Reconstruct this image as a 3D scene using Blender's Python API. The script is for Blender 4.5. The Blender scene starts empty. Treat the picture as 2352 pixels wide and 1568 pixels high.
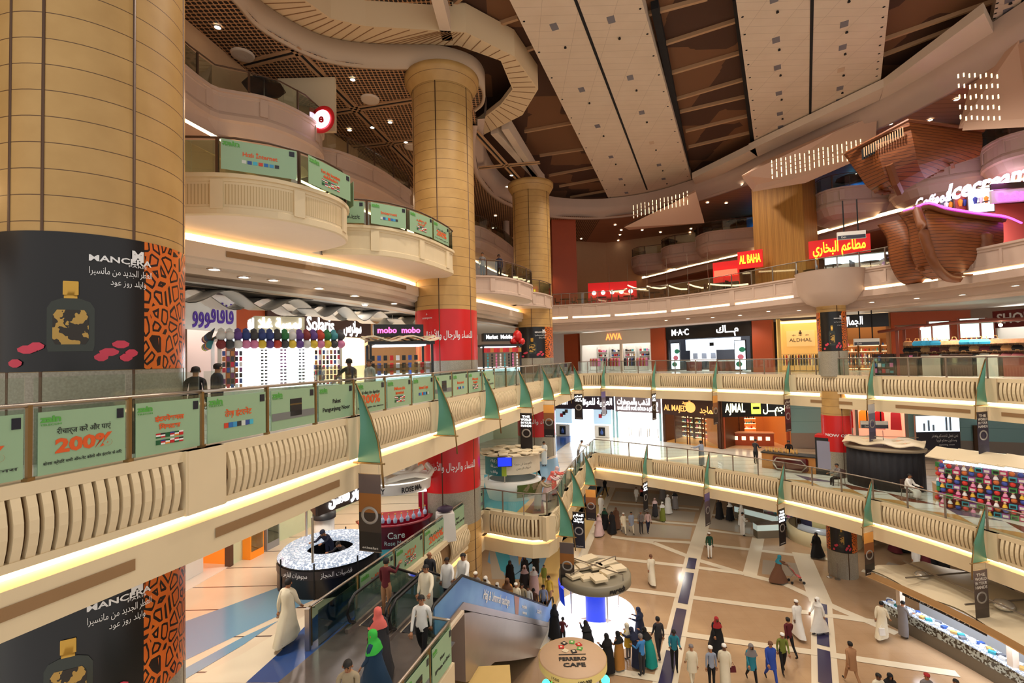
import bpy, bmesh, math, random
from mathutils import Vector, Matrix, Quaternion
S = bpy.context.scene
C = S.collection
random.seed(7)
PI = math.pi
# ---------------------------------------------------------------- camera, world, exposure
F_PX, W_PX, H_PX = 1111.0, 2352, 1568
cam_d = bpy.data.cameras.new('camera'); cam = bpy.data.objects.new('camera', cam_d); C.objects.link(cam)
cam_d.sensor_width = 36; cam_d.lens = 36*F_PX/W_PX; cam_d.clip_start = .05; cam_d.clip_end = 400
pitch = math.atan(38/F_PX); roll = 0.024
Fw = Vector((0, math.cos(pitch), math.sin(pitch)))
U0 = Vector((0, -math.sin(pitch), math.cos(pitch))); R0 = Vector((1, 0, 0))
Rv = R0*math.cos(roll)-U0*math.sin(roll); Uv = R0*math.sin(roll)+U0*math.cos(roll)
cam.matrix_world = Matrix(((Rv.x, Uv.x, -Fw.x, 0), (Rv.y, Uv.y, -Fw.y, 0), (Rv.z, Uv.z, -Fw.z, 1.6), (0, 0, 0, 1)))
S.camera = cam
w = bpy.data.worlds.new('world'); S.world = w; w.use_nodes = True
w.node_tree.nodes['Background'].inputs[0].default_value = (1.0, .94, .87, 1)
w.node_tree.nodes['Background'].inputs[1].default_value = .85
S.view_settings.view_transform = 'Standard'; S.view_settings.look = 'None'
S.view_settings.exposure = 0.0; S.view_settings.gamma = 1; S.view_settings.use_curve_mapping = False
cy = S.cycles
cy.max_bounces = 6; cy.diffuse_bounces = 3; cy.glossy_bounces = 2; cy.transmission_bounces = 3
cy.transparent_max_bounces = 12; cy.caustics_reflective = False; cy.caustics_refractive = False
cy.sample_clamp_indirect = 3; cy.sample_clamp_direct = 12; cy.use_denoising = True; cy.use_adaptive_sampling = True; cy.adaptive_threshold = .03
L0, L1, L2, L3, L4, CZ = -12.2, -6.1, 0.0, 6.4, 12.9, 15.7

def spot(x, y, z, e, col=(1, .83, .62), ang=150, r=.12, tgt=None, name='downlight_lamp'):
    l = bpy.data.lights.new(name, 'SPOT'); l.energy = e; l.color = col; l.spot_size = math.radians(ang)
    l.spot_blend = .6; l.shadow_soft_size = r
    o = bpy.data.objects.new(name, l); C.objects.link(o); o.location = (x, y, z)
    if tgt: o.rotation_euler = (Vector(tgt)-Vector((x, y, z))).to_track_quat('-Z', 'Y').to_euler()
    return o
def area(x, y, z, sx, sy, e, col=(1, .83, .62), tgt=None, name='area_lamp'):
    l = bpy.data.lights.new(name, 'AREA'); l.energy = e; l.color = col; l.shape = 'RECTANGLE'; l.size = sx; l.size_y = sy
    o = bpy.data.objects.new(name, l); C.objects.link(o); o.location = (x, y, z)
    if tgt: o.rotation_euler = (Vector(tgt)-Vector((x, y, z))).to_track_quat('-Z', 'Y').to_euler()
    return o
# atrium downlights (sit at the roof, between the white beams)
for x, y in ((-3, 14), (2, 18), (8, 16), (14, 18), (5, 27), (12, 27), (18, 24), (8, 36), (14, 35)):
    spot(x, y, 17.2, 2600, (1, .88, .74), 125, .3, name='roof_spot_lamp')
# gallery ceilings: lamps in the recessed downlights
for x, y, z, e, c in ((-7.5, 17.5, 4.0, 130, (1, .86, .72)), (-7.0, 22, 4.0, 130, (1, .9, .8)), (-5.5, 29, 4.0, 150, (1, .9, .8)), (-2.5, 36, 4.0, 150, (1, .9, .8)), (3, 46.5, 4.0, 200, (1, .9, .8)),
    (12, 44, 4.0, 200, (1, .88, .75)), (18, 38.5, 4.0, 200, (1, .88, .75)), (23.5, 33.5, 4.0, 200, (1, .85, .7)), (26, 28, 4.0, 200, (1, .85, .7)),
    (-8.0, 13.5, -2.1, 440, (1, .9, .8)), (-8.0, 19, -2.1, 440, (1, .9, .8)), (-6, 25, -2.1, 480, (1, .95, .92)), (-3, 32, -2.1, 260, (.9, .95, 1)), (1, 40, -2.1, 420, (.85, .93, 1)),
    (9, 42, -2.1, 420, (.9, .95, 1)), (14.5, 37.5, -2.1, 260, (1, .88, .75)), (19, 33.5, -2.1, 260, (1, .86, .72)), (23, 29, -2.1, 260, (1, .88, .8)), (25, 23, -2.1, 260, (1, .9, .82)),
    (-1, 31, -8.2, 260, (1, .9, .75)), (5, 42, -8.2, 320, (1, .92, .8)), (13, 39, -8.2, 320, (1, .92, .82)), (20, 33.5, -8.2, 320, (1, .92, .82)), (24, 27, -8.2, 300, (1, .92, .82)),
    (-9, 17, 10.4, 150, (1, .75, .5)), (-6, 26, 10.4, 160, (1, .75, .5)), (3, 48, 10.4, 160, (1, .75, .5)), (17, 42, 10.2, 180, (1, .72, .5)), (24, 33, 10.2, 180, (1, .7, .5)), (29, 27, 10.2, 160, (1, .6, .8))):
    spot(x, y, z, e, c, 165, .25)

# ---------------------------------------------------------------- materials
def srgb(r, g, b):
    f = lambda c: (c/255/12.92) if c/255 <= .04045 else ((c/255+.055)/1.055)**2.4
    return (f(r), f(g), f(b), 1)
MATS = {}
def mat(name, rgb, rough=.6, metal=0., emit=0., var=.0, vs=3., bump=0., spec=.5):
    if name in MATS: return MATS[name]
    m = bpy.data.materials.new(name); m.use_nodes = True; nt = m.node_tree; b = nt.nodes['Principled BSDF']
    col = srgb(*rgb); b.inputs['Base Color'].default_value = col; b.inputs['Roughness'].default_value = rough
    b.inputs['Metallic'].default_value = metal; b.inputs['Specular IOR Level'].default_value = spec
    if emit:
        b.inputs['Emission Color'].default_value = col; b.inputs['Emission Strength'].default_value = emit
    if var or bump:
        tc = nt.nodes.new('ShaderNodeTexCoord'); no = nt.nodes.new('ShaderNodeTexNoise'); no.inputs['Scale'].default_value = vs
        no.inputs['Detail'].default_value = 3
        nt.links.new(tc.outputs['Object'], no.inputs['Vector'])
        if var:
            mx = nt.nodes.new('ShaderNodeMix'); mx.data_type = 'RGBA'
            mx.inputs[6].default_value = tuple(c*(1-var) for c in col[:3])+(1,); mx.inputs[7].default_value = tuple(min(1, c*(1+var)) for c in col[:3])+(1,)
            nt.links.new(no.outputs['Fac'], mx.inputs[0]); nt.links.new(mx.outputs[2], b.inputs['Base Color'])
        if bump:
            bp = nt.nodes.new('ShaderNodeBump'); bp.inputs['Strength'].default_value = bump; bp.inputs['Distance'].default_value = .02
            nt.links.new(no.outputs['Fac'], bp.inputs['Height']); nt.links.new(bp.outputs[0], b.inputs['Normal'])
    MATS[name] = m; return m
def glass_mat(name, tint, refl=.10, opac=0., ocol=(200, 220, 210)):
    m = bpy.data.materials.new(name); m.use_nodes = True; nt = m.node_tree; nt.nodes.clear()
    out = nt.nodes.new('ShaderNodeOutputMaterial'); t = nt.nodes.new('ShaderNodeBsdfTransparent'); t.inputs[0].default_value = tint+(1,)
    g = nt.nodes.new('ShaderNodeBsdfGlossy'); g.inputs['Roughness'].default_value = .03
    lw = nt.nodes.new('ShaderNodeLayerWeight'); lw.inputs[0].default_value = .25
    ma = nt.nodes.new('ShaderNodeMath'); ma.operation = 'MULTIPLY_ADD'; ma.inputs[1].default_value = .6; ma.inputs[2].default_value = refl
    nt.links.new(lw.outputs['Fresnel'], ma.inputs[0]); mx = nt.nodes.new('ShaderNodeMixShader')
    nt.links.new(ma.outputs[0], mx.inputs[0]); nt.links.new(t.outputs[0], mx.inputs[1]); nt.links.new(g.outputs[0], mx.inputs[2])
    last = mx
    if opac:
        d = nt.nodes.new('ShaderNodeBsdfDiffuse'); d.inputs[0].default_value = srgb(*ocol); m2 = nt.nodes.new('ShaderNodeMixShader'); m2.inputs[0].default_value = opac
        nt.links.new(mx.outputs[0], m2.inputs[1]); nt.links.new(d.outputs[0], m2.inputs[2]); last = m2
    nt.links.new(last.outputs[0], out.inputs[0]); MATS[name] = m; return m
def nodes_mat(name, fn, rough=.5, metal=0., spec=.5):
    """fn(nt, texcoord_object_output) -> colour socket"""
    m = bpy.data.materials.new(name); m.use_nodes = True; nt = m.node_tree; b = nt.nodes['Principled BSDF']
    b.inputs['Roughness'].default_value = rough; b.inputs['Metallic'].default_value = metal; b.inputs['Specular IOR Level'].default_value = spec
    tc = nt.nodes.new('ShaderNodeTexCoord')
    nt.links.new(fn(nt, tc.outputs['Object']), b.inputs['Base Color']); MATS[name] = m; return m
def mth(nt, op, a, b=None, c=None):
    n = nt.nodes.new('ShaderNodeMath'); n.operation = op
    for i, v in enumerate((a, b, c)):
        if v is None: continue
        if isinstance(v, (int, float)): n.inputs[i].default_value = v
        else: nt.links.new(v, n.inputs[i])
    return n.outputs[0]
def mixc(nt, fac, a, b):
    n = nt.nodes.new('ShaderNodeMix'); n.data_type = 'RGBA'
    if isinstance(fac, (int, float)): n.inputs[0].default_value = fac
    else: nt.links.new(fac, n.inputs[0])
    for i, v in ((6, a), (7, b)):
        if isinstance(v, tuple): n.inputs[i].default_value = v
        else: nt.links.new(v, n.inputs[i])
    return n.outputs[2]
def noise(nt, vec, sc, det=3):
    n = nt.nodes.new('ShaderNodeTexNoise'); n.inputs['Scale'].default_value = sc; n.inputs['Detail'].default_value = det
    nt.links.new(vec, n.inputs['Vector']); return n.outputs['Fac']
def sep(nt, vec):
    n = nt.nodes.new('ShaderNodeSeparateXYZ'); nt.links.new(vec, n.inputs[0]); return n.outputs
def scl(nt, vec, s):
    n = nt.nodes.new('ShaderNodeMapping'); n.inputs['Scale'].default_value = s; nt.links.new(vec, n.inputs['Vector']); return n.outputs[0]
def stone(nt, v):
    x = sep(nt, v); fr = mth(nt, 'FRACT', mth(nt, 'MULTIPLY', x[2], 1/.46)); line = mth(nt, 'LESS_THAN', fr, .035)
    c = mixc(nt, noise(nt, v, 1.6, 5), srgb(172, 132, 72), srgb(206, 166, 104))
    return mixc(nt, line, c, srgb(96, 66, 34))
nodes_mat('column_stone', stone, .45)
def brick(nt, v):
    b = nt.nodes.new('ShaderNodeTexBrick'); nt.links.new(scl(nt, v, (1, 1, 1)), b.inputs['Vector'])
    b.inputs['Color1'].default_value = srgb(186, 132, 58); b.inputs['Color2'].default_value = srgb(170, 116, 48); b.inputs['Mortar'].default_value = srgb(120, 78, 32)
    b.inputs['Scale'].default_value = 5; b.inputs['Mortar Size'].default_value = .02; return b.outputs[0]
nodes_mat('gold_mosaic', brick, .5)
def mesh_ceiling(nt, v):
    x = sep(nt, v); k = 1/.21
    a = mth(nt, 'SINE', mth(nt, 'MULTIPLY', x[0], k*PI)); b = mth(nt, 'SINE', mth(nt, 'MULTIPLY', x[1], k*PI))
    hole = mth(nt, 'GREATER_THAN', mth(nt, 'ABSOLUTE', mth(nt, 'MULTIPLY', a, b)), .32)
    return mixc(nt, hole, srgb(196, 150, 108), srgb(34, 20, 14))
nodes_mat('mesh_ceiling', mesh_ceiling, .7)
def slat_ceiling(nt, v):
    x = sep(nt, v); fr = mth(nt, 'FRACT', mth(nt, 'MULTIPLY', x[1], 1/.5)); line = mth(nt, 'LESS_THAN', fr, .10)
    return mixc(nt, line, srgb(176, 124, 92), srgb(132, 88, 62))
nodes_mat('slat_ceiling', slat_ceiling, .6)
def beam_panel(nt, v):
    x = sep(nt, v); f1 = mth(nt, 'LESS_THAN', mth(nt, 'FRACT', mth(nt, 'MULTIPLY', x[1], 1/.55)), .035)
    f2 = mth(nt, 'LESS_THAN', mth(nt, 'FRACT', mth(nt, 'MULTIPLY', x[0], 1/1.7)), .012)
    c = mixc(nt, noise(nt, v, .8, 4), srgb(214, 192, 166), srgb(232, 212, 188))
    return mixc(nt, mth(nt, 'MULTIPLY', mth(nt, 'MAXIMUM', f1, f2), .35), c, srgb(120, 84, 60))
nodes_mat('beam_panel', beam_panel, .6)
def brown_panel(nt, v):
    k = nt.nodes.new('ShaderNodeTexVoronoi'); k.distance = 'CHEBYCHEV'; k.inputs['Scale'].default_value = .45; k.inputs['Randomness'].default_value = .35
    nt.links.new(v, k.inputs['Vector']); r = sep(nt, k.outputs['Color'])
    c = mixc(nt, mth(nt, 'GREATER_THAN', r[0], .5), srgb(118, 78, 48), srgb(74, 44, 26))
    return c
nodes_mat('brown_panel', brown_panel, .8)
def granite(nt, v):
    return mixc(nt, noise(nt, v, 26, 5), srgb(112, 106, 92), srgb(184, 176, 158))
nodes_mat('granite', granite, .3)
def leopard(nt, v):
    n = nt.nodes.new('ShaderNodeTexVoronoi'); n.feature = 'DISTANCE_TO_EDGE'; n.inputs['Scale'].default_value = 3.2
    nt.links.new(scl(nt, v, (1.4, 1.4, 1.0)), n.inputs['Vector'])
    d = n.outputs['Distance']; edge = mth(nt, 'GREATER_THAN', d, .11); core = mth(nt, 'LESS_THAN', d, .24)
    spot_ = mth(nt, 'MULTIPLY', edge, core)
    base = mixc(nt, noise(nt, v, 2.5, 3), srgb(196, 84, 24), srgb(240, 128, 40))
    return mixc(nt, spot_, base, srgb(28, 14, 12))
nodes_mat('leopard_print', leopard, .35)
def l0floor(nt, v):
    x = sep(nt, v)
    g = mth(nt, 'MAXIMUM', mth(nt, 'LESS_THAN', mth(nt, 'FRACT', mth(nt, 'MULTIPLY', x[0], 1/.8)), .01), mth(nt, 'LESS_THAN', mth(nt, 'FRACT', mth(nt, 'MULTIPLY', x[1], 1/.8)), .01))
    c = mixc(nt, noise(nt, v, 1.2, 4), srgb(176, 142, 108), srgb(194, 162, 128))
    return mixc(nt, mth(nt, 'MULTIPLY', g, .4), c, srgb(140, 108, 80))
nodes_mat('taupe_marble', l0floor, .13)
def creamfloor(nt, v):
    x = sep(nt, v); g = mth(nt, 'LESS_THAN', mth(nt, 'FRACT', mth(nt, 'MULTIPLY', x[1], 1/1.55)), .035)
    return mixc(nt, g, mixc(nt, noise(nt, v, 1.2, 4), srgb(226, 206, 178), srgb(240, 224, 200)), srgb(84, 60, 58))
nodes_mat('cream_marble_lines', creamfloor, .15)
def whitefloor(nt, v):
    x = sep(nt, v); g = mth(nt, 'LESS_THAN', mth(nt, 'FRACT', mth(nt, 'MULTIPLY', mth(nt, 'ADD', x[1], mth(nt, 'MULTIPLY', x[0], .15)), 1/1.2)), .04)
    return mixc(nt, g, mixc(nt, noise(nt, v, 1.2, 4), srgb(226, 222, 212), srgb(240, 238, 230)), srgb(172, 152, 132))
nodes_mat('white_marble_lines', whitefloor, .15)
def wood(nt, v):
    x = sep(nt, v); fr = mth(nt, 'FRACT', mth(nt, 'MULTIPLY', x[2], 1/.16)); line = mth(nt, 'LESS_THAN', fr, .13)
    c = mixc(nt, noise(nt, scl(nt, v, (1, 1, 9)), 1.8, 5), srgb(98, 48, 20), srgb(164, 92, 42))
    return mixc(nt, line, c, srgb(38, 16, 8))
nodes_mat('ship_planks', wood, .5)
def ribs(nt, v):
    x = sep(nt, v); fr = mth(nt, 'FRACT', mth(nt, 'MULTIPLY', mth(nt, 'ADD', x[0], x[1]), 1/.09)); line = mth(nt, 'LESS_THAN', fr, .35)
    return mixc(nt, line, srgb(222, 200, 158), srgb(196, 170, 126))
nodes_mat('ribbed_plaster', ribs, .7)

cream = mat('cream_plaster', (228, 208, 170), .65, var=.05, vs=1.2)
pale = mat('pale_plaster', (230, 210, 188), .65, var=.05, vs=1.2)
pinkp = mat('pink_plaster', (204, 178, 160), .65, var=.05, vs=1.2)
shade_and_grille = mat('shaded_recess_grille', (150, 116, 78), .8, var=.05)  # slot shadow behind the slats painted in as brown; air grilles share it
white = mat('white_paint', (236, 232, 224), .5, var=.03)
cove = mat('cove_light', (255, 222, 168), .5, emit=6)
cove2 = mat('cove_light_white', (255, 232, 190), .5, emit=7)
steel = mat('brushed_steel', (190, 180, 168), .3, .9)
steel2 = mat('dull_steel', (150, 140, 128), .4, .7)
bronze = mat('bronze_rail', (150, 122, 78), .35, .8)
brownm = mat('brown_metal', (96, 70, 52), .5, .3)
black = mat('black_gloss', (18, 17, 20), .3)
dblack = mat('black_matte', (16, 15, 17), .8)
glass = glass_mat('clear_glass', (.90, .96, .93), .07)
glassg = glass_mat('green_glass', (.72, .86, .80), .10)
redc = mat('red_vinyl', (206, 32, 34), .3, var=.05)
redpanel = mat('terracotta_panel', (178, 76, 36), .45, var=.08, vs=1)
orangep = mat('orange_paint', (244, 140, 30), .5, emit=.25)
tealw = mat('teal_cladding', (140, 190, 196), .3, var=.04)
greeng = mat('mint_wall', (214, 226, 190), .25, var=.03)
film = mat('mint_film', (152, 184, 148), .25, var=.03)
sailm = mat('sail_green', (92, 154, 132), .35, var=.06, vs=2)
whitee = mat('white_lightbox', (255, 252, 246), .5, emit=2.4)
whites = mat('white_letters', (255, 255, 255), .5, emit=3.0)
warme = mat('warm_lightbox', (255, 226, 180), .5, emit=1.8)
coole = mat('cool_lightbox', (226, 240, 255), .5, emit=2.4)
dot = mat('downlight_glow', (255, 240, 214), .5, emit=14)
bluef = mat('blue_tile', (46, 78, 140), .15); lbluef = mat('pale_blue_tile', (118, 160, 190), .15); tealf = mat('teal_tile', (66, 158, 176), .15)
whitef = mat('ivory_strip', (236, 222, 196), .15); navyf = mat('navy_tile', (58, 54, 88), .2); greyf = mat('grey_tile', (178, 164, 146), .15)
yellowf = mat('sand_tile', (226, 190, 122), .18); brownf = mat('brown_tile', (120, 66, 48), .2); orangef = mat('amber_tile', (206, 158, 96), .2); purpf = mat('mauve_tile', (110, 96, 118), .2)
magen = mat('magenta_neon', (214, 60, 240), .5, emit=7); neonw = mat('lilac_neon', (250, 226, 255), .5, emit=4)
# ---------------------------------------------------------------- mesh builder
class MB:
    def __init__(s): s.v = []; s.f = []; s.m = []
    def add(s, vs, fs, m=0):
        n = len(s.v); s.v += [tuple(v) for v in vs]; s.f += [tuple(i+n for i in f) for f in fs]; s.m += [m]*len(fs); return s
    def box(s, x0, x1, y0, y1, z0, z1, m=0):
        return s.add([(x, y, z) for x in (x0, x1) for y in (y0, y1) for z in (z0, z1)], [(0, 1, 3, 2), (4, 6, 7, 5), (0, 4, 5, 1), (2, 3, 7, 6), (0, 2, 6, 4), (1, 5, 7, 3)], m)
    def obox(s, c, dx, dy, dz, ang, m=0, zc=False):
        """box of size dx,dy,dz at c (bottom centre) turned by ang"""
        ca, sa = math.cos(ang), math.sin(ang); z0 = c[2]-(dz/2 if zc else 0)
        vs = [(c[0]+x*ca-y*sa, c[1]+x*sa+y*ca, z0+z) for x in (-dx/2, dx/2) for y in (-dy/2, dy/2) for z in (0, dz)]
        return s.add(vs, [(0, 1, 3, 2), (4, 6, 7, 5), (0, 4, 5, 1), (2, 3, 7, 6), (0, 2, 6, 4), (1, 5, 7, 3)], m)
    def prism(s, pts, z0, z1, m=0, cap=True, mt=None):
        n = len(pts); vs = [(p[0], p[1], z0) for p in pts]+[(p[0], p[1], z1) for p in pts]
        s.add(vs, [(i, (i+1) % n, n+(i+1) % n, n+i) for i in range(n)], m)
        if cap: s.add(vs, [tuple(range(n-1, -1, -1)), tuple(range(n, 2*n))], m if mt is None else mt)
        return s
    def face(s, pts, m=0): return s.add(pts, [tuple(range(len(pts)))], m)
    def tube(s, pts, r, n=8, m=0, cap=True):
        pts = [Vector(p) for p in pts]; rs = r if isinstance(r, (list, tuple)) else [r]*len(pts); rings = []
        up = Vector((0, 0, 1))
        for i, p in enumerate(pts):
            d = (pts[min(i+1, len(pts)-1)]-pts[max(i-1, 0)]).normalized()
            a = d.cross(up if abs(d.z) < .95 else Vector((0, 1, 0))).normalized(); b = d.cross(a)
            rings.append([p+a*math.cos(2*PI*k/n)*rs[i]+b*math.sin(2*PI*k/n)*rs[i] for k in range(n)])
        return s.loft(rings, m, cap)
    def loft(s, rings, m=0, cap=True, close=True):
        n = len(rings[0]); vs = [v for r in rings for v in r]; fs = []
        for i in range(len(rings)-1):
            for k in range(n if close else n-1): fs.append((i*n+k, i*n+(k+1) % n, (i+1)*n+(k+1) % n, (i+1)*n+k))
        if cap: fs += [tuple(range(n-1, -1, -1)), tuple((len(rings)-1)*n+k for k in range(n))]
        return s.add(vs, fs, m)
    def lathe(s, c, prof, n=24, m=0, cap=False, a0=0, a1=2*PI, sx=1, sy=1, rot=0):
        full = abs(a1-a0-2*PI) < 1e-6; k = n if full else n+1; rings = []
        for r, z in prof:
            ring = []
            for i in range(k):
                a = a0+(a1-a0)*i/n; x, y = r*math.cos(a)*sx, r*math.sin(a)*sy
                ring.append((c[0]+x*math.cos(rot)-y*math.sin(rot), c[1]+x*math.sin(rot)+y*math.cos(rot), c[2]+z))
            rings.append(ring)
        return s.loft(rings, m, cap, full)
    def sphere(s, c, r, n=10, m=0, sz=1., sy=1.):
        k = max(4, n//2); pr = [(max(.001, math.sin(PI*i/k)), -math.cos(PI*i/k)) for i in range(k+1)]
        return s.loft([[(c[0]+p*r*math.cos(2*PI*j/n), c[1]+p*r*sy*math.sin(2*PI*j/n), c[2]+q*r*sz) for j in range(n)] for p, q in pr], m, True)
    def build(s, name, mats, parent=None, smooth=False, loc=None):
        me = bpy.data.meshes.new(name); me.from_pydata(s.v, [], s.f)
        for m_ in (mats if isinstance(mats, (list, tuple)) else [mats]): me.materials.append(m_)
        me.polygons.foreach_set('material_index', s.m)
        if smooth: me.polygons.foreach_set('use_smooth', [True]*len(s.f))
        me.update(); o = bpy.data.objects.new(name, me); C.objects.link(o)
        if parent: o.parent = parent
        if loc: o.location = loc
        return o
TR = [0]
def struct(o, name=None):
    o['kind'] = 'structure'
    return o
def trim(mb, mats, smooth=False):
    TR[0] += 1; return struct(mb.build('trim_%d' % TR[0], mats, None, smooth))
def tag(o, label, cat, group=None):
    o['label'] = label; o['category'] = cat
    if group: o['group'] = group
    return o
def thing(name, label, cat, loc=(0, 0, 0), rz=0, group=None):
    o = bpy.data.objects.new(name, None); C.objects.link(o); o.location = loc; o.rotation_euler = (0, 0, rz); o.empty_display_size = .1
    return tag(o, label, cat, group)
def kids(o): return [c for c in C.objects if c.parent == o]
def dup(root, loc, rz=0, label=None, group=None, sc=None, mats=None):
    ch = [c for c in root.children]
    r = root.copy(); C.objects.link(r); r.location = loc; r.rotation_euler = (0, 0, rz)
    if label: r['label'] = label
    if group: r['group'] = group
    if sc: r.scale = (sc, sc, sc)
    for c in ch:
        k = c.copy(); C.objects.link(k); k.parent = r
        for g in c.children:
            d = g.copy(); C.objects.link(d); d.parent = k
    return r
def catmull(P, k=4, closed=False):
    out = []; n = len(P)
    for i in range(n-1):
        p0 = P[max(i-1, 0)]; p1 = P[i]; p2 = P[i+1]; p3 = P[min(i+2, n-1)]
        for j in range(k):
            t = j/k; out.append(tuple(.5*((2*p1[a])+(-p0[a]+p2[a])*t+(2*p0[a]-5*p1[a]+4*p2[a]-p3[a])*t*t+(-p0[a]+3*p1[a]-3*p2[a]+p3[a])*t**3) for a in (0, 1)))
    out.append(tuple(P[-1][:2])); return out
def normals(path, side):
    ns = []
    for i in range(len(path)):
        a = Vector(path[max(i-1, 0)]); b = Vector(path[min(i+1, len(path)-1)]); d = (b-a).normalized()
        ns.append(Vector((d.y, -d.x))*side)
    return ns
def sweep(mb, path, prof, side, z, m=None):
    """prof: list of (o,z[,mat]) ; o along the outward normal"""
    ns = normals(path, side); n = len(prof); vs = []
    for p, q in zip(path, ns):
        for pr in prof: vs.append((p[0]+q.x*pr[0], p[1]+q.y*pr[0], z+pr[1]))
    for j in range(n-1):
        fs = [(i*n+j, i*n+j+1, (i+1)*n+j+1, (i+1)*n+j) for i in range(len(path)-1)]
        mb.add([], [], 0)
        k = len(mb.v) if j == 0 else k0
        if j == 0: k0 = k; mb.v += vs
        mb.f += [tuple(a+k0 for a in f) for f in fs]; mb.m += [prof[j][2] if len(prof[j]) > 2 else 0]*len(fs)
    return mb
# ---------------------------------------------------------------- text
AR = {'ا': (0xFE8D, 2), 'ب': (0xFE8F, 4), 'ة': (0xFE93, 2), 'ت': (0xFE95, 4), 'ث': (0xFE99, 4), 'ج': (0xFE9D, 4), 'ح': (0xFEA1, 4), 'خ': (0xFEA5, 4), 'د': (0xFEA9, 2), 'ذ': (0xFEAB, 2), 'ر': (0xFEAD, 2), 'ز': (0xFEAF, 2), 'س': (0xFEB1, 4), 'ش': (0xFEB5, 4), 'ص': (0xFEB9, 4), 'ض': (0xFEBD, 4), 'ط': (0xFEC1, 4), 'ظ': (0xFEC5, 4), 'ع': (0xFEC9, 4), 'غ': (0xFECD, 4), 'ف': (0xFED1, 4), 'ق': (0xFED5, 4), 'ك': (0xFED9, 4), 'ل': (0xFEDD, 4), 'م': (0xFEE1, 4), 'ن': (0xFEE5, 4), 'ه': (0xFEE9, 4), 'و': (0xFEED, 2), 'ى': (0xFEEF, 2), 'ي': (0xFEF1, 4), 'أ': (0xFE83, 2), 'ء': (0xFE80, 1), 'ئ': (0xFE89, 4), 'ڤ': (0xFB6A, 4), 'L': (0xFEFB, 2), 'M': (0xFEF7, 2)}
def arab(t):
    t = t.replace('لا', 'L').replace('لأ', 'M'); out = ''
    for i, ch in enumerate(t):
        if ch not in AR: out += ch; continue
        b, n = AR[ch]; prev = i > 0 and t[i-1] in AR and AR[t[i-1]][1] == 4; nxt = n == 4 and i+1 < len(t) and t[i+1] in AR and t[i+1] != 'ء'
        if n == 1: prev = False
        k = (3 if nxt else 1) if prev else (2 if nxt else 0)
        out += chr(b+k)
    return out[::-1]
def text(body, size, m, parent=None, name='lettering', at_=(0, 0, 0), X=(1, 0, 0), Z=(0, 0, 1), depth=.004, fit=None, bold=0., shear=0., align='CENTER', arabic=False):
    """flat lettering: X = reading direction, Z = up direction"""
    cu = bpy.data.curves.new(name, 'FONT'); cu.body = arab(body) if arabic else body; cu.size = size; cu.align_x = align; cu.align_y = 'CENTER'
    cu.extrude = depth; cu.offset = bold; cu.shear = shear; cu.resolution_u = 2
    o = bpy.data.objects.new(name, cu); C.objects.link(o)
    dg = bpy.context.evaluated_depsgraph_get(); me = bpy.data.meshes.new_from_object(o.evaluated_get(dg))
    bpy.data.objects.remove(o); bpy.data.curves.remove(cu)
    if fit and len(me.vertices):
        xs = [v.co.x for v in me.vertices]; k = fit/max(.01, max(xs)-min(xs))
        for v in me.vertices: v.co.x *= k
    X = Vector(X).normalized(); Z = Vector(Z).normalized(); Y = X.cross(Z)*-1
    N = X.cross(Z)
    M = Matrix(((X.x, Z.x, N.x, at_[0]), (X.y, Z.y, N.y, at_[1]), (X.z, Z.z, N.z, at_[2]), (0, 0, 0, 1)))
    me.transform(M); me.materials.clear(); me.materials.append(m); me.name = name
    o = bpy.data.objects.new(name, me); C.objects.link(o)
    if parent: o.parent = parent
    return o
def join_into(mb, o, m=0):
    me = o.data; mb.add([v.co[:] for v in me.vertices], [tuple(p.vertices) for p in me.polygons], m); bpy.data.objects.remove(o); return mb

# ================================================================ the setting: edges of the galleries
E2L = [(-7.55, 4.3), (-5.85, 9.1), (-4.5, 13.6), (-3.0, 18.1), (-1.5, 22.7), (.2, 27.4), (1.8, 31.8), (3.4, 36.2), (4.9, 40.4), (5.9, 43.4)]
E2R = [(5.9, 43.4), (8.2, 42.75), (11.6, 39.3), (15.2, 36.0), (18.3, 32.0), (20.8, 27.9), (22.9, 23.4), (23.6, 18.6), (23, 14)]
E1L = [(-1.65, 24.9), (1.5, 23.7), (2.9, 28.2), (4.4, 33), (5.7, 37), (6.3, 38.6)]
E1R = [(6.3, 38.6), (9.75, 35.8), (13.0, 32.6), (16.0, 29.0), (18.2, 24.9), (19.6, 20.4), (20.2, 15.5), (19.6, 11)]
E3R = [(3.2, 45.6), (5.5, 45.1), (9.2, 43.9), (13.4, 41.0), (16.7, 36.4), (19.0, 32.0), (21.2, 29.2), (22.8, 25.4), (23.5, 21.5), (23.6, 17), (23, 12)]
W2L = [(-12.4, 6), (-11.8, 12), (-11.5, 17), (-11.2, 19.4), (-10.7, 21.0), (-8.4, 28.3), (-6.7, 33.6), (-6.3, 40), (-4, 47), (3, 53)]
W2R = [(3, 57), (7.5, 54.1), (14.7, 46.3), (19.6, 39.4), (20.9, 38.1), (26.5, 34.6), (31.5, 33.3), (35, 28), (38, 18)]
W1L = [(-12.8, 7), (-12.0, 13), (-11.55, 15.5), (-11.0, 18.9), (-10.6, 20.4), (-9.8, 22.5), (-8.8, 27), (-7.5, 33), (-5.5, 40), (-2, 46.5), (4, 48)]
W1R = [(4, 48), (9.9, 46), (13.3, 43.2), (17, 39.6), (22, 38.8), (25, 37.6), (28, 34.6), (34, 34), (38, 30), (40, 18)]
N = lambda a, b, t: (a[0]+(b[0]-a[0])*t, a[1]+(b[1]-a[1])*t)
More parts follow.
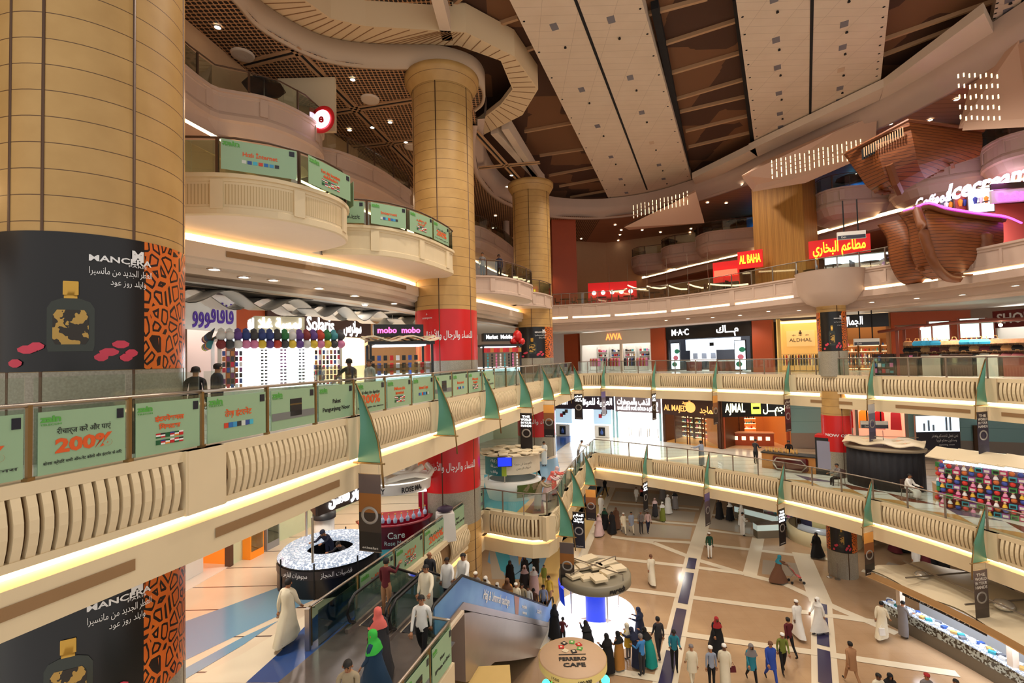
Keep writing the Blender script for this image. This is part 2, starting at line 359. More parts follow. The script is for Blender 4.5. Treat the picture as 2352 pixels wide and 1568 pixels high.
SLAB = [(-.3, .0), (-.3, .07), (.07, .07), (.07, -.11), (-.04, -.11), (-.04, -.95, 1), (-.04, -.95), (.08, -.95), (.08, -1.07), (-.22, -1.07), (-.22, -1.07), (-.30, -1.27), (.04, -1.30), (.04, -1.95), (-.5, -1.95)]
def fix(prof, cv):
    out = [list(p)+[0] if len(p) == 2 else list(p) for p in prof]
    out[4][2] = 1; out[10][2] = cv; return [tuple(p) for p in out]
def slat_gallery(nodes, side, z, sub=4, skip=(), pil=True, lights=True):
    path = catmull(nodes, sub); mb = MB(); sweep(mb, path, fix(SLAB, 2), side, z); trim(mb, [cream, shade_and_grille, cove])
    ns = normals(path, side)
    # slatted panels: one object per bay
    for i in range(len(nodes)-1):
        a, b = Vector(nodes[i]), Vector(nodes[i+1]); L = (b-a).length
        if i in skip: continue
        seg = path[i*sub:(i+1)*sub+1]; cum = [0]
        for p, q in zip(seg, seg[1:]): cum.append(cum[-1]+(Vector(q)-Vector(p)).length)
        def along(s):
            for k in range(len(seg)-1):
                if s <= cum[k+1] or k == len(seg)-2:
                    t = (s-cum[k])/(cum[k+1]-cum[k]); p = Vector(seg[k]).lerp(Vector(seg[k+1]), t); d = (Vector(seg[k+1])-Vector(seg[k])).normalized()
                    return p, Vector((d.y, -d.x))*side, d
        n = max(4, int((cum[-1]-.9)/.165)); mb = MB()
        for k in range(n):
            s = .48+(cum[-1]-.96)*(k+.5)/n; p, nn, d = along(s); rings = []
            for j in range(6):
                t = j/5; o = .0+.13*math.sin(PI*(.08+.84*t)); zz = z-.10-.86*t; c = p+nn*o
                rings.append([(c.x+d.x*e+nn.x*g, c.y+d.y*e+nn.y*g, zz) for e, g in ((-.054, -.06), (.054, -.06), (.054, .03), (-.054, .03))])
            mb.loft(rings, 0, False)
        trim(mb, cream)
        if pil:
            mb = MB()
            for s in (.02, cum[-1]-.02):
                p, nn, d = along(s); ang = math.atan2(d.y, d.x)
                mb.obox((p.x+nn.x*.04, p.y+nn.y*.04, z-1.07), .78, .2, 1.14, ang)
            trim(mb, cream)
PLAIN = [(-.3, 0), (-.3, .08), (.10, .08), (.10, -.02), (.04, -.06), (.04, -.16), (.0, -.17), (.0, -.86), (.04, -.87), (.04, -1.03), (-.2, -1.05), (-.26, -1.2), (.02, -1.22), (.02, -1.6), (-.15, -1.62), (-.15, -1.75), (-.5, -1.78), (-.5, -2.3), (-1.6, -2.35)]
def plain_gallery(nodes, side, z, sub=4, m=None, strips=True, pn=3):
    path = catmull(nodes, sub); mb = MB(); pr = [list(p)+[0] for p in PLAIN]; pr[10][2] = 1
    sweep(mb, path, [tuple(p) for p in pr], side, z); trim(mb, [m or pinkp, cove])
    mb = MB()                                      # upright stiles between the sunken panels
    for i in range(len(nodes)-1):
        for t in [k/pn for k in range(pn)]:
            q = t*sub; k = i*sub+int(q); p = Vector(path[k]).lerp(Vector(path[k+1]), q-int(q)); d = (Vector(path[k+1])-Vector(path[k])).normalized(); nn = Vector((d.y, -d.x))*side
            w_ = .42 if t == 0 else .12
            mb.obox((p.x+nn.x*.0, p.y+nn.y*.0, z-(1.24 if t == 0 else .9)), w_, .1, (1.2 if t == 0 else .8), math.atan2(d.y, d.x))
    trim(mb, m or pinkp)
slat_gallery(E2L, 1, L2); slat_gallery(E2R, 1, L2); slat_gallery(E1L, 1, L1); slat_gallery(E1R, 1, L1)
plain_gallery(E3R, 1, L3)
# long air grilles on the lower beam of the second floor
mb = MB()
def edge_pt(nodes, side, px):                    # point, normal and direction on a path at parameter (node index + fraction)
    path = catmull(nodes, 4); q = px*4; k = min(int(q), len(path)-2); p = Vector(path[k]).lerp(Vector(path[k+1]), q-k); d = (Vector(path[k+1])-Vector(path[k])).normalized()
    return p, Vector((d.y, -d.x))*side, d
for nodes, z, runs in ((E2L, L2, ((.25, .78), (1.05, 1.85))), (E2R, L2, ((4.25, 4.75), (5.2, 5.85), (6.1, 6.8)))):
    for a, b in runs:
        path = [edge_pt(nodes, 1, a+(b-a)*k/8)[0] for k in range(9)]
        sweep(mb, path, [(.05, -1.5), (.06, -1.5), (.06, -1.68), (.05, -1.68)], 1, z)
trim(mb, shade_and_grille)
# ---------------------------------------------------------------- floors
def slab(poly, z, m, th=.1, name='floor'):
    mb = MB().prism(poly, z-th, z); return struct(mb.build(name, m))
off = lambda path, side, o: [(p[0]+n.x*o, p[1]+n.y*o) for p, n in zip(path, normals(path, side))]
e2l, e2r = catmull(E2L, 4), catmull(E2R, 4)
slab(off(e2l, 1, -.1)+off(e2r, 1, -.1)+list(reversed(W2R))+list(reversed(W2L)), L2, nodes_mat('white_marble_l2', whitefloor, .15))
e1l, e1r = catmull(E1L[1:], 4), catmull(E1R, 4)
D_ = Vector((.305, .952)); N_ = Vector((.952, -.305))       # escalator axis and its right-hand normal
def ES(s, o): v = D_*s+N_*o; return (v.x, v.y)
slab([ES(2, -5.5), ES(11.35, -5.5), ES(11.35, -6.2), ES(13.9, -6.2), ES(13.9, -9.35), (-1.7, 24.8), (1.45, 23.75)]+off(e1l, 1, -.1)+off(e1r, 1, -.1)+[(20, 2), (40, 2)]+list(reversed(W1R))+list(reversed(W1L))+[(-15, 2)] if False else
     [ES(2, -5.5), ES(11.35, -5.5), ES(11.35, -6.2), ES(13.9, -6.2), ES(13.9, -9.35), (-1.7, 24.8), (1.45, 23.75)]+off(e1l, 1, -.1)+off(e1r, 1, -.1)+list(reversed(W1R))+list(reversed(W1L)), L1, MATS['cream_marble_lines'])
fl = MB()
def inlay(pts, z, m): fl.face([(p[0], p[1], z) for p in pts], m)
def strip(p, q, w0, z, m, w1=None):
    p, q = Vector(p[:2]), Vector(q[:2]); d = (q-p).normalized(); n = Vector((-d.y, d.x)); w1 = w1 or w0
    inlay([p+n*w0/2, p-n*w0/2, q-n*w1/2, q+n*w1/2], z, m)
# first-floor patterns (the level with the round kiosks)
za, zb, zc = L1+.004, L1+.007, L1+.010
FM = [whitef, bluef, lbluef, tealf, navyf, greyf, yellowf, brownf, orangef, purpf, MATS['white_marble_lines'], white]
inlay([(-10.06,14.86),(-9.31,15.69),(-8.16,17.05),(-7.20,18.97),(-6.26,20.90),(-4.61,21.04),(-4.81,18.83),(-6.42,16.32),(-7.64,14.63),(-8.74,12.95)], za, 2)
inlay([(-8.15,12.03),(-7.36,13.18),(-6.59,14.88),(-6.21,16.13),(-5.21,13.49),(-5.30,11.93)], za, 0)
inlay([(-6.64,11.98),(-6.41,13.14),(-6.26,14.41),(-6.07,15.76),(-5.21,18.47),(-4.24,21.02),(-3.65,19.81),(-4.88,15.30),(-5.00,13.09),(-5.19,11.93)], zb, 1)
inlay([(-8.53,12.59),(-7.79,13.97),(-7.20,14.78),(-7.58,13.58),(-8.24,12.16)], zb, 2)
inlay([(-5.88,20.88),(-4.39,21.80),(-3.16,24.42),(-1.86,27.34),(-1.71,24.86),(-3.44,20.72),(-4.30,18.80),(-5.05,18.46)], zb, 3)
inlay([(-2.06,32.42),(1.70,33.53),(1.63,29.84),(0.94,26.29),(-0.01,24.31),(-1.62,24.85)], zb, 3)
inlay([(0.32,24.49),(1.14,27.09),(1.51,27.93),(1.40,23.68)], zb, 7)
inlay([(-0.01,24.31),(1.01,27.27),(1.40,28.12),(1.22,27.09),(0.43,24.42)], zc, 8)
inlay([(1.11,35.23),(3.26,37.43),(3.04,33.13),(2.00,28.82),(1.41,26.25),(1.62,32.05)], zb, 2)
inlay([(2.38,36.74),(4.54,42.89),(6.21,46.65),(5.27,47.57),(3.96,47.24),(3.09,43.09),(2.38,39.25)], zb, 1)
e1rr = off(e1r, 1, -.35); e1rb = off(e1r, 1, -8)
inlay(e1rr+list(reversed(e1rb)), za, 10)
for k in range(6, 40):                                             # brown and amber zigzag beside the right-hand balustrade
    q = k/2; 
    if q > 7.4: break
    p0, n0, d0 = edge_pt(E1R, 1, q*.97); p1, n1, d1 = edge_pt(E1R, 1, min(q*.97+.5, 7.4))
    i0 = p0-n0*.4; i1 = p1-n1*.4; m0 = p0-n0*2.1; m1 = p1-n1*2.1
    inlay([i0, i1, (i0+m0)/2+(i1-i0)*.5], zb, 8)
    inlay([m0, m1, (i0+m0)/2+(i1-i0)*.5], zb, 7 if k % 3 else 9)
# ground floor patterns
zd, ze = L0+.004, L0+.008
P = lambda *a: a
inlay([(3.56,46.97),(10.17,52.81),(9.28,47.95),(2.60,27.85),(1.01,26.09),(-0.24,32.59)], zd, 6)
inlay([(-1.94,38.68),(5.00,39.18),(7.49,52.16),(10.70,56.66),(9.00,50.32),(6.27,44.09),(2.59,36.16),(1.24,30.61),(-0.52,30.71),(-2.02,33.38)], L0+.006, 2)
inlay([(-0.89,37.24),(3.32,38.05),(1.64,35.25),(0.23,33.39)], ze, 1)
inlay([(-1.78,36.44),(-0.89,37.06),(-0.11,30.68),(-1.09,31.98)], ze, 3)
inlay([(0.07,34.34),(0.37,34.10),(0.10,32.57)], L0+.01, 8)
inlay([(-2.29,38.70),(-1.65,38.19),(-0.79,30.72),(-1.61,30.76)], L0+.007, 5)
ZK = [L0+.004]
for a, b, wd, m in (((10.61,52.41,-12.20), (2.19,26.92,-12.20), .55, 0), ((2.19,26.92,-12.20), (0.97,23.40,-12.20), .55, 0),
    ((21.65,52.65,-12.20), (11.92,33.28,-12.20), .95, 0), ((11.98,33.42,-12.20), (5.27,19.06,-12.20), .98, 0),
    ((17.97,36.47,-12.20), (14.40,30.51,-12.20), .8, 0), ((19.42,33.57,-12.20), (16.56,26.94,-12.20), 1.1, 0), ((16.62,27.03,-12.20), (11.61,18.85,-12.20), .98, 0),
    ((7.25,37.43,-12.20), (10.01,36.03,-12.20), .5, 0), ((10.01,36.03,-12.20), (12.02,32.92,-12.20), .5, 0), ((12.02,32.92,-12.20), (14.14,30.65,-12.20), .5, 0), ((14.14,30.65,-12.20), (15.82,29.28,-12.20), .5, 0), ((15.82,29.28,-12.20), (17.12,26.23,-12.20), .5, 0), ((17.12,26.23,-12.20), (18.32,23.94,-12.20), .5, 0),
    ((7.83,37.03,-12.20), (12.67,35.87,-12.20), .45, 0), ((12.67,35.87,-12.20), (16.38,34.35,-12.20), .45, 0), ((16.38,34.35,-12.20), (20.74,32.42,-12.20), .45, 0), ((21.54,30.74,-12.20), (23.31,28.62,-12.20), .45, 0),
    ((4.87,34.06,-12.20), (11.15,31.89,-12.20), .45, 0), ((11.15,31.89,-12.20), (13.94,30.78,-12.20), .45, 0), ((3.47,30.03,-12.20), (9.71,27.95,-12.20), .45, 0), ((9.71,27.95,-12.20), (15.73,25.86,-12.20), .45, 0), ((15.73,25.86,-12.20), (18.57,24.82,-12.20), .45, 0),
    ((2.04,26.04,-12.20), (7.20,24.60,-12.20), .45, 0), ((7.20,24.60,-12.20), (13.65,22.57,-12.20), .45, 0), ((13.65,22.57,-12.20), (18.50,20.93,-12.20), .45, 0), ((0.92,22.58,-12.20), (6.02,21.05,-12.20), .45, 0),
    ((8.83,46.12,-12.20), (16.21,43.32,-12.20), .45, 0), ((7.85,41.60,-12.20), (14.54,39.52,-12.20), .45, 0), ((16.27,42.12,-12.20), (19.62,40.21,-12.20), .45, 0), ((14.50,38.53,-12.20), (17.88,36.74,-12.20), .4, 0)):
    ZK[0] += .0006; strip(a, b, wd, ZK[0], m)
ZK2 = 0
def run(a, b, t0, t1, m, wd, z):
    a, b = Vector(a[:2]), Vector(b[:2]); strip(a.lerp(b, t0), a.lerp(b, t1), wd, z, m)
ca, cb = (11.98,33.42,-12.20), (5.27,19.06,-12.20); da, db = (16.62,27.03,-12.20), (11.61,18.85,-12.20)
for t0, t1 in ((.02, .13), (.17, .43), (.47, .69), (.73, .98)): run(ca, cb, t0, t1, 4, .52, L0+.03)
for t0, t1 in ((.02, .14), (.18, .48), (.52, .8), (.84, 1)): run(da, db, t0, t1, 4, .5, L0+.03)
for quad in ([(1415,1128),(1620,1140),(1612,1165),(1405,1150)], [(1398,1160),(1598,1176),(1592,1200),(1390,1186)], [(1755,1250),(1900,1265),(1880,1330),(1760,1320)], [(1640,1190),(1730,1200),(1720,1240),(1625,1230)], [(1385,1215),(1440,1218),(1420,1228),(1385,1226)], [(1960,1345),(2000,1350),(1990,1385),(1940,1375)], [(2010,1250),(2120,1275),(2100,1330),(1990,1300)]) if False else ():
    pass
for quad in ([(10.22,49.73),(18.13,47.20),(16.70,44.17),(9.18,46.79)], [(8.57,45.19),(15.65,42.64),(14.49,40.15),(7.69,42.29)], [(16.33,32.67),(18.44,31.94),(17.71,30.04),(15.20,30.59)], [(16.49,41.20),(19.13,39.72),(17.72,37.28),(15.22,38.78)], [(7.61,40.96),(14.01,39.06),(12.91,36.53),(8.44,37.53)], [(24.07,31.89),(24.91,30.87),(23.25,29.18),(22.36,30.39)]):
    inlay(quad, L0+.003, 5)
struct(fl.build('floor', FM))
slab([(-30, 2), (45, 2), (45, 66), (-30, 66)], L0, MATS['taupe_marble'], .2)
# ---------------------------------------------------------------- round stone columns
colm = MATS['column_stone']; gran = MATS['granite']
def round_column(x, y, r, z0, z1, joints, cap=True, bases=(L0, L1, L2)):
    mb = MB(); mb.lathe((0, 0, 0), [(r, z0), (r, z1)], 64, 0)
    for zb_ in bases: mb.lathe((0, 0, 0), [(r+.006, zb_), (r+.006, zb_+1.55)], 64, 1)
    for a in joints:
        ca, sa = math.cos(a), math.sin(a); mb.obox((ca*(r-.01), sa*(r-.01), z0), .04, .045, z1-z0, a, 2)
    if cap: mb.lathe((0, 0, 0), [(r+.02, z1-.9), (r+.34, z1-.35), (r+.36, z1-.1), (r+.1, z1-.05)], 64, 0)
    o = mb.build('trim_%d' % (TR[0]+1), [colm, gran, brownm], None, True, (x, y, 0)); TR[0] += 1; struct(o)
    return o
COL = [(-8.37, 9.7, 1.5), (-3.22, 23.9, 1.5), (1.80, 38.9, 1.5)]
va = lambda c, px: math.atan2(-c[1], -c[0])                        # direction from the column to the viewer's gallery
round_column(*COL[0], L0, CZ, [math.radians(a) for a in (-77, -28, 22, 72, 122, 172, 222, 262)])
round_column(*COL[1], L0, CZ, [math.radians(a) for a in (-95, -32, 28, 88, 148, 208)])
round_column(*COL[2], L0, CZ, [math.radians(a) for a in (-100, -35, 25, 85, 145, 205)])
SC = (20.06,30.30,1.99)
round_column(SC[0], SC[1], .78, L0, L1-1, [math.radians(-100)], False, (L0,))
round_column(SC[0], SC[1], .78, L1, L2-.9, [math.radians(-100)], False, (L1,))
round_column(SC[0], SC[1], .78, L2, L3-2.0, [math.radians(-100)], False, (L2,))
MB_ = MB; mb = MB(); mb.lathe((SC[0], SC[1], 0), [(.80, 4.35), (1.3, 4.6), (1.75, 5.2), (1.85, 6.4), (1.9, 6.5)], 40, 0); trim(mb, pinkp, True)
# flat-sided pillars of the food court
def pillar(poly, z0, z1, m): trim(MB().prism(poly, z0, z1), m)
# gold mosaic pillar and terracotta pillar
pillar([(18.6, 36.6), (20.7, 33.7), (22.4, 34.9), (20.4, 37.9)], L3, 15.2, MATS['gold_mosaic'])
pillar([(4.35, 49.2), (6.85, 49.4), (7.0, 51.4), (4.3, 51.2)], L3, CZ, redpanel)
# ---------------------------------------------------------------- ceilings
wave = [(-10.61,16.97),(-10.32,18.26),(-10.16,19.74),(-9.19,21.26),(-8.14,22.12),(-6.45,22.59),(-4.40,22.74),(-2.96,22.91),(-1.66,23.68),(-1.14,24.88),(-1.27,26.17),(-1.76,26.94)]
ringl = [(-1.8, 28.5), (-2.2, 32), (-2.2, 36.5), (-1.1, 41.4), (.8, 44.6), (4.4, 47.9), (9.4, 48.8), (14.0, 47.2), (17.2, 43.9), (19.6, 40.2), (21.3, 36.7), (22.5, 33.2), (23.4, 30.2), (24.0, 27.6), (24.3, 25.0), (24.5, 21.0), (24.4, 16)]
opening = wave+ringl
outer = [(24.4, 6), (46, 6), (46, 66), (-24, 66), (-24, 6), (-11.5, 6)]
mc = MB(); 
left_poly = wave[:]+ringl[:7]+[(9.4, 66), (-24, 66), (-24, 6), (-11.5, 6)]
mc.face([(x, y, CZ) for x, y in left_poly], 0)
mc.face([(x, y, CZ) for x, y in ringl[6:]+[(24.4, 6), (46, 6), (46, 66), (9.4, 66)]], 1)
struct(mc.build('ceiling', [MATS['mesh_ceiling'], MATS['slat_ceiling']]))
mb = MB(); wv = catmull(wave, 5)
sweep(mb, wv, [(-.14, 0), (-.14, -.12), (.02, -.12), (.02, 1.05), (-.1, 1.05)], 1, CZ); trim(mb, [mat('shade_plaster', (196, 172, 146), .7)], True)
mb = MB(); rg = catmull(ringl, 5)
sweep(mb, rg, [(-.3, 0), (-.3, -.15), (.05, -.15), (.05, .25), (.5, .3), (.62, .95), (.62, 1.7)], 1, CZ); trim(mb, [pinkp], True)
# mesh ceiling: metal dividing channels with a dark gap
def channel(a, b, z=CZ-.03, w_=.5):
    d = (Vector(b)-Vector(a)); L = d.length; ang = math.atan2(d.y, d.x); c = (Vector(a)+Vector(b))/2; n = Vector((-d.y, d.x)).normalized()
    mb = MB(); mb.obox((c.x, c.y, z), L, w_*.3, .03, ang, 1)
    for s in (-1, 1): mb.obox((c.x+n.x*s*w_*.33, c.y+n.y*s*w_*.33, z-.03), L, w_*.3, .06, ang, 0)
    trim(mb, [mat('tan_metal', (190, 150, 112), .5), dblack])
for a, b in (([(-9.42,21.13),(-6.79,35.23)]), [(-6.90,34.98),(-5.49,43.65)], [(-12.30,22.29),(-9.23,21.35)], [(-10.47,27.02),(-5.00,25.69)], [(-10.78,31.45),(-5.86,30.56)], [(-2.14,35.27),(2.32,34.50)], [(-2.00,29.45),(3.08,44.30)]):
    channel(a, b)
# white slatted band below the skylight drum
b1 = [(-10.10,18.34),(-10.32,19.71),(-9.36,21.68),(-8.08,22.82),(-6.28,22.79),(-2.31,22.94),(-0.23,24.25),(0.37,26.89),(-0.34,28.51),(-2.10,30.97)]
b2 = [(-8.43,18.39),(-8.34,19.77),(-7.67,20.89),(-6.29,21.44),(-2.99,21.85),(-1.80,22.01),(0.48,23.92),(1.83,26.95),(1.00,29.82),(-2.26,33.03)]
mb = MB()
for i in range(len(b1)-1):
    mb.face([(b1[i][0], b1[i][1], 16.8), (b1[i+1][0], b1[i+1][1], 16.8), (b2[i+1][0], b2[i+1][1], 16.8), (b2[i][0], b2[i][1], 16.8)], 0)
    for s, e in ((b2, 18.2), (b1, 17.1)): mb.face([(s[i][0], s[i][1], 16.8), (s[i+1][0], s[i+1][1], 16.8), (s[i+1][0], s[i+1][1], e), (s[i][0], s[i][1], e)], 0)
    L = (Vector(b1[i+1])-Vector(b1[i])).length; k = max(2, int(L/.42))
    for j in range(k):
        p = N(b1[i], b1[i+1], (j+.5)/k); q = N(b2[i], b2[i+1], (j+.5)/k); d = Vector(q)-Vector(p)
        mb.obox(((p[0]+q[0])/2, (p[1]+q[1])/2, 16.775), d.length*.9, .03, .03, math.atan2(d.y, d.x), 1)
trim(mb, [mat('warm_panel', (226, 200, 160), .6), mat('tan_metal2', (150, 112, 76), .5)])
# upper roof: brown acoustic panels, tan battens, broad white beams
mb = MB(); mb.face([(-13, 4, 18.3), (40, 4, 18.3), (40, 56, 18.3), (-13, 56, 18.3)], 0)
struct(mb.build('ceiling', MATS['brown_panel']))
mb = MB(); mb.face([(-14, 14, 18.0), (-2.4, 14, 18.0), (-2.4, 22.6, 18.0), (-14, 22.6, 18.0)], 0); struct(mb.build('ceiling', MATS['mesh_ceiling']))
def batten(a, b, z=18.1, w_=.16, h=.2, m=None):
    d = (Vector(b)-Vector(a)); c = (Vector(a)+Vector(b))/2; return MB().obox((c.x, c.y, z), d.length, w_, h, math.atan2(d.y, d.x)).build('trim_%d' % (TR.__setitem__(0, TR[0]+1) or TR[0]), m or mat('tan_batten', (186, 146, 108), .6))
for pr in ([(7.04,23.02),(9.52,22.07)], [(8.51,25.34),(11.58,23.67)], [(9.75,28.06),(13.02,26.26)], [(11.00,31.03),(14.47,28.89)], [(11.90,32.65),(15.53,30.86)], [(13.33,35.54),(17.04,33.38)], [(14.57,38.31),(18.50,35.95)], [(20.34,25.42),(23.66,22.67)], [(21.38,26.77),(23.61,24.41)],
    [(-0.80,23.74),(0.67,23.07)], [(0.71,25.79),(1.63,25.34)], [(1.29,34.99),(4.67,33.84)], [(2.66,39.30),(6.09,38.24)], [(3.78,43.68),(7.77,41.90)], [(4.98,46.58),(8.88,44.77)], [(6.44,49.90),(9.96,48.16)], [(-3.11,22.79),(-1.72,21.43)]):
    struct(batten(*pr))
def beam(q, z=17.5, h=.75):
    """q: left-near, left-far, right-far, right-near at roof height"""
    mb = MB(); b = [(p[0], p[1]) for p in q]; mb.prism([b[0], b[3], b[2], b[1]], z, z+h, 0)
    mid0, mid1 = N(b[0], b[3], .5), N(b[1], b[2], .5); mid1 = N(mid0, mid1, .94)
    d = Vector(mid1)-Vector(mid0); c = N(mid0, mid1, .5); mb.obox((c[0], c[1], z-.02), d.length, .14, .03, math.atan2(d.y, d.x), 1)
    for t in (.12, .3, .45, .62, .78, .9):                       # access hatches and sprinkler heads
        for s in (.25, .72):
            p = N(N(b[0], b[1], t), N(b[3], b[2], t), s)
            mb.obox((p[0], p[1], z-.015), .5, .34, .02, math.atan2(d.y, d.x), 2 if (int(t*100)+int(s*10)) % 3 else 3)
            p = N(N(b[0], b[1], t+.05), N(b[3], b[2], t+.05), s+.02); mb.lathe((p[0], p[1], z-.08), [(.07, 0), (.05, .08)], 8, 1, True)
    for s in (.03, .97):
        for k in range(14):
            p = N(N(b[0], b[1], k/14+.03), N(b[3], b[2], k/14+.03), s); mb.lathe((p[0], p[1], z-.01), [(.06, 0), (.06, .02)], 8, 1, True)
    trim(mb, [MATS['beam_panel'], dblack, mat('hatch_grey', (120, 116, 122), .5), mat('hatch_tan', (206, 176, 146), .5)])
beam([(-0.44,19.04),(11.41,52.05),(16.74,43.67),(5.27,19.21)])
beam([(9.38,19.34),(19.42,37.37),(22.99,29.25),(16.19,19.54)])
beam([(20.91,19.68),(25.11,24.59),(26.35,22.67),(23.07,19.74)])
mb = MB()                                                             # dark channel beside the middle beam, tan cheeks by the ring
for pr, z, m in (([(7.11,22.28),(16.04,42.59)], 17.9, 0), ([(10.77,21.84),(19.25,37.33)], 17.9, 0)):
    d = Vector(pr[1])-Vector(pr[0]); c = N(pr[0], pr[1], .5); mb.obox((c[0], c[1], z), d.length, .35, .4, math.atan2(d.y, d.x), m)
trim(mb, dblack)
mb = MB()
for pts in ([(18.30,36.17),(22.09,27.78),(22.95,29.25),(19.60,37.43)], [(22.09,27.78),(22.03,21.70),(24.61,23.68),(23.15,29.51)], [(16.10,41.81),(18.61,35.80),(19.60,37.43),(17.34,44.06)]):
    mb.prism([pts[0], pts[1], pts[2], pts[3]], 16.9, 17.4)
trim(mb, pale)
for pr in ([(-2.83,19.63),(-2.72,22.58)], [(-0.87,32.24),(2.99,42.27)], [(-0.12,31.66),(3.54,44.55)]):
    struct(batten(pr[0], pr[1], 16.8, .5, .9, pale))
# perforated wedge soffits with hanging light strands
def wedge(q, name, col):
    mb = MB(); a = [tuple(p) for p in q]; mb.face(a, 0); mb.face([(x+.1, y+.3, z+.25) for x, y, z in reversed(a)], 0); trim(mb, mat(name, col, .6))
wedge([(10.51,44.00,13.33), (11.48,46.00,13.59), (17.10,42.00,13.01), (15.66,40.00,15.12)], 'wedge_pink', (214, 176, 150))
wedge([(16.66,34.00,14.02), (18.41,34.00,15.10), (23.36,30.00,16.40), (23.10,30.00,13.96), (20.50,33.00,13.18), (17.90,35.00,13.33)], 'wedge_pink', (214, 176, 150))
wedge([(24.98,25.00,16.41), (24.11,22.00,15.72), (24.43,22.00,11.70), (23.87,25.00,12.95)], 'wedge_pink', (214, 176, 150))
strd = [thing('light_strands', 'rows of tiny warm lights hanging down the %s' % s, 'string lights', p) for s, p in (('sloping panel left of the gold mosaic pillar', (12.64,42.00,14.35)), ('sloping panel above the blue mural, right of the gold pillar', (20.76,31.00,14.45)), ('sloping panel in the top right corner above the brown hull', (23.98,23.00,14.13)))]
for root, (x0, x1, ytop, ybot, dx, sl, Y0) in zip(strd, ((1465, 1600, 470, 500, 9, -.42, 41), (1790, 2010, 365, 410, 11, -.40, 30.5), (2235, 2350, 160, 285, 13, .0, 22.5))):
    for k in range(int((x1-x0)/dx)):
        mb = MB(); px = x0+k*dx; o = Vector(root.location)
        for j in range(5):
            py = ytop+sl*(px-x0)*1.0*.62+j*(ybot-ytop)/5+random.random()*4
            dd = Vector(((px+sl*0-1176)/1111, 1, (823-.024*(px-1176)-py)/1111)); p = Vector((0, 0, 1.6))+dd*(Y0-.35)-o
            mb.box(p.x-.02, p.x+.02, p.y-.02, p.y+.02, p.z-.11, p.z+.08)
        mb.build('strand', warme, root)
# ---------------------------------------------------------------- walls behind the galleries
def wall(nodes, z0, z1, m, name='wall_left'):
    mb = MB(); pts = nodes
    for a, b in zip(pts, pts[1:]): mb.face([(a[0], a[1], z0), (b[0], b[1], z0), (b[0], b[1], z1), (a[0], a[1], z1)])
    return struct(mb.build(name, m))
wall([(-30, 2), (-30, 66), (45, 66), (45, 2)], L0, CZ+3, pale, 'wall_back')
wall([(-16, 2), (-14.5, 14), (-13.0, 19.1), (-12.2, 24.2), (-9.9, 32.2), (-7, 42), (0, 56), (12, 60), (28, 52), (38, 36), (42, 20)], L3, CZ, mat('peach_plaster', (214, 172, 130), .7, var=.05), 'wall_upper')
wall(W1L[:3], L1, L2-2, greeng, 'wall_left'); wall(W1L[3:], L1, L2-2, greeng, 'wall_left'); wall([(-14, 4), (-9, 34), (-2, 46), (8, 52), (30, 44), (36, 28), (38, 10)], L0, L1-1.9, pale, 'wall_ground')
# ceilings over the shop walks (seen from below)
def soffit(path, side, z, inner, m, name='ceiling'):
    a = off(path, side, -.45); mb = MB(); mb.face([(p[0], p[1], z) for p in a]+[(p[0], p[1], z) for p in reversed(inner)]); return struct(mb.build(name, m))
soffit(catmull(E3R, 4), 1, 4.2, W2R, white)
soffit(e2l, 1, -2.0, W1L, white); soffit(e2r, 1, -2.0, [(5, 49)]+W1R[1:], white)
soffit(e1l, 1, -8.1, [(-2, 50), (6, 56)], white); soffit(e1r, 1, -8.1, [(8, 54), (32, 46), (40, 14)], white)

# ================================================================ glass railings
def railing(nodes, i, z, side, label, group, posts=3, film_=None, gl=None, sub=4, h=1.04, pm=None, rail_m=None):
    """one bay of glass railing between two nodes, as a thing with its own parts"""
    pm = pm or steel2; path = catmull(nodes, sub); seg = path[i*sub:(i+1)*sub+1]; cum = [0]
    for p, q in zip(seg, seg[1:]): cum.append(cum[-1]+(Vector(q)-Vector(p)).length)
    def al(s):
        for k in range(len(seg)-1):
            if s <= cum[k+1]+1e-6 or k == len(seg)-2:
                t = (s-cum[k])/(cum[k+1]-cum[k]); return Vector(seg[k]).lerp(Vector(seg[k+1]), t)
    o = al(0); root = thing('glass_railing', label, 'railing', (o.x, o.y, z+.07), 0, group)
    n = posts; pts = [al(cum[-1]*k/n)-o for k in range(n+1)]; nn = normals([tuple(p) for p in pts], side)
    for k in range(n):
        mb = MB(); d = (pts[min(k+1, n)]-pts[k]).normalized(); mb.obox((pts[k].x, pts[k].y, 0), .05, .08, h, math.atan2(d.y, d.x)); mb.build('post', pm, root)
        a, b = pts[k]+d*.05, pts[k+1]-d*.05; L = (b-a).length; c = (a+b)/2; ang = math.atan2(d.y, d.x)
        MB().obox((c.x+nn[k].x*.02, c.y+nn[k].y*.02, .05), L, .014, h-.10, ang).build('glass_panel', gl or glass, root)
    mb = MB(); mb.tube([(p.x, p.y, h) for p in [al(cum[-1]*k/6)-o for k in range(7)]], .034, 8); mb.build('handrail', rail_m or steel2, root, True)
    return root, pts, nn, o
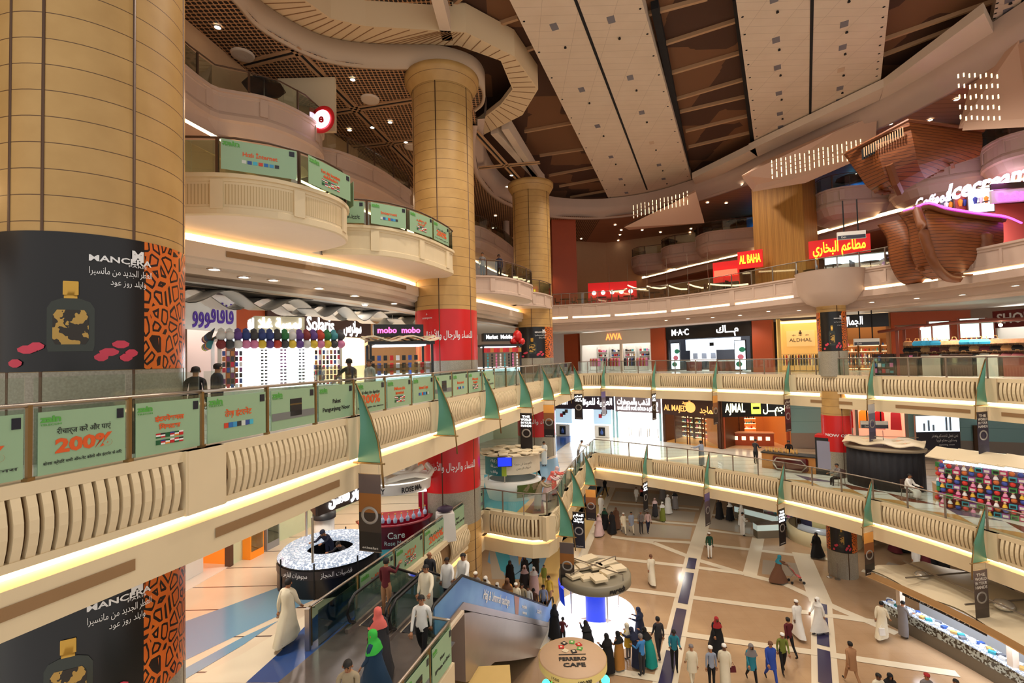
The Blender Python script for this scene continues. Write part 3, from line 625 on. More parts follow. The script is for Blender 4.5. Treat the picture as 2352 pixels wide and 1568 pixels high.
# advertising film on the glass of the left-hand side
darkpanel = mat('emblem_navy', (28, 32, 44), .4); zg = mat('ad_green', (88, 168, 70), .5); zo = mat('ad_orange', (222, 92, 36), .5); zk = mat('ad_ink', (32, 32, 34), .5)
fcols = [mat('flag_%d' % i, c, .5) for i, c in enumerate(((20, 90, 50), (196, 30, 36), (240, 240, 236), (20, 20, 22), (40, 60, 130), (238, 140, 40)))]
icols = [mat('icon_%d' % i, c, .5) for i, c in enumerate(((50, 50, 54), (206, 214, 204), (50, 80, 150), (70, 180, 206), (208, 70, 40), (40, 110, 180), (60, 150, 200)))]
def poster(root, a, b, nn, kind, words, h=1.0, lab=None, order=0):
    """printed film fixed on one pane; a,b = pane ends (local), words per kind"""
    d = (b-a).normalized(); L = (b-a).length-.16; c = (a+b)/2+nn*.045; ang = math.atan2(d.y, d.x); w_ = L
    X = Vector((d.x, d.y, 0)); 
    if (Vector((-d.y, d.x))).dot(nn) > 0: X = -X
    k = min(1.0, L/1.5)
    mb = MB().obox((c.x, c.y, .05), L, .012, .88*h, ang); po = mb.build('advert_film', [film], root)
    if lab: po['label'] = lab
    P3 = lambda u, v: (c.x+X.x*u*w_/2+nn.x*.012, c.y+X.y*u*w_/2+nn.y*.012, .05+.88*h*v)
    def T(s, u, v, size, m, fit=None, bold=0, arabic=False): return text(s, size*k*h, m, po, 'lettering', P3(u, v), X, depth=.002, fit=fit and fit*w_, bold=bold, arabic=arabic)
    def sq(u, v, sx, sz, m, nm='printed_block'):
        p = P3(u, v); return MB().obox((p[0], p[1], p[2]), sx, .006, sz, ang, 0, True).build(nm, m, po)
    if kind != 'plain':
        T('zain', -.74, .88, .17, zg, .22, .006); T('TELECOM', -.74, .79, .05, zg, .22); sq(.86, .86, .13*k, .15*h, darkpanel, 'emblem')
    if kind == '200':
        T(words[0], .0, .66, .15, zk, .62 if words[0] else None); T('200%', 0, .42, .36, zo, .66, .012); T(words[1], 0, .17, .08, zk, .9)
    elif kind == 'flags':
        T(words[0], 0, .66, .15, zo, .46, .004); T(words[1], 0, .5, .14, zo, .34, .004)
        for r in range(2):
            mb = MB()
            for j in range(6):
                p = P3(-.36+j*.145, .34-r*.13)
                for b_ in range(3): mb.obox((p[0], p[1], p[2]-.04+b_*.026*h), .1*k, .006, .026*h, ang, [(0, 2, 1), (1, 2, 3), (0, 0, 0), (2, 1, 4), (5, 2, 0), (1, 1, 2)][(j+r*2) % 6][b_])
            mb.build('flag_row', fcols, po)
    elif kind == 'icons':
        T(words[0], 0, .58, .17, zo, .46, .004)
        for j in range(7): sq(-.42+j*.145, .33, .10*k, .10*h, icols[(j+order) % 7], 'app_icon')
    elif kind == 'shrine':
        sq(0, .33, w_*.98, .16*h, mat('crowd_grey', (120, 122, 120), .6), 'crowd_band'); sq(.08, .52, w_*.27, .4*h, zk, 'black_cube'); sq(.08, .6, w_*.27, .035*h, mat('gold_band', (170, 140, 80), .5), 'gold_band'); T(words[0], .35, .33, .14, fcols[1], .3, .004)
    elif kind == 'noor':
        T(words[0], .0, .52, .16, zk, None, .003); T(words[1], .0, .3, .16, zk, .8, .003)
    return po
# nodes 2..9 of the left edge carry three panes each
KINDS = [[('noor', ('ज़ैन', 'टॉकटाइम')), ('200', ('', 'टॉकटाइम पाएं बोनस')), ('200', ('रीचार्ज करें और पाएं', 'बोनस क्रेडिट सभी ऑन-नेट कॉलों और इंटरनेट के लिए')), ('flags', ('इंटरनेशनल', 'िमनटस'))],
         [('icons', ('तेज़ इंटरनेट',)), ('shrine', ('नूर पैक',)), ('noor', ('Paket', 'Pengunjung Noor'))],
         [('200', ('Isi ulang dan dapatkan', 'bonus panggilan dan internet')), ('flags', ('Menit', 'Internasional')), ('icons', ('Internet Cepat',))],
         [('shrine', ('Noor',)), ('icons', ('Internet',)), ('flags', ('Menit', 'Panggilan'))],
         [('noor', ('Noor', 'Visitors')), ('plain', ()), ('plain', ())]]
names_l = ['nearest bay, film with the big orange 200% beside the huge stone column', 'bay with the black cube picture and the words Paket Pengunjung Noor', 'bay in front of which the white-roofed phone kiosk stands', 'bay in front of the red wrapped column', 'bay just past the red wrapped column']
order = 0
BL2 = E2L if 1 else [(-7.55, 4.3), (-5.85, 9.1), (-4.5, 13.6), (-3.0, 18.1), (-1.5, 22.7), (.2, 27.4), (1.8, 31.8), (3.4, 36.2), (4.9, 40.4), (5.9, 43.4)]
for i in range(8):
    if i < 5: lab = 'glass railing of the left upper gallery, '+names_l[i]
    else: lab = 'clear glass railing of the left upper gallery, '+('bay before the leopard-print column', 'second bay past the leopard-print column', 'short last bay at the far corner')[i-5]
    NP = 4 if i == 0 else 3
    root, pts, nn, o = railing(BL2, i, L2, 1, lab, None, NP, gl=glass if i > 4 else glassg, pm=bronze if i < 5 else steel2, rail_m=steel)
    if i < 5:
        # tall clear wind-screen rising above the rail
        for k in range(NP):
            a, b = pts[k], pts[k+1]; d = (b-a).normalized()
            if i < 3: MB().obox(((a.x+b.x)/2, (a.y+b.y)/2, 1.08), (b-a).length-.1, .012, .34, math.atan2(d.y, d.x)).build('wind_screen', glass, root)
            kd, wd = KINDS[i][k]
            if kd != 'plain': poster(root, a, b, nn[k], kd, wd, order=order); order += 1
        for k in range(NP): MB().obox((pts[k].x+nn[k].x*.0, pts[k].y, 0), .09, .11, .05, 0).build('post_foot', bronze, root)
for i in range(8):
    railing(E2R, i, L2, 1, 'clear glass railing of the far upper gallery, '+('bay in front of the white-lit clothes shop', 'bay left of the black cosmetics shop', 'bay in front of the black cosmetics shop', 'bay in front of the gold-lit robe shop', 'bay beside the slim leopard-wrapped column', 'bay in front of the bag stall', 'bay at the right end of the bag stall', 'bay beyond the right edge')[i], None, 3)
for i in range(5):
    railing(E1L, i, L1, 1, 'glass railing of the lower left gallery, '+('short bay facing the viewer, in front of the round white kiosk', 'bay at the corner by the man in a grey thobe', 'middle bay with people leaning on it', 'bay near the far corner', 'last short bay at the corner')[i], None, 3 if i else 3)
for i in range(7):
    railing(E1R, i, L1, 1, 'glass railing of the lower right gallery, '+('bay nearest the far corner', 'bay in front of the gold shop', 'bay in front of the brown coffee kiosk', 'bay in front of the black curtained kiosk', 'bay in front of the toy kiosk', 'bay at the right edge of the view', 'bay beyond the right edge')[i], None, 3)
for i in [0, 1, 2, 3, 4, 5, 6]:
    railing(E3R, i, L3, 1, 'glass railing of the food court edge, '+('behind the leopard column', 'by the terracotta pillar', 'by the white lit counter', 'in the middle of the dining tables', 'by the red lit stall', 'left of the gold mosaic pillar', 'under the yellow Arabic sign', 'by the seated man in lilac light', 'behind the ship bow', 'right of the ship bow')[i], None, 3)
# railings beside the escalators on the first floor, with film
g0, g1 = ES(11.0, -9.45), (-1.7, 24.85)
GL = [g0, N(g0, g1, .5), g1]
esk = [[('icons', ('تقسيط',)), ('flags', ('دقائق', 'دولية')), ('flags', ('دقائق', 'دولية'))], [('200', ('اشحن واحصل على', 'رصيد مجاني')), ('noor', ('Noor', 'Paket')), ('shrine', ('نور',))]]
for i in range(2):
    root, pts, nn, o = railing(GL, i, L1, 1, 'glass railing along the left of the escalators, '+('near half with mint advertising film', 'far half rising to the corner')[i], None, 3, gl=glassg, pm=bronze, sub=2, rail_m=steel)
    for k in range(3):
        if i or k: poster(root, pts[k], pts[k+1], nn[k], *esk[i][k], order=k)
slat_gallery([(-4.4, 16.2), N((-4.4, 16.2), g1, .5), (-1.65, 24.9)], 1, L1, 4, pil=False)
GR = [ES(4.2, -5.45), ES(7.8, -5.45), ES(11.35, -5.45)]
for i in range(2):
    root, pts, nn, o = railing(GR, i, L1, 1, 'glass railing right of the escalator landing, '+('part running off the bottom of the view', 'part beside the landing plate')[i], None, 3, gl=glassg, pm=bronze, sub=2, rail_m=steel)
    for k in range(3): poster(root, pts[k], pts[k+1], nn[k], *[('noor', ('Noor', 'Paket')), ('shrine', ('Noor',)), ('noor', ('Noor', 'Pack'))][k], order=k)
root, pts, nn, o = railing([ES(11.35, -6.2), ES(11.35, -5.45)], 0, L1, -1, 'short glass railing across the end of the landing, beside the blue escalator side', None, 1, gl=glassg, pm=bronze, sub=2, rail_m=steel)
trim(MB().prism([ES(3, -5.5), ES(11.4, -5.5), ES(11.4, -5.38), ES(3, -5.38)], L1-1.9, L1+.05), cream)
# ================================================================ sails and hanging banners
glow = mat('sunset_print', (226, 160, 84), .4)
def banner_mesh(kind, lab_name):
    """banner hangs in the local x-z plane: x from .16 to .94, z from -1.55 to -3.62"""
    return None
DES = {'road': ((96, 84, 84), (150, 96, 44), (58, 48, 42), (20, 18, 18)), 'coin': ((24, 20, 24),)*4, 'sunset': ((236, 168, 84), (150, 92, 52), (60, 40, 34), (30, 22, 24)), 'blue': ((104, 92, 150), (96, 80, 90), (70, 58, 60), (60, 52, 54)), 'maroon': ((60, 30, 38), (96, 30, 44), (86, 22, 36), (50, 18, 26)), 'grey': ((186, 190, 200), (120, 118, 140), (84, 80, 110), (64, 60, 88)), 'navy': ((40, 34, 46), (44, 38, 60), (50, 44, 66), (40, 36, 56)), 'dusk': ((110, 96, 96), (90, 76, 70), (80, 68, 62), (70, 60, 54))}
def sail_mesh(z0):
    root = thing('sail_ornament', 'x', 'sail ornament')
    mast = [(.10, 0, 1.0), (.34, 0, .55), (.60, 0, 0), (.80, 0, -.6), (.90, 0, -1.2), (.95, 0, -1.85)]
    MB().tube(mast, [.022, .026, .028, .028, .028, .03], 8).build('mast', bronze, root, True)
    MB().tube([(.0, 0, -1.2), (1.0, 0, -1.2)], .028, 8).build('boom', bronze, root, True)
    MB().tube([(.12, 0, 1.0), (.12, 0, -1.25)], .006, 5).build('wire', steel2, root)
    mb = MB(); cols = 5; rows = 9; ring = []
    for r in range(rows):
        t = r/(rows-1); z = .92-2.1*t
        xo = .12+.80*math.sin(min(1, t*1.02)*PI/2)**1.15*.98; xi = .13+.10*math.sin(PI*t)
        ring.append([(xi+(xo-xi)*c/(cols-1), .10*math.sin(PI*c/(cols-1))*math.sin(PI*min(1, t+.1)), z) for c in range(cols)])
    vs = [v for rr in ring for v in rr]; fs = []
    for r in range(rows-1):
        for c in range(cols-1): fs.append((r*cols+c, r*cols+c+1, (r+1)*cols+c+1, (r+1)*cols+c))
    mb.add(vs, fs); mb.add([(x, y+.012, z) for x, y, z in vs], [f[::-1] for f in fs]); mb.build('sail', sailm, root, True)
    return root
sail0 = sail_mesh(0); used = [False]
def put_sail(nodes, q, z, label):
    p, n, d = edge_pt(nodes, 1, q); rz = math.atan2(n.y, n.x)
    if not used[0]: r = sail0; used[0] = True; r.location = (p.x, p.y, z); r.rotation_euler = (0, 0, rz); r['label'] = label; r['group'] = 'green sails along the gallery edges'
    else: r = dup(sail0, (p.x, p.y, z), rz, label)
    return p, n, rz
circ = mat('coin_silver', (168, 164, 160), .35, .4)
def put_banner(p, n, rz, z, kind, words, label, grp, flip=False):
    root = thing('hanging_banner', label, 'banner', (p.x, p.y, z), rz, grp)
    mb = MB(); c = DES[kind]; k = len(c)
    x0, x1, zt, zb_ = .16, .86, -1.5, -3.6
    ms = [mat('print_%s_%d' % (kind, i), cc, .45) for i, cc in enumerate(c)]
    for i in range(k): mb.box(x0, x1, -.008, .008, zt+(zb_-zt)*(i+1)/k, zt+(zb_-zt)*i/k, i)
    f = mb.build('fabric', ms, root)
    for s in (zt, zb_): MB().tube([(x0-.01, 0, s), (x1+.02, 0, s)], .014, 6).build('rod', steel2, root)
    for s in (x0+.05, x1-.05): MB().tube([(s, 0, zt), (s, 0, -1.235)], .005, 4).build('cord', steel2, root)
    for sgn in (-1, 1):
        X = (-1, 0, 0) if sgn > 0 else (1, 0, 0); y = .012*sgn
        for j, (s, sz, ar) in enumerate(words): text(s, sz, whites if kind == 'coin' else white, f, 'lettering', (.51, y, -1.7-j*.17), X, depth=.001, fit=min(.6, .12*len(s)+.1), bold=.003, arabic=ar)
        mb = MB(); mb.lathe((0, 0, 0), [(.27, 0), (.27, .01), (.2, .012), (.19, .006)], 28, 0); me = [(.51+v[0], y+sgn*v[2], -2.62+v[1]*.9) for v in mb.v]; mb.v = me; mb.build('ring_motif', circ, f, True)
        text('etisalat', .09, white, f, 'lettering', (.51, y, -3.5), X, depth=.001, fit=.5)
    return root
tw = lambda *a: [(s, .17, False) for s in a]; ta = lambda *a: [(s, .2, True) for s in a]
W_EN = tw('THE', 'WORLD', 'IN YOUR', 'HANDS'); W_AR = ta('العالم', 'بين', 'يديك')
SG = [(E2L, q, L2, 'green sail on the left upper gallery, '+s) for q, s in ((2, 'the nearest one, above the road banner'), (3, 'in front of the red wrapped column'), (4, 'just right of the red wrapped column'), (5, 'above the banner reading THE WORLD IN YOUR HANDS'), (6, 'above the sunset banner'), (7, 'above the blank rail'), (8, 'last before the far corner'))]
SG += [(E2R, q, L2, 'slim green sail on the far upper gallery, '+s) for q, s in ((1, 'first right of the far corner'), (2, 'left of the black cosmetics shop'), (3, 'at the right end of the black cosmetics shop'), (4, 'before the gold-lit robe shop'), (5, 'before the bag stall'), (6, 'rightmost, nearly edge-on to a broad fold'))]
SG += [(E1L, q, L1, 'green sail on the lower left gallery, '+s) for q, s in ((1.25, 'nearest, above the mountain banner'), (2.2, 'middle of the three, above the Arabic banner'), (3.2, 'farthest, above the orange-topped banner'))]
SG += [(E1R, q, L1, 'slim green sail on the lower right gallery, '+s) for q, s in ((1, 'farthest, near the walking crowd'), (2, 'before the gold shop'), (3, 'before the brown coffee kiosk'), (4, 'before the black curtained kiosk'), (5, 'before the toy kiosk'))]
BN = {('L2', 2): ('road', [], 'tall banner with a mountain road and a silver ring, hanging left of the rose-coloured kiosk'), ('L2', 5): ('coin', W_EN, 'black banner reading THE WORLD IN YOUR HANDS, beside the round white kiosk'), ('L2', 6): ('sunset', [], 'sunset banner with ring, hanging before the red far-left column'), ('L2', 8): ('coin', W_AR, 'black banner with Arabic words before the purple perfume shop sign'),
      ('R2', 1): ('blue', [], 'violet-topped banner before the purple perfume shop'), ('R2', 2): ('coin', W_AR, 'narrow black banner between the jewellery and perfume shop signs'), ('R2', 3): ('sunset', [], 'orange-topped narrow banner left of the AJMAL sign'), ('R2', 4): ('maroon', W_AR, 'maroon banner at the right end of the AJMAL sign'), ('R2', 5): ('grey', [], 'pale grey banner above the black curtained kiosk'), ('R2', 6): ('navy', W_EN, 'navy banner with white words above the toy kiosk'),
      ('L1', 1.25): ('road', [], 'dark mountain road banner hanging above the yellow escalator floor'), ('L1', 2.2): ('coin', W_AR, 'black banner with bold Arabic words above the ground floor crowd'), ('L1', 3.2): ('sunset', [], 'orange sky banner beside the black Arabic one'),
      ('R1', 1): ('coin', W_AR, 'grey-black banner hanging over the far crowd on the ground floor'), ('R1', 2): ('blue', [], 'violet-topped banner beside the two women in black'), ('R1', 3): ('coin', W_EN, 'dark banner beside the glass jewellery counters'), ('R1', 4): ('sunset', [], 'golden-topped banner beside the leopard-wrapped ground column'), ('R1', 5): ('dusk', W_EN, 'brown banner hanging over the long kiosk roof')}
for nodes, q, z, lab in SG:
    p, n, rz = put_sail(nodes, q, z, lab)
    key = (('L' if nodes in (E2L, E1L) else 'R')+('2' if z == L2 else '1'), q)
    key = ({'L2': 'L2', 'R2': 'R2', 'L1': 'L1', 'R1': 'R1'}[key[0]], q)
    if key in BN: put_banner(p, n, rz, z, BN[key][0], BN[key][1], BN[key][2], 'banners hung below the sails')

# ================================================================ scalloped balconies, third and fourth floors
def flipnorm(path): return path
def lobe(path, z, side, m, label=None, soff=1.0, base=None, rail=True, film_=False, flat=True, sub=4, post_n=4, glow=True, ribbed=False, seq=()):
    """balcony with rounded plan: path runs along the outer edge, base = polygon points closing it at the back"""
    pth = catmull(path, sub); base = base or []
    mb = MB()
    if flat: prof = [(-.25, 0), (-.25, .06), (.06, .06), (.06, -.04), (.0, -.05), (.0, -.13), (-.03, -.14), (-.03, -.78), (.0, -.8), (.0, -soff+.03), (-.06, -soff)]
    else: prof = [(-.25, 0), (-.25, .06), (.08, .06), (.08, -.06), (.0, -.08), (.0, -.2), (-.03, -.22), (-.03, -.85), (.0, -.88), (.05, -1.0), (.05, -1.2), (-.05, -1.28), (-.25, -1.75), (-.7, -2.0)]
    sweep(mb, pth, prof, side, z)
    ns = normals(pth, side)
    o_ = -.06 if flat else -.7
    bot = [(p[0]+n.x*o_, p[1]+n.y*o_, z-(soff if flat else 2.0)) for p, n in zip(pth, ns)]+[(b[0], b[1], z-(soff if flat else 2.0)) for b in base]
    mb.face(bot, 1); mb.face([(p[0]+n.x*-.2, p[1]+n.y*-.2, z+.02) for p, n in zip(pth, ns)]+[(b[0], b[1], z+.02) for b in base], 1)
    k = len(pth)-1; st = max(2, k//4)                                      # raised stiles framing sunken panels
    for i in range(0, k+1, st):
        p, n = pth[i], ns[i]; mb.obox((p[0]-n.x*.0, p[1]-n.y*.0, z-.84), .3, .06, .74, math.atan2(n.y, n.x)+PI/2)
    trim(mb, [m, pale])
    if ribbed:
        mb = MB(); sweep(mb, pth, [(-.025, -.2), (-.025, -.72)], side, z); trim(mb, MATS['ribbed_plaster'])
    if rail:
        o = Vector(pth[0]); root = thing('glass_railing', label, 'railing', (o.x, o.y, z+.06))
        cum = [0]
        for p, q in zip(pth, pth[1:]): cum.append(cum[-1]+(Vector(q)-Vector(p)).length)
        def al(s):
            for j in range(len(pth)-1):
                if s <= cum[j+1]+1e-6 or j == len(pth)-2:
                    t = (s-cum[j])/(cum[j+1]-cum[j]); return Vector(pth[j]).lerp(Vector(pth[j+1]), t)-o
        n = post_n; h = .9
        for j in range(n+1):
            p = al(cum[-1]*j/n); MB().obox((p.x, p.y, 0), .07, .07, h+.03, 0).build('post', brownm, root)
            if j < n:
                pl = [al(cum[-1]*(j+t/3)/n) for t in range(4)]
                mb = MB()
                for a, b in zip(pl, pl[1:]):
                    d = b-a; mb.obox(((a.x+b.x)/2, (a.y+b.y)/2, .03), d.length, .012, h-.08, math.atan2(d.y, d.x))
                mb.build('glass_panel', glassg if film_ else glass, root)
                if film_ and j < len(seq) and seq[j]:
                    a, b = pl[0], pl[-1]; d = (b-a).normalized(); nn_ = Vector((d.y, -d.x))*side
                    mid = (pl[1]+pl[2])/2; sg = abs((mid-(a+b)/2).dot(nn_))+.03; poster(root, a+nn_*sg, b+nn_*sg, nn_, *seq[j], h=.88, order=j)
        mb = MB(); mb.tube([(*al(cum[-1]*t/10), h+.03) for t in range(11)], .032, 8); mb.build('handrail', brownm, root, True)
# ---- left side, third floor
B3 = [(-12.5, 4), (-10.7, 8.5), (-9.0, 13.0), (-6.3, 17.6), (-4.7, 21.6), (-3.6, 26.2), (-1.4, 31), (.4, 36), (1.6, 40), (3.2, 45.6)]
q3 = [('plain', ()), ('icons', ('Hızlı İnternet',)), ('flags', ('Yurt dışı konuşma', 'dakikaları')), ('200', ('Kontör yükle', 'konuşma ve internet'))]
lobe([(-9.3, 11.9), (-8.25, 12.05), (-7.1, 12.15), (-6.1, 12.65), (-5.4, 13.5), (-5.05, 14.4), (-5.25, 15.5), (-6.2, 16.3)], L3, 1, cream, 'curved glass railing with mint film reading Hızlı İnternet, on the nearest round balcony', 1.0, [(-7.6, 17), (-10.5, 13)], True, True, True, 4, 4, ribbed=True, seq=(None, q3[1], q3[2], q3[3]))
lobe([(-6.6, 16.9), (-5.6, 17.0), (-4.6, 17.4), (-3.75, 18.3), (-3.2, 19.4), (-2.8, 20.6), (-2.55, 21.6), (-2.9, 22.35)], L3, 1, cream, 'curved glass railing with mint film, on the second round balcony before the tall column', 1.0, [(-4.6, 22.9), (-7.6, 18)], True, True, True, 4, 5, seq=(('noor', ('شرائح', 'المعتمرين والحجاج')), ('icons', ('Internet',)), ('flags', ('دقائق', 'دولية')), ('200', ('اشحن واحصل', 'رصيد')), None))
lobe([(-3.2, 27.3), (-1.9, 28.0), (-.8, 28.4), (.1, 29.4), (.9, 30.9), (1.45, 32.6), (1.2, 34), (.2, 34.6)], L3, 1, pinkp, 'curved glass railing of the round balcony between the two tall columns, people behind it', 1.0, [(-1.2, 34), (-3.4, 28.5)], True, False, True, 4, 5)
lobe([(.4, 35.0), (1.5, 35.6), (2.3, 36.4), (2.9, 37.6), (3.3, 38.8), (2.9, 40.2)], L3, 1, pinkp, 'curved glass railing of the small round balcony beside the far column', 1.0, [(1.2, 40), (-.4, 36)], True, False, True, 4, 3)
b3 = catmull(B3, 4); mb = MB()
sweep(mb, b3, [(.0, .0), (.0, -1.0), (-.35, -1.05), (-.35, -1.05), (-.55, -1.22), (-.02, -1.32), (.0, -1.75), (-.12, -1.77), (-.12, -1.95), (-.5, -1.98), (-.5, -2.16), (-1.0, -2.18), (-1.0, -2.4), (-1.2, -2.42)], 1, L3)
for i in range(len(mb.m)): pass
mb.m = [1 if (i//(len(b3)-1)) in (3,) else 0 for i in range(len(mb.m))]
trim(mb, [pale, cove])
slab(b3+list(reversed([(-16, 2), (-14.5, 14), (-13.0, 19.1), (-12.2, 24.2), (-9.9, 32.2), (-7, 42), (0, 56)])), L3, pale)
soffit(b3, 1, 4.0, [(-13, 4)]+W2L[1:], white)
for a, b in ((.42, .52), (.62, .75)):
    pass
mb = MB(); bb = off([N(b3[i], b3[i+1], 0) for i in range(9, 17)], 1, .012); sweep(mb, bb, [(0, -1.45), (.01, -1.45), (.01, -1.62), (0, -1.62)], 1, L3); trim(mb, shade_and_grille)
# recessed ceiling slots with wavy white leaves, second floor left walk
for (x0, y0), (x1, y1), lab in (((-10.3, 13.5), (-8.2, 18.6), 'nearest the huge column'), ((-8.4, 18.8), (-6.6, 23.6), 'above the cap kiosk'), ((-6.3, 24.4), (-4.7, 29.5), 'beyond the red column')):
    d = Vector((x1-x0, y1-y0)); L = d.length; ang = math.atan2(d.y, d.x); c = ((x0+x1)/2, (y0+y1)/2)
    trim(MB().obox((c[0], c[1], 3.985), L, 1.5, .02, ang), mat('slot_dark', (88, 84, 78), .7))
    root = thing('ceiling_baffle', 'wavy white leaf-shaped ceiling baffle with hidden light, '+lab, 'ceiling ornament', (c[0], c[1], 3.95), ang, 'wavy ceiling baffles')
    mb = MB(); n = 24
    for s, ph in ((-.35, 0), (.35, 1.6)):
        vs = []; 
        for i in range(n+1):
            t = i/n; x = (t-.5)*L*.96; zz = -.28-.26*math.sin(t*PI*4+ph); vs += [(x, s-.42, zz), (x, s+.42, zz+.06)]
        mb.add(vs, [(2*i, 2*i+2, 2*i+3, 2*i+1) for i in range(n)]); mb.add([(x, y, z+.03) for x, y, z in vs], [(2*i, 2*i+1, 2*i+3, 2*i+2) for i in range(n)])
    mb.build('leaf', white, root, True)
    MB().tube([(-L*.4, 0, .02), (-L*.4, 0, -.3)], .02, 5).build('hanger', white, root)
# ---- left side, fourth floor
lobe([(-12.6, 14.5), (-12.2, 17.0), (-12.0, 19.2), (-11.3, 19.75), (-10.3, 20.2), (-9.5, 21.2), (-9.0, 22.6), (-9.3, 24.0), (-10.4, 24.9)], L4, 1, pinkp, 'railing of the highest left balcony, folded black parasol behind it', 1.0, [(-14, 25), (-14, 14)], True, False, False, 3, 6)
lobe([(-10.4, 25.0), (-9.4, 25.4), (-8.4, 26.6), (-7.5, 28.6), (-6.9, 30.8), (-6.6, 32.3), (-7.4, 33.6)], L4, 1, pinkp, 'railing of the second highest left balcony, left of the tall column', 1.0, [(-9.5, 34), (-12, 26)], True, False, False, 3, 5)
lobe([(-3.4, 40.5), (-2.4, 41.4), (-1.3, 44.0), (-.2, 47.5), (.4, 50.5), (-.4, 53)], L4, 1, pinkp, 'railing of the small high balcony between the two tall columns', 1.0, [(-3, 54), (-5, 42)], True, False, False, 3, 4)
B4 = [(-13.0, 8), (-12.9, 14), (-11.8, 20), (-10.2, 25.8), (-7.4, 34), (-4.4, 42), (-1, 53), (5, 62)]
b4 = catmull(B4, 4); mb = MB(); sweep(mb, b4, [(-.1, 0), (-.1, -2.0), (.15, -2.0), (.15, -2.0), (.15, -2.14), (-.3, -2.16), (-1.0, -2.2)], 1, L4); mb.m = [1 if (i//(len(b4)-1)) in (3,) else 0 for i in range(len(mb.m))]; trim(mb, [pinkp, cove])
slab(b4+[(5, 66), (-24, 66), (-24, 4)], L4, pale)
# round lit emblem on the high wall
root = thing('round_sign', 'round red and white lit sign on the high wall left of the tall column', 'sign', (-8.68,22.50,13.05), -.25)
MB().lathe((0, 0, 0), [(.001, 0), (.62, 0), (.66, .06), (.001, .08)], 32).build('disc', redc, root).rotation_euler = (PI/2, 0, 0)
d_ = MB().lathe((0, 0, .09), [(.001, 0), (.42, 0), (.44, .03), (.001, .04)], 28).build('white_disc', neonw, root); d_.rotation_euler = (PI/2, 0, 0)
text('e', .6, redc, root, 'lettering', (0, -.16, 0), depth=.01, bold=.02)
trim(MB().box(-11.2, -8.4, 23.3, 23.5, L4, 15.6), mat('beige_screen', (226, 206, 170), .6))
# folded parasols and speakers on the high balcony
def parasol(loc, label, s=1.0, open_=True):
    r = thing('parasol', label, 'parasol', loc, random.random()*3)
    MB().tube([(0, 0, 0), (0, 0, 2.1*s)], .03, 6).build('pole', steel2, r)
    MB().lathe((0, 0, 1.55*s), [(1.25*s, 0), (1.22*s, .06), (.7*s, .32*s), (.02, .55*s)], 8, 0).build('canopy', dblack, r)
    MB().lathe((0, 0, 0), [(.28, 0), (.28, .06), (.04, .08)], 12, 0, True).build('base', steel2, r); return r
ps0 = parasol((-10.9, 21.4, L4+.02), 'black square parasol on the highest left balcony, only its top showing', .72)
# ---- right side, fourth floor: four scallops, pillar, then three more
R4 = [('leftmost of the pink scalloped balconies', [(13.6, 64), (12.5, 62.5), (12.4, 60.6), (13.6, 59.4), (15.2, 58.4), (16.0, 56.8)]), ('second pink scalloped balcony from the left', [(15.4, 57.4), (14.3, 56.5), (14.6, 54.8), (15.8, 54.2), (17.4, 53.4), (17.8, 51.8)]),
      ('third pink scalloped balcony from the left', [(17.6, 53), (16.4, 52), (16.6, 50.3), (17.7, 49.5), (19.2, 48.6), (19.8, 47)]), ('large pink scalloped balcony touching the gold mosaic pillar', [(19.6, 48.5), (18.3, 47.2), (18.5, 45.0), (20.1, 44.2), (22.4, 43.4), (24.6, 42.0)]),
      ('pink scalloped balcony under the blue mural, right of the gold pillar', [(24.2, 37.4), (22.9, 36.4), (22.4, 34.4), (23.2, 33.3), (25.2, 33.0), (27.2, 33.0)]), ('pink scalloped balcony that the dark ship stern rests on', [(26.6, 33.4), (25.6, 32), (25.6, 30.0), (26.8, 28.8), (28.4, 28.1), (30, 28)]), ('pink scalloped balcony in the right corner', [(28.8, 29), (27.4, 27.6), (26.9, 26.0), (27.5, 25.0), (28.6, 24.4), (30, 23)])]
for lab, pth in R4:
    lobe(pth, L4, 1, pinkp, 'railing of the '+lab, 1.0, [(pth[-1][0]+2.2, pth[-1][1]+1.5), (pth[0][0]+2.2, pth[0][1]+1.5)], True, False, False, 3, 4)
B4R = [(4, 67), (8.9, 66.7), (12.7, 66.3), (14.6, 61.5), (16.9, 56.2), (19.6, 49.9), (22.8, 43.6), (24.2, 39.0), (26.2, 32.8), (29, 26), (30.5, 20), (31, 12)]
b4r = catmull(B4R, 4); mb = MB(); sweep(mb, b4r, [(-.1, .0), (-.1, -1.85), (.2, -1.88), (.2, -1.88), (.2, -2.12), (-.25, -2.2), (-.25, -2.75), (-.7, -2.8)], 1, L4); mb.m = [1 if (i//(len(b4r)-1)) in (3,) else 0 for i in range(len(mb.m))]; trim(mb, [pinkp, cove])
slab(off(b4r, 1, -.1)+[(46, 12), (46, 66), (4, 72)], L4, pinkp)
mb = MB(); mb.face([(p[0], p[1], 10.2) for p in off(b4r, 1, -.6)]+[(46, 12, 10.2), (46, 66, 10.2), (4, 72, 10.2)]); struct(mb.build('ceiling', mat('dining_ceiling', (206, 150, 116), .6)))
slab(off(catmull(E3R, 4), 1, -.1)+[(46, 12), (46, 66), (3, 66)], L3, mat('food_court_floor', (150, 104, 78), .3))
# white round posts of the fourth floor
for x, y in ((13.4, 63.5), (15.9, 59.0), (20.2, 58), (-.3, 49.5)):
    mb = MB().lathe((x, y, 0), [(.32, L4), (.32, CZ)], 16); trim(mb, pinkp, True)
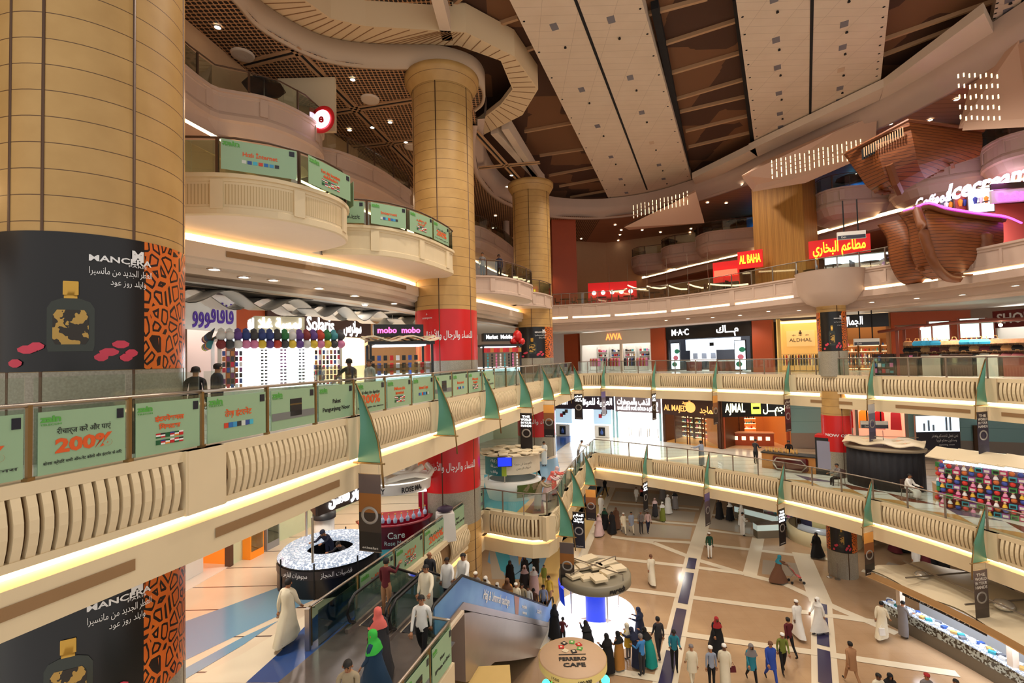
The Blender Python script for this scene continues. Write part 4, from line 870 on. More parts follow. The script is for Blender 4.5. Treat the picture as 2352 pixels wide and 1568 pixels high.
# blue sea mural with its two blue lamps
mural = nodes_mat('blue_mural', lambda nt, v: mixc(nt, noise(nt, scl(nt, v, (.5, .5, 1.6)), 1.3, 6), srgb(8, 40, 120), srgb(40, 150, 214)), .6)
for pts in ([(24.5, 49.5), (31.5, 45.5)], [(27.5, 41.5), (33.0, 36.0)]):
    a, b = pts; mb = MB(); d = Vector(b)-Vector(a); c = N(a, b, .5); mb.obox((c[0], c[1], L4), d.length, .2, 2.6, math.atan2(d.y, d.x)); struct(mb.build('wall_mural', mural))
for x, y in ((25.2, 47.4), (28.6, 45.5), (28.0, 38.9), (31.0, 36)):
    spot(x, y, 15.3, 300, (.1, .55, 1.0), 120, .15, (x+1.2, y+1.2, 13.5), 'blue_lamp')
    r = thing('blue_uplighter', 'small blue lamp fixed above the sea mural, '+('far left', 'left of the gold pillar', 'right of the gold pillar', 'near the ship stern')[[25.2, 28.6, 28.0, 31.0].index(x)], 'lamp', (x, y, 15.32)); MB().lathe((0, 0, 0), [(.001, 0), (.12, 0), (.14, .1), (.001, .3)], 12).build('head', mat('blue_glow', (120, 220, 255), .5, emit=12), r)
# downlights in the ceilings: housing and glowing lens
dl = thing('downlight', 'x', 'ceiling light', (0, 0, 0), 0, 'round downlights in the ceilings')
MB().lathe((0, 0, 0), [(.17, -.03), (.17, .0), (.12, 0), (.12, -.03), (.17, -.03)], 16).build('rim', steel, dl); MB().lathe((0, 0, -.02), [(.001, 0), (.12, 0)], 16, 0).build('lens', dot, dl)
spots = []
for px, py in ((500,62),(740,18),(810,182),(758,188),(850,228),(757,252),(896,280),(803,297),(855,291),(932,326),(816,338),(1135,382),(1175,402),(1165,428)): spots.append((px, py, CZ-.02))
i_ = 0
DLP = [(-11.94,19.67,15.66), (-8.36,21.71,17.90), (-7.62,23.63,15.66), (-8.84,23.81,15.66), (-6.87,28.03,15.66), (-8.09,28.61,15.66), (-9.54,28.87,15.66), (-9.85,26.49,15.66), (-6.53,30.69,15.66), (0.27,36.76,15.66), (-0.09,39.20,15.66), (-1.33,47.22,15.66), (-1.77,51.65,15.66), (24.20,27.11,15.66), (25.55,26.99,15.66), (26.13,29.38,15.66), (23.97,29.77,15.66), (19.63,40.12,15.66), (21.31,41.28,15.66), (18.56,44.70,15.66), (20.42,44.97,15.66), (11.40,51.61,15.66), (12.56,53.84,15.66), (14.97,54.06,15.66), (8.57,57.42,15.66), (8.61,59.16,15.66), (12.89,55.98,15.66), (13.29,58.74,15.66), (17.38,55.22,15.66), (20.44,54.00,15.66), (20.91,55.55,15.66),
    (-7.28,11.83,3.97), (-7.20,12.99,3.97), (-6.69,13.57,3.97), (-6.08,15.28,3.97), (-5.57,17.19,3.97), (-6.12,20.18,3.97), (-4.81,19.82,3.97), (11.63,36.33,4.17), (12.82,35.08,4.17), (14.33,34.39,4.17), (15.63,32.99,4.17), (16.18,30.37,4.17), (18.04,30.27,4.17), (19.51,26.10,4.17), (20.70,24.62,4.17), (22.00,23.51,4.17), (21.40,20.44,4.17)]
for i, p in enumerate(DLP):
    if p[1] > 70 or p[1] < 0: continue
    where = 'in the dark mesh ceiling on the left' if i < 11 else ('in the brown ceiling of the top floor' if i < 31 else 'in the white ceiling over the shops')
    if i == 0: dl.location = p; dl['label'] = 'small round ceiling downlight '+where
    else: dup(dl, p, 0, 'small round ceiling downlight '+where)
vt = thing('ceiling_diffuser', 'round ribbed air diffuser in the mesh ceiling, at the wall above the highest left balcony', 'air vent', (-11.92,21.50,15.60), 0, 'round air diffusers')
MB().lathe((0, 0, 0), [(.5, .08), (.46, -.03), (.4, 0), (.33, -.05), (.27, 0), (.2, -.06), (.12, 0), (.001, -.04)], 28).build('cone', pale, vt, True)
dup(vt, (-7.30,25.49,15.60), 0, 'round ribbed air diffuser in the mesh ceiling left of the tall column'); dup(vt, (-6.30,31.34,15.60), 0, 'round ribbed air diffuser half hidden by the tall column')
# ================================================================ the broken wooden ship
plank = MATS['ship_planks']; trimw = mat('ship_trim', (120, 66, 30), .5, var=.2)
ship = thing('ship_bow', 'front half of a brown planked wooden ship with purple neon edge, jutting from the third floor', 'ship', (24.0, 25.6, 6.0), 0)
# bow hull: rails from high stern side to low keel; sections along the local x axis turned to face the atrium
def hull(secs, n=10):
    mb = MB(); rings = []
    for (cx_, cy_, hw, zt, zb_, rk) in secs:
        ring = []
        for i in range(n+1):
            t = i/n*2-1; a = abs(t); s = 1 if t > 0 else -1
            ring.append((cx_, cy_+s*hw*(a**.55), zt+(zb_-zt)*(1-a**2.2)))
        rings.append(ring)
    mb.loft(rings, 0, False, False); return mb
C_ = Vector((24.0, 25.6, 6.0))
# section curves laid from the stem (left) to the break (right), in world directions u (along) and v (towards the atrium)
sec = [([(20.04,24.60,8.62), (20.29,24.30,7.77), (20.31,24.20,6.42), (20.82,24.30,5.43), (21.68,24.60,5.10)]),
       ([(20.75,23.90,8.70), (20.43,23.40,7.52), (20.54,23.40,6.45), (21.01,23.60,5.58), (22.04,24.20,5.18)]),
       ([(22.25,24.00,8.37), (21.60,23.30,7.36), (21.64,23.30,6.50), (21.95,23.50,5.79), (22.82,24.20,5.43)]),
       ([(24.04,24.50,8.36), (23.55,24.00,7.50), (23.50,23.90,6.71), (23.70,24.10,6.05), (24.13,24.60,5.78)]),
       ([(25.95,25.20,8.23), (25.73,25.00,7.60), (25.70,25.00,7.08), (25.56,25.00,6.58), (25.51,25.20,6.28)])]
def skin_secs(secs, root, o, thick=.18):
    mb = MB(); n = len(secs[0]); A = [[tuple(Vector(p)-o) for p in s] for s in secs]; B = [[(p[0], p[1]+thick, p[2]) for p in s] for s in A]
    k = 3; G = []
    for i in range(len(A)-1):
        for j in range(k): G.append([tuple(Vector(A[i][m]).lerp(Vector(A[i+1][m]), j/k)) for m in range(n)])
    G.append(A[-1]); fine = []
    for row in G: fine.append([catmull3(row, 3)])
    rows = [r[0] for r in fine]; m_ = len(rows[0]); vs = [v for r in rows for v in r]; fs = [(i*m_+j, i*m_+j+1, (i+1)*m_+j+1, (i+1)*m_+j) for i in range(len(rows)-1) for j in range(m_-1)]
    nv = len(vs); mb.add(vs+[(x, y+thick, z) for x, y, z in vs], fs+[tuple(a+nv for a in f[::-1]) for f in fs]+[(j, j+nv, j+1+nv, j+1) for j in range(m_-1)])
    return mb
def catmull3(P, k):
    out = []; n = len(P)
    for i in range(n-1):
        p0, p1, p2, p3 = P[max(i-1, 0)], P[i], P[i+1], P[min(i+2, n-1)]
        for j in range(k):
            t = j/k; out.append(tuple(.5*(2*p1[a]+(-p0[a]+p2[a])*t+(2*p0[a]-5*p1[a]+4*p2[a]-p3[a])*t*t+(-p0[a]+3*p1[a]-3*p2[a]+p3[a])*t**3) for a in range(3)))
    out.append(tuple(P[-1])); return out
skin_secs(sec, ship, C_).build('hull', plank, ship, True)
far = [[(p[0]+.8, p[1]+2.4, p[2]) for p in s] for s in sec]
skin_secs(far, ship, C_).build('far_side', plank, ship, True)
stem = [tuple(Vector(p)-C_) for p in ((20.33,23.90,8.62), (20.04,23.30,7.50), (20.16,23.20,6.52), (20.54,23.30,5.68), (21.50,23.80,5.13), (22.47,24.20,5.04))]
MB().tube(catmull3(stem, 4), .22, 6).build('stem_post', trimw, ship, True)
nb = [tuple(Vector(p)-C_-Vector((0, .25, 0))) for p in ((19.96,24.50,8.57), (20.19,24.00,8.61), (20.66,23.80,8.74), (21.52,23.90,8.51), (22.38,23.90,8.33), (23.94,24.40,8.29), (25.61,25.00,8.29), (26.85,25.40,8.03))]
MB().tube(catmull3(nb, 3), .045, 6).build('neon_edge', magen, ship, True)
MB().tube(catmull3([(p[0], p[1]+.1, p[2]-.16) for p in nb[:-1]], 3), .14, 6).build('gunwale', trimw, ship, True)
mb = MB()                                                               # torn plank ends along the break and the keel
for i in range(26):
    t = random.random(); p = Vector((22.82,24.20,5.43)).lerp(Vector((25.58,25.00,6.92)), t)-C_ if i % 2 else Vector((20.32,24.20,5.75)).lerp(Vector((22.81,24.20,5.30)), t)-C_
    mb.obox((p.x, p.y, p.z-.15), .5+random.random()*.5, .12, .1, random.random()*.6-.3)
mb.build('broken_planks', trimw, ship)
MB().lathe(((23.72,24.00,6.51)[0]-C_.x, (23.72,24.00,6.51)[1]-C_.y, (23.72,24.00,6.51)[2]-C_.z), [(.38, -.5), (.5, -.3), (.42, 0), (.3, .3), (.34, .6), (.2, .75)], 10).build('carved_figure', trimw, ship, True)
stern = thing('ship_stern', 'dark rear half of a broken wooden ship with a barred window row, perched on the top balconies', 'ship', (24, 27, 12.0))
CS = Vector((24, 27, 12))
s2_ = [([(19.28,27.20,12.80), (19.88,27.00,11.62), (20.60,27.20,10.81), (21.79,27.80,10.58)]), ([(20.06,26.00,13.08), (20.13,25.80,11.75), (20.65,26.00,10.73), (21.99,26.80,10.38)]), ([(21.28,25.20,13.60), (21.32,25.00,12.20), (21.75,25.30,11.27), (22.85,26.20,10.88)])]
skin_secs(s2_, stern, CS).build('transom', plank, stern, False)
s3_ = [([(21.28,25.20,13.60), (21.32,25.00,12.20), (21.75,25.30,11.27), (22.85,26.20,10.88)]), ([(23.71,25.80,13.62), (23.52,25.60,12.53), (23.66,25.80,11.90), (24.33,26.40,11.60)]), ([(26.49,26.60,13.64), (26.41,26.50,12.98), (26.43,26.60,12.61), (26.59,26.90,12.34)])]
skin_secs(s3_, stern, CS).build('hull_side', plank, stern, False)
MB().tube([tuple(Vector(p)-CS) for p in ((19.14,27.00,12.71), (20.11,25.90,13.11), (21.05,25.00,13.55), (23.53,25.60,13.55), (26.37,26.40,13.55))], .1, 5).build('top_rail', trimw, stern)
win = MB()
for i in range(17):
    p = Vector((19.51,26.20,12.36)).lerp(Vector((20.84,25.20,12.97)), i/16)-CS; win.obox((p.x, p.y-.1, p.z-.22), .05, .06, .5, -.7)
win.build('window_bars', mat('bar_tan', (196, 160, 120), .6), stern)
p0, p1 = Vector((19.52,26.35,12.33))-CS, Vector((21.01,25.30,13.02))-CS
wb = MB(); wb.add([(p0.x, p0.y-.03, p0.z-.3), (p1.x, p1.y-.03, p1.z-.3), (p1.x, p1.y-.03, p1.z+.3), (p0.x, p0.y-.03, p0.z+.3)], [(0, 1, 2, 3)]); wb.build('window_recess', dblack, stern)
MB().tube([tuple(Vector(p)-CS) for p in ((20.43,25.60,11.47), (20.95,25.90,10.57), (21.73,26.60,10.27))], .2, 6).build('rudder_post', trimw, stern)
mb = MB()
for i in range(24):
    p = Vector((20.96,27.20,10.55)).lerp(Vector((24.44,26.20,11.76)), random.random())-CS; mb.obox((p.x, p.y, p.z-.2), .6+random.random()*.5, .14, .1, random.random()-.2)
mb.build('broken_planks', trimw, stern)
# ship's shop: ice cream sign and lit counter
ice = thing('ice_cream_sign', 'long lit sign reading Icecream in white script with purple glow, above the ship bow', 'sign', (25.49,27.20,9.69))
a = Vector((23.79,28.60,9.76)); b = Vector((27.19,26.40,10.36)); X = (b-a); oI = Vector(ice.location)
text('Icecream', 1.25, neonw, ice, 'lettering', tuple(a.lerp(b, .68)-oI+Vector((-.1, -1.0, .3))), X, depth=.08, fit=3.3, bold=.03, shear=.25)
text('Coffee&', .8, neonw, ice, 'lettering', tuple(a.lerp(b, .17)-oI+Vector((-.2, -.9, .15))), X, depth=.06, fit=1.6, bold=.01, shear=.25)
MB().tube([tuple(a-oI-Vector((.1, .05, .32))), tuple(b-oI-Vector((0, .05, .62)))], .04, 6).build('sign_frame', brownm, ice)
trim(MB().box(25.0, 32.5, 28.6, 28.8, 6.5, 10.1), mat('salmon_wall', (206, 96, 86), .5))
def on_wall(name, lab, cat, px, py, Y, w_, h_, m, fr=brownm, rz=-.35):
    r = thing(name, lab, cat, (-1.07,1.00,2.38) if False else (0, 0, 0), rz); return r
for k, (pos, w_, h_, m, lab) in enumerate((((25.44,27.60,9.76), 1.0, 1.1, mat('cream_cone_print', (60, 60, 66), .5, emit=.6), 'dark menu light box showing white drinks, behind the ship bow'), ((25.84,27.20,9.78), .9, 1.15, mat('brown_menu', (120, 40, 24), .5, emit=.7), 'brown menu light box behind the ship bow'), ((26.49,26.90,9.81), 1.2, 1.3, coole, 'bright white menu light box behind the ship bow'))):
    r = thing('menu_lightbox', lab, 'menu board', pos, -.2); MB().box(-w_/2-.06, w_/2+.06, -.03, .05, -h_/2-.06, h_/2+.06).build('frame', brownm, r); MB().box(-w_/2, w_/2, -.05, -.02, -h_/2, h_/2).build('face', m, r)
    for j in range(3): MB().lathe((-w_*.25+j*w_*.22, -.07, -.2), [(.06, 0), (.1, .2), (.12, .32), (.02, .42)], 8).build('cone_picture', [white, orangep, fcols[4]][(j+k) % 3], r)
r = thing('kiosk_header', 'white header board with lilac script at the right edge, beside the Icecream sign', 'sign', (25.77,24.50,9.27), -.2)
MB().box(-.9, 1.1, 0, .15, -.3, .35).build('board', white, r); text('Baskin', .55, magen, r, 'lettering', (.05, -.03, -.02), depth=.03, bold=.01); MB().box(-.9, 1.1, -.02, .1, .4, .7).build('photo_strip', mat('choc_print', (60, 36, 26), .6), r)
area(25.5, 25.0, 9.6, .6, 3.0, 130, (.75, .25, 1), (24, 22, 6), 'purple_wash_lamp')
area(27.5, 26.5, 8.6, 2.5, 1.0, 220, (1, .9, .85), (27, 28, 7.0), 'ice_counter_lamp')
# lit signs of the food court
def wallsign(name, lab, a, b, z0, z1, board, words, lm, size, ar=False, cat='sign', fit=.8, bold=.012, sub=None):
    a, b = Vector(a[:2]), Vector(b[:2]); c = (a+b)/2; d = b-a; L = d.length; ang = math.atan2(d.y, d.x)
    r = thing(name, lab, cat, (c.x, c.y, z0), ang); MB().box(-L/2, L/2, -.05, .15, 0, z1-z0).build('board', board, r)
    for w_, x, zf, s, fr, ar_ in words: text(w_, s, lm, r, 'lettering', (x*L/2, -.075, (z1-z0)*zf), depth=.02, fit=fr*L if fr else None, bold=bold, arabic=ar_)
    return r
yel = mat('yellow_neon', (236, 240, 40), .5, emit=3); redl = mat('red_lightbox', (190, 20, 20), .5, emit=.8)
wallsign('restaurant_sign', 'red lit board with yellow-green letters AL BAHA left of the gold pillar', (17.28,36.50,8.12), (18.65,35.50,8.29), 7.9, 9.2, redl, [('AL BAHA', 0, .5, .9, .85, False)], yel, .9)
wallsign('restaurant_sign', 'long red lit board with yellow Arabic letters right of the gold pillar', (20.83,33.50,8.20), (23.66,31.50,8.34), 8.0, 9.2, redl, [('مطاعم البخاري', 0, .5, 1.0, .85, True)], yel, .9)
r = thing('food_counter', 'white glowing food counter under the red Arabic board', 'counter', (22.9, 31.6, L3), -.5)
MB().box(-1.9, 1.9, -.3, .3, 0, .9).build('base', white, r); MB().box(-1.85, 1.85, -.28, .28, .92, 1.35).build('display_glass', coole, r); MB().box(-1.95, 1.95, -.35, .35, 1.36, 1.42).build('top', steel, r)
r = thing('food_stall', 'red stall with white glowing globes at the far end of the food court', 'stall', (10.2, 48.5, L3), -.2)
MB().box(-2.4, 2.4, 0, .3, 0, 2.6).build('back_panel', redl, r); MB().box(-2.4, 2.4, -.6, 0, 0, 1.0).build('counter', redc, r)
for k in range(5): MB().sphere((-1.8+.9*k, -.25, 1.55), .22, 10).build('globe_lamp', whitee, r)
r = thing('food_stall', 'small red neon stall in the middle of the food court left of the AL BAHA board', 'stall', (17.9, 40.0, L3), -.6)
MB().box(-1.0, 1.0, 0, .3, 0, 2.8).build('back_panel', redl, r); MB().box(-1.0, 1.0, -.6, 0, 0, 1.0).build('counter', dblack, r); MB().box(-.9, .9, -.1, -.02, 1.6, 2.1).build('neon_strip', mat('red_neon', (255, 60, 40), .5, emit=5), r)
mb = MB()                                                               # wavy light line of the dining booths
for i, (a, b) in enumerate((((9.42,46.00,7.77), (10.85,45.00,7.80)), ((10.94,45.00,8.13), (12.36,44.00,7.58)), ((12.45,44.00,7.86), (13.87,43.00,7.56)), ((13.63,42.00,7.65), (15.00,41.00,7.09)), ((15.09,41.00,7.54), (16.33,40.00,7.06)), ((15.80,38.50,7.14), (17.74,36.00,6.70)))):
    r = thing('booth_lamp', 'thin curved warm light bar hanging over the dining booths, number %s from the left'.replace('number %s', ('first', 'second', 'third', 'fourth', 'fifth', 'last')[i]), 'lamp', a, 0, 'light bars over the dining booths')
    d = Vector(b)-Vector(a); MB().tube([(0, 0, 0), (d.x*.33, d.y*.33, d.z*.33-.1), (d.x*.7, d.y*.7, d.z*.7-.12), tuple(d)], .07, 6).build('bar', warme, r); MB().tube([(0, 0, 0), (0, 0, 10.15-a[2])], .012, 4).build('hanger', steel2, r)
# dining tables, chairs, low planters seen along the food court edge
ft = thing('dining_table', 'x', 'table'); MB().lathe((0, 0, .72), [(.001, .03), (.5, .03), (.5, 0), (.001, 0)], 16).build('top', mat('dark_table', (52, 34, 26), .4), ft); MB().tube([(0, 0, 0), (0, 0, .72)], .04, 6).build('pedestal', steel2, ft); MB().lathe((0, 0, 0), [(.25, 0), (.25, .03), (.001, .05)], 12).build('foot', steel2, ft)
fc = thing('dining_chair', 'x', 'chair')
for sx, sy in ((-.2, -.2), (.2, -.2), (-.2, .2), (.2, .2)): MB().tube([(sx, sy, 0), (sx*.9, sy*.9, .44)], .018, 5).build('leg', steel2, fc)
MB().box(-.22, .22, -.22, .22, .44, .48).build('seat', mat('chair_brown', (70, 40, 28), .5), fc); MB().box(-.22, .22, .19, .23, .5, .9).build('backrest', MATS['chair_brown'], fc)
k_ = 0
for i in range(15):
    q = .8+i*.47; p, n, d = edge_pt(E3R, 1, min(q, 8.6)); t = p-n*(1.2+.8*(i % 2))
    if (t-Vector((20.3, 35.8))).length < 2.6 or 7.3 < q < 8.2: continue
    if k_ == 0: ft.location = (t.x, t.y, L3); ft['label'] = 'small round dining table behind the food court railing'; ft['group'] = 'food court tables'
    else: dup(ft, (t.x, t.y, L3), 0, 'small round dining table behind the food court railing')
    for s in (-1, 1):
        c = t+d*s*.75; lab = 'dark dining chair at a round table behind the food court railing'
        if k_ == 0 and s == -1: fc.location = (c.x, c.y, L3); fc.rotation_euler = (0, 0, math.atan2(d.y, d.x)+PI/2); fc['label'] = lab; fc['group'] = 'food court chairs'
        else: dup(fc, (c.x, c.y, L3), math.atan2(d.y, d.x)+(-PI/2 if s > 0 else PI/2), lab)
    k_ += 1
pl = [(24.4, 35.2), (26.8, 33.9), (27.6, 31.6)]
for i, (x, y) in enumerate([(17.8, 53.6), (19.7, 48.8), (21.6, 45.6), (23.8, 44.4), (25.0, 35.0)]):
    parasol((x, y, L4+.02), 'black parasol over a top floor table, '+('far left of the row', 'second from the left', 'left of the gold pillar', 'touching the gold pillar', 'before the blue mural by the ship stern')[i], .75)
# hanging direction signs
for pos, lab, z1 in (((19.57,27.50,8.16), 'small hanging direction sign under the top floor, left of the ship bow', 10.2), ((22.70,31.00,2.09), 'white and blue hanging direction sign before the perfume shop', 4.2), ((21.46,29.00,-2.88), 'white hanging direction sign above the black curtained kiosk', -2.0)):
    r = thing('hanging_sign', lab, 'sign', pos, -.3); MB().box(-.7, .7, -.06, .06, -.22, .22).build('board', white, r); MB().box(-.68, .68, -.075, -.06, -.2, .0).build('print_band', mat('sign_slate', (62, 64, 76), .5), r)
    for s in (-.35, .35): MB().tube([(s, 0, .2), (s, 0, z1-pos[2])], .035, 5).build('hanger', dblack, r)
    text('Exit', .16, white, r, 'lettering', (-.4, -.085, -.1), depth=.004)

# ================================================================ printed wraps on the columns
SC = (20.06,30.30,1.99)
def wrap(c, r, z0, z1, a0, a1, m, root=None, name='print', n=20, o=.012):
    mb = MB().lathe((0, 0, 0), [(r+o, z0), (r+o, z1)], n, 0, False, a0, a1); return mb.build(name, m, root, True)
def cyl_text(root, s, size, m, r, ang, z, arabic=False, fit=None, bold=0, name='lettering', bend=True):
    """lettering bent round a column: ang = middle direction"""
    o = text(s, size, m, root, name, (0, 0, 0), (1, 0, 0), depth=.001, fit=fit, bold=bold, arabic=arabic)
    for v in o.data.vertices:
        a = ang+v.co.x/r; rr = r-v.co.y; v.co = Vector((rr*math.cos(a), rr*math.sin(a), v.co.z+z))
    return o
petal = mat('rose_petal', (210, 60, 84), .5, var=.2); goldm = mat('gold_cap', (206, 160, 70), .3, .6); wh = mat('white_print', (240, 240, 240), .5); bott = mat('bottle_glass', (46, 52, 44), .15)
bottl = nodes_mat('bottle_label', lambda nt, v: mixc(nt, mth(nt, 'GREATER_THAN', noise(nt, v, 6, 2), .5), srgb(40, 30, 18), srgb(190, 150, 70)), .4)
def perfume_wrap(c, z, ac, label, s=1.0, leo=True, big=True, words=True):
    x, y, r = c; root = thing('perfume_advert', label, 'advertisement', (x, y, z)); k = r/1.5
    wrap(c, r, 1.56, 3.98, ac-1.0, ac+.50, black, root, 'black_print')
    wrap(c, r, 1.56, 3.98, ac+.50, ac+1.35, MATS['leopard_print'], root, 'leopard_band')
    wrap(c, r, 1.56, 3.98, ac-1.75, ac-1.03, MATS['leopard_print'], root, 'leopard_band')
    rr = r+.02; B = ac-.20
    def piece(prof, m, nm, zoff):   # flat shape wrapped on the column: list of (half width, z)
        mb = MB(); vs = []
        for hw, zz in prof:
            for t in (-1, -.33, .33, 1): a = B+hw*t*k/rr; vs.append(((rr+.004)*math.cos(a), (rr+.004)*math.sin(a), zoff+zz))
        mb.add(vs, [(i*4+j, i*4+j+1, (i+1)*4+j+1, (i+1)*4+j) for i in range(len(prof)-1) for j in range(3)]); return mb.build(nm, m, root, True)
    piece([(.30, 0), (.32, .1), (.32, .75), (.26, .86), (.12, .92)], bott, 'bottle', 1.9)
    rr += .004; piece([(.2, .12), (.24, .2), (.24, .62), (.18, .72)], bottl, 'bottle_label', 1.9); piece([(.09, .92), (.09, .98), (.105, .98), (.105, 1.2), (.1, 1.22)], goldm, 'cap', 1.9)
    for i, (da, zz, w_) in enumerate(((-.44, 1.87, .16), (-.34, 1.95, .12), (-.58, 1.7, .12), (.38, 1.9, .14), (.5, 1.97, .13), (.62, 1.84, .1), (.3, 1.8, .1), (.56, 1.72, .1))):
        B = ac-.20+da*.9; piece([(w_*.3, 0), (w_*.9, .04), (w_, .09), (w_*.4, .14)], petal, 'petal', zz-.03*i % .1)
    if words:
        cyl_text(root, 'M', .26*k, wh, rr+.01, ac+.42, 3.66, bold=.012); cyl_text(root, 'MANCERA', .15*k, wh, rr+.01, ac+.26, 3.55, fit=.95*k, bold=.004); cyl_text(root, 'PARIS', .06*k, wh, rr+.01, ac+.42, 3.47, fit=.3*k)
        cyl_text(root, 'العطر الجديد من مانسيرا', .17*k, wh, rr+.01, ac+.27, 3.33, True, fit=.95*k); cyl_text(root, 'وايلد روز عود', .15*k, wh, rr+.01, ac+.33, 3.14, True, fit=.55*k)
    return root
A1 = math.radians(-50)
perfume_wrap(COL[0], L2, A1, 'black perfume poster with leopard print wrapped round the huge left column, upper floor')
perfume_wrap(COL[0], L1, A1, 'black perfume poster with leopard print on the huge left column, lower floor, cut by the bottom edge')
perfume_wrap(COL[2], L2, math.radians(-88), 'black perfume poster with leopard print round the farthest tall column')
perfume_wrap((SC[0], SC[1], .78), L2, math.radians(-112), 'narrow black perfume poster with leopard print round the slim column before the gold-lit shop')
perfume_wrap((SC[0], SC[1], .78), L0, math.radians(-112), 'leopard print and black perfume poster round the ground floor column')
def red_wrap(c, z, ac, label, words, ar, logo=True, z0=1.56, z1=3.96, zt=2.75, fit=None):
    x, y, r = c; root = thing('red_advert', label, 'advertisement', (x, y, z)); wrap(c, r, z0, z1, ac-1.75, ac+1.75, redc, root, 'red_print')
    cyl_text(root, words, .46*r/1.5, wh, r+.02, ac, zt, ar, fit=fit or r*1.7, bold=.006)
    if logo: cyl_text(root, 'centrepoint', .14, wh, r+.02, ac-.72, zt+.82, fit=.6); cyl_text(root, '+', .2, wh, r+.02, ac-.72, zt+.98)
    return root
red_wrap(COL[1], L2, math.radians(-78), 'red band with white Arabic words round the tall middle column, upper floor', 'للنساء والرجال والأطفال', True)
red_wrap(COL[1], L1, math.radians(-78), 'red band with white Arabic words round the tall middle column, middle floor beside the rose kiosk', 'للنساء والرجال والأطفال', True, False, 1.56, 4.2, 2.75)
red_wrap(COL[1], L0, math.radians(-70), 'red band on the foot of the tall middle column, ground floor behind the escalators', 'للنساء', True, False, .9, 2.9, 2.0)
red_wrap(COL[2], L1, math.radians(-88), 'red band round the farthest tall column on the middle floor, behind the hanging banners', 'للنساء والرجال', True, False)
red_wrap((SC[0], SC[1], .78), L1, math.radians(-112), 'red band reading NOW OPEN round the slim column beside the black curtained kiosk', 'NOW OPEN', False, False, 1.5, 3.7, 2.5, 1.6)
# ================================================================ shop fronts
goodsm = [mat('goods_%d' % i, c, .5) for i, c in enumerate(((30, 30, 36), (180, 40, 50), (240, 236, 228), (60, 90, 160), (206, 160, 90), (90, 60, 44), (60, 150, 160), (220, 120, 170), (110, 110, 116)))]
shn = [0]
def shop(a, b, z0, top, depth, sign, sign_h, lit, back, label, floorm=None, items='clothes', sg_lab='', words=(), board=None, lm=None, pier=.18, openz=None, pierm=None, powr=90, interior_col=None, bold=.012, count=8):
    a, b = Vector(a[:2]), Vector(b[:2]); d = (b-a); L = d.length; u = d.normalized(); n = Vector((-u.y, u.x)); ang = math.atan2(u.y, u.x); c = (a+b)/2
    T_ = lambda x, y: (c.x+u.x*x+n.x*y, c.y+u.y*x+n.y*y)
    shn[0] += 1; mb = MB(); h = top-z0
    def pan(x0, x1, y0, y1, za, zb_, m):
        p = [T_(x0, y0), T_(x1, y0), T_(x1, y1), T_(x0, y1)]; mb.prism(p, za, zb_, m)
    pan(-L/2, L/2, depth, depth+.1, z0, top, 0); pan(-L/2-.1, -L/2, 0, depth, z0, top, 0); pan(L/2, L/2+.1, 0, depth, z0, top, 0)
    pan(-L/2, L/2, 0, depth, z0-.04, z0+.015, 1); pan(-L/2, L/2, .1, depth, top-.25, top-.2, 2)
    pan(-L/2, -L/2+pier, -.08, .15, z0, top, 3); pan(L/2-pier, L/2, -.08, .15, z0, top, 3)
    struct(mb.build('wall_shop_%d' % shn[0], [back, floorm or white, lit, pierm or white]))
    r = None
    if sign:
        r = thing('shop_sign', sg_lab, 'sign', (c.x, c.y, top-sign_h), ang); MB().box(-L/2, L/2, -.16, .1, 0, sign_h).build('board', board or black, r)
        for w_, x, zf, s, f, ar in words: text(w_, s, lm or whites, r, 'lettering', (x*L/2, -.18, sign_h*zf), depth=.015, fit=f*L if f else None, bold=bold, arabic=ar)
    return T_, ang, L, r
mann = None
def rack(pos, ang, label, kind=0, n=9, group='clothes racks in the shops'):
    r = thing('clothes_rack', label, 'clothes rack', pos, ang, group)
    MB().tube([(-.6, 0, 0), (-.6, 0, 1.35), (.6, 0, 1.35), (.6, 0, 0)], .02, 5).build('frame', steel2, r); MB().box(-.65, .65, -.2, .2, 0, .04).build('base', steel2, r)
    for i in range(n):
        x = -.5+i*1.0/(n-1); m = goodsm[(i*3+kind) % 9 if kind else (0, 0, 8, 1, 2, 0, 5, 3, 0)[i % 9]]; mb = MB(); mb.loft([[(x-.03, -.12, 1.3), (x+.03, -.12, 1.3), (x+.03, .12, 1.3), (x-.03, .12, 1.3)], [(x-.035, -.22, 1.18), (x+.035, -.22, 1.18), (x+.035, .22, 1.18), (x-.035, .22, 1.18)], [(x-.04, -.24, .45), (x+.04, -.24, .45), (x+.04, .24, .45), (x-.04, .24, .45)]]); mb.build('garment', m, r)
    return r
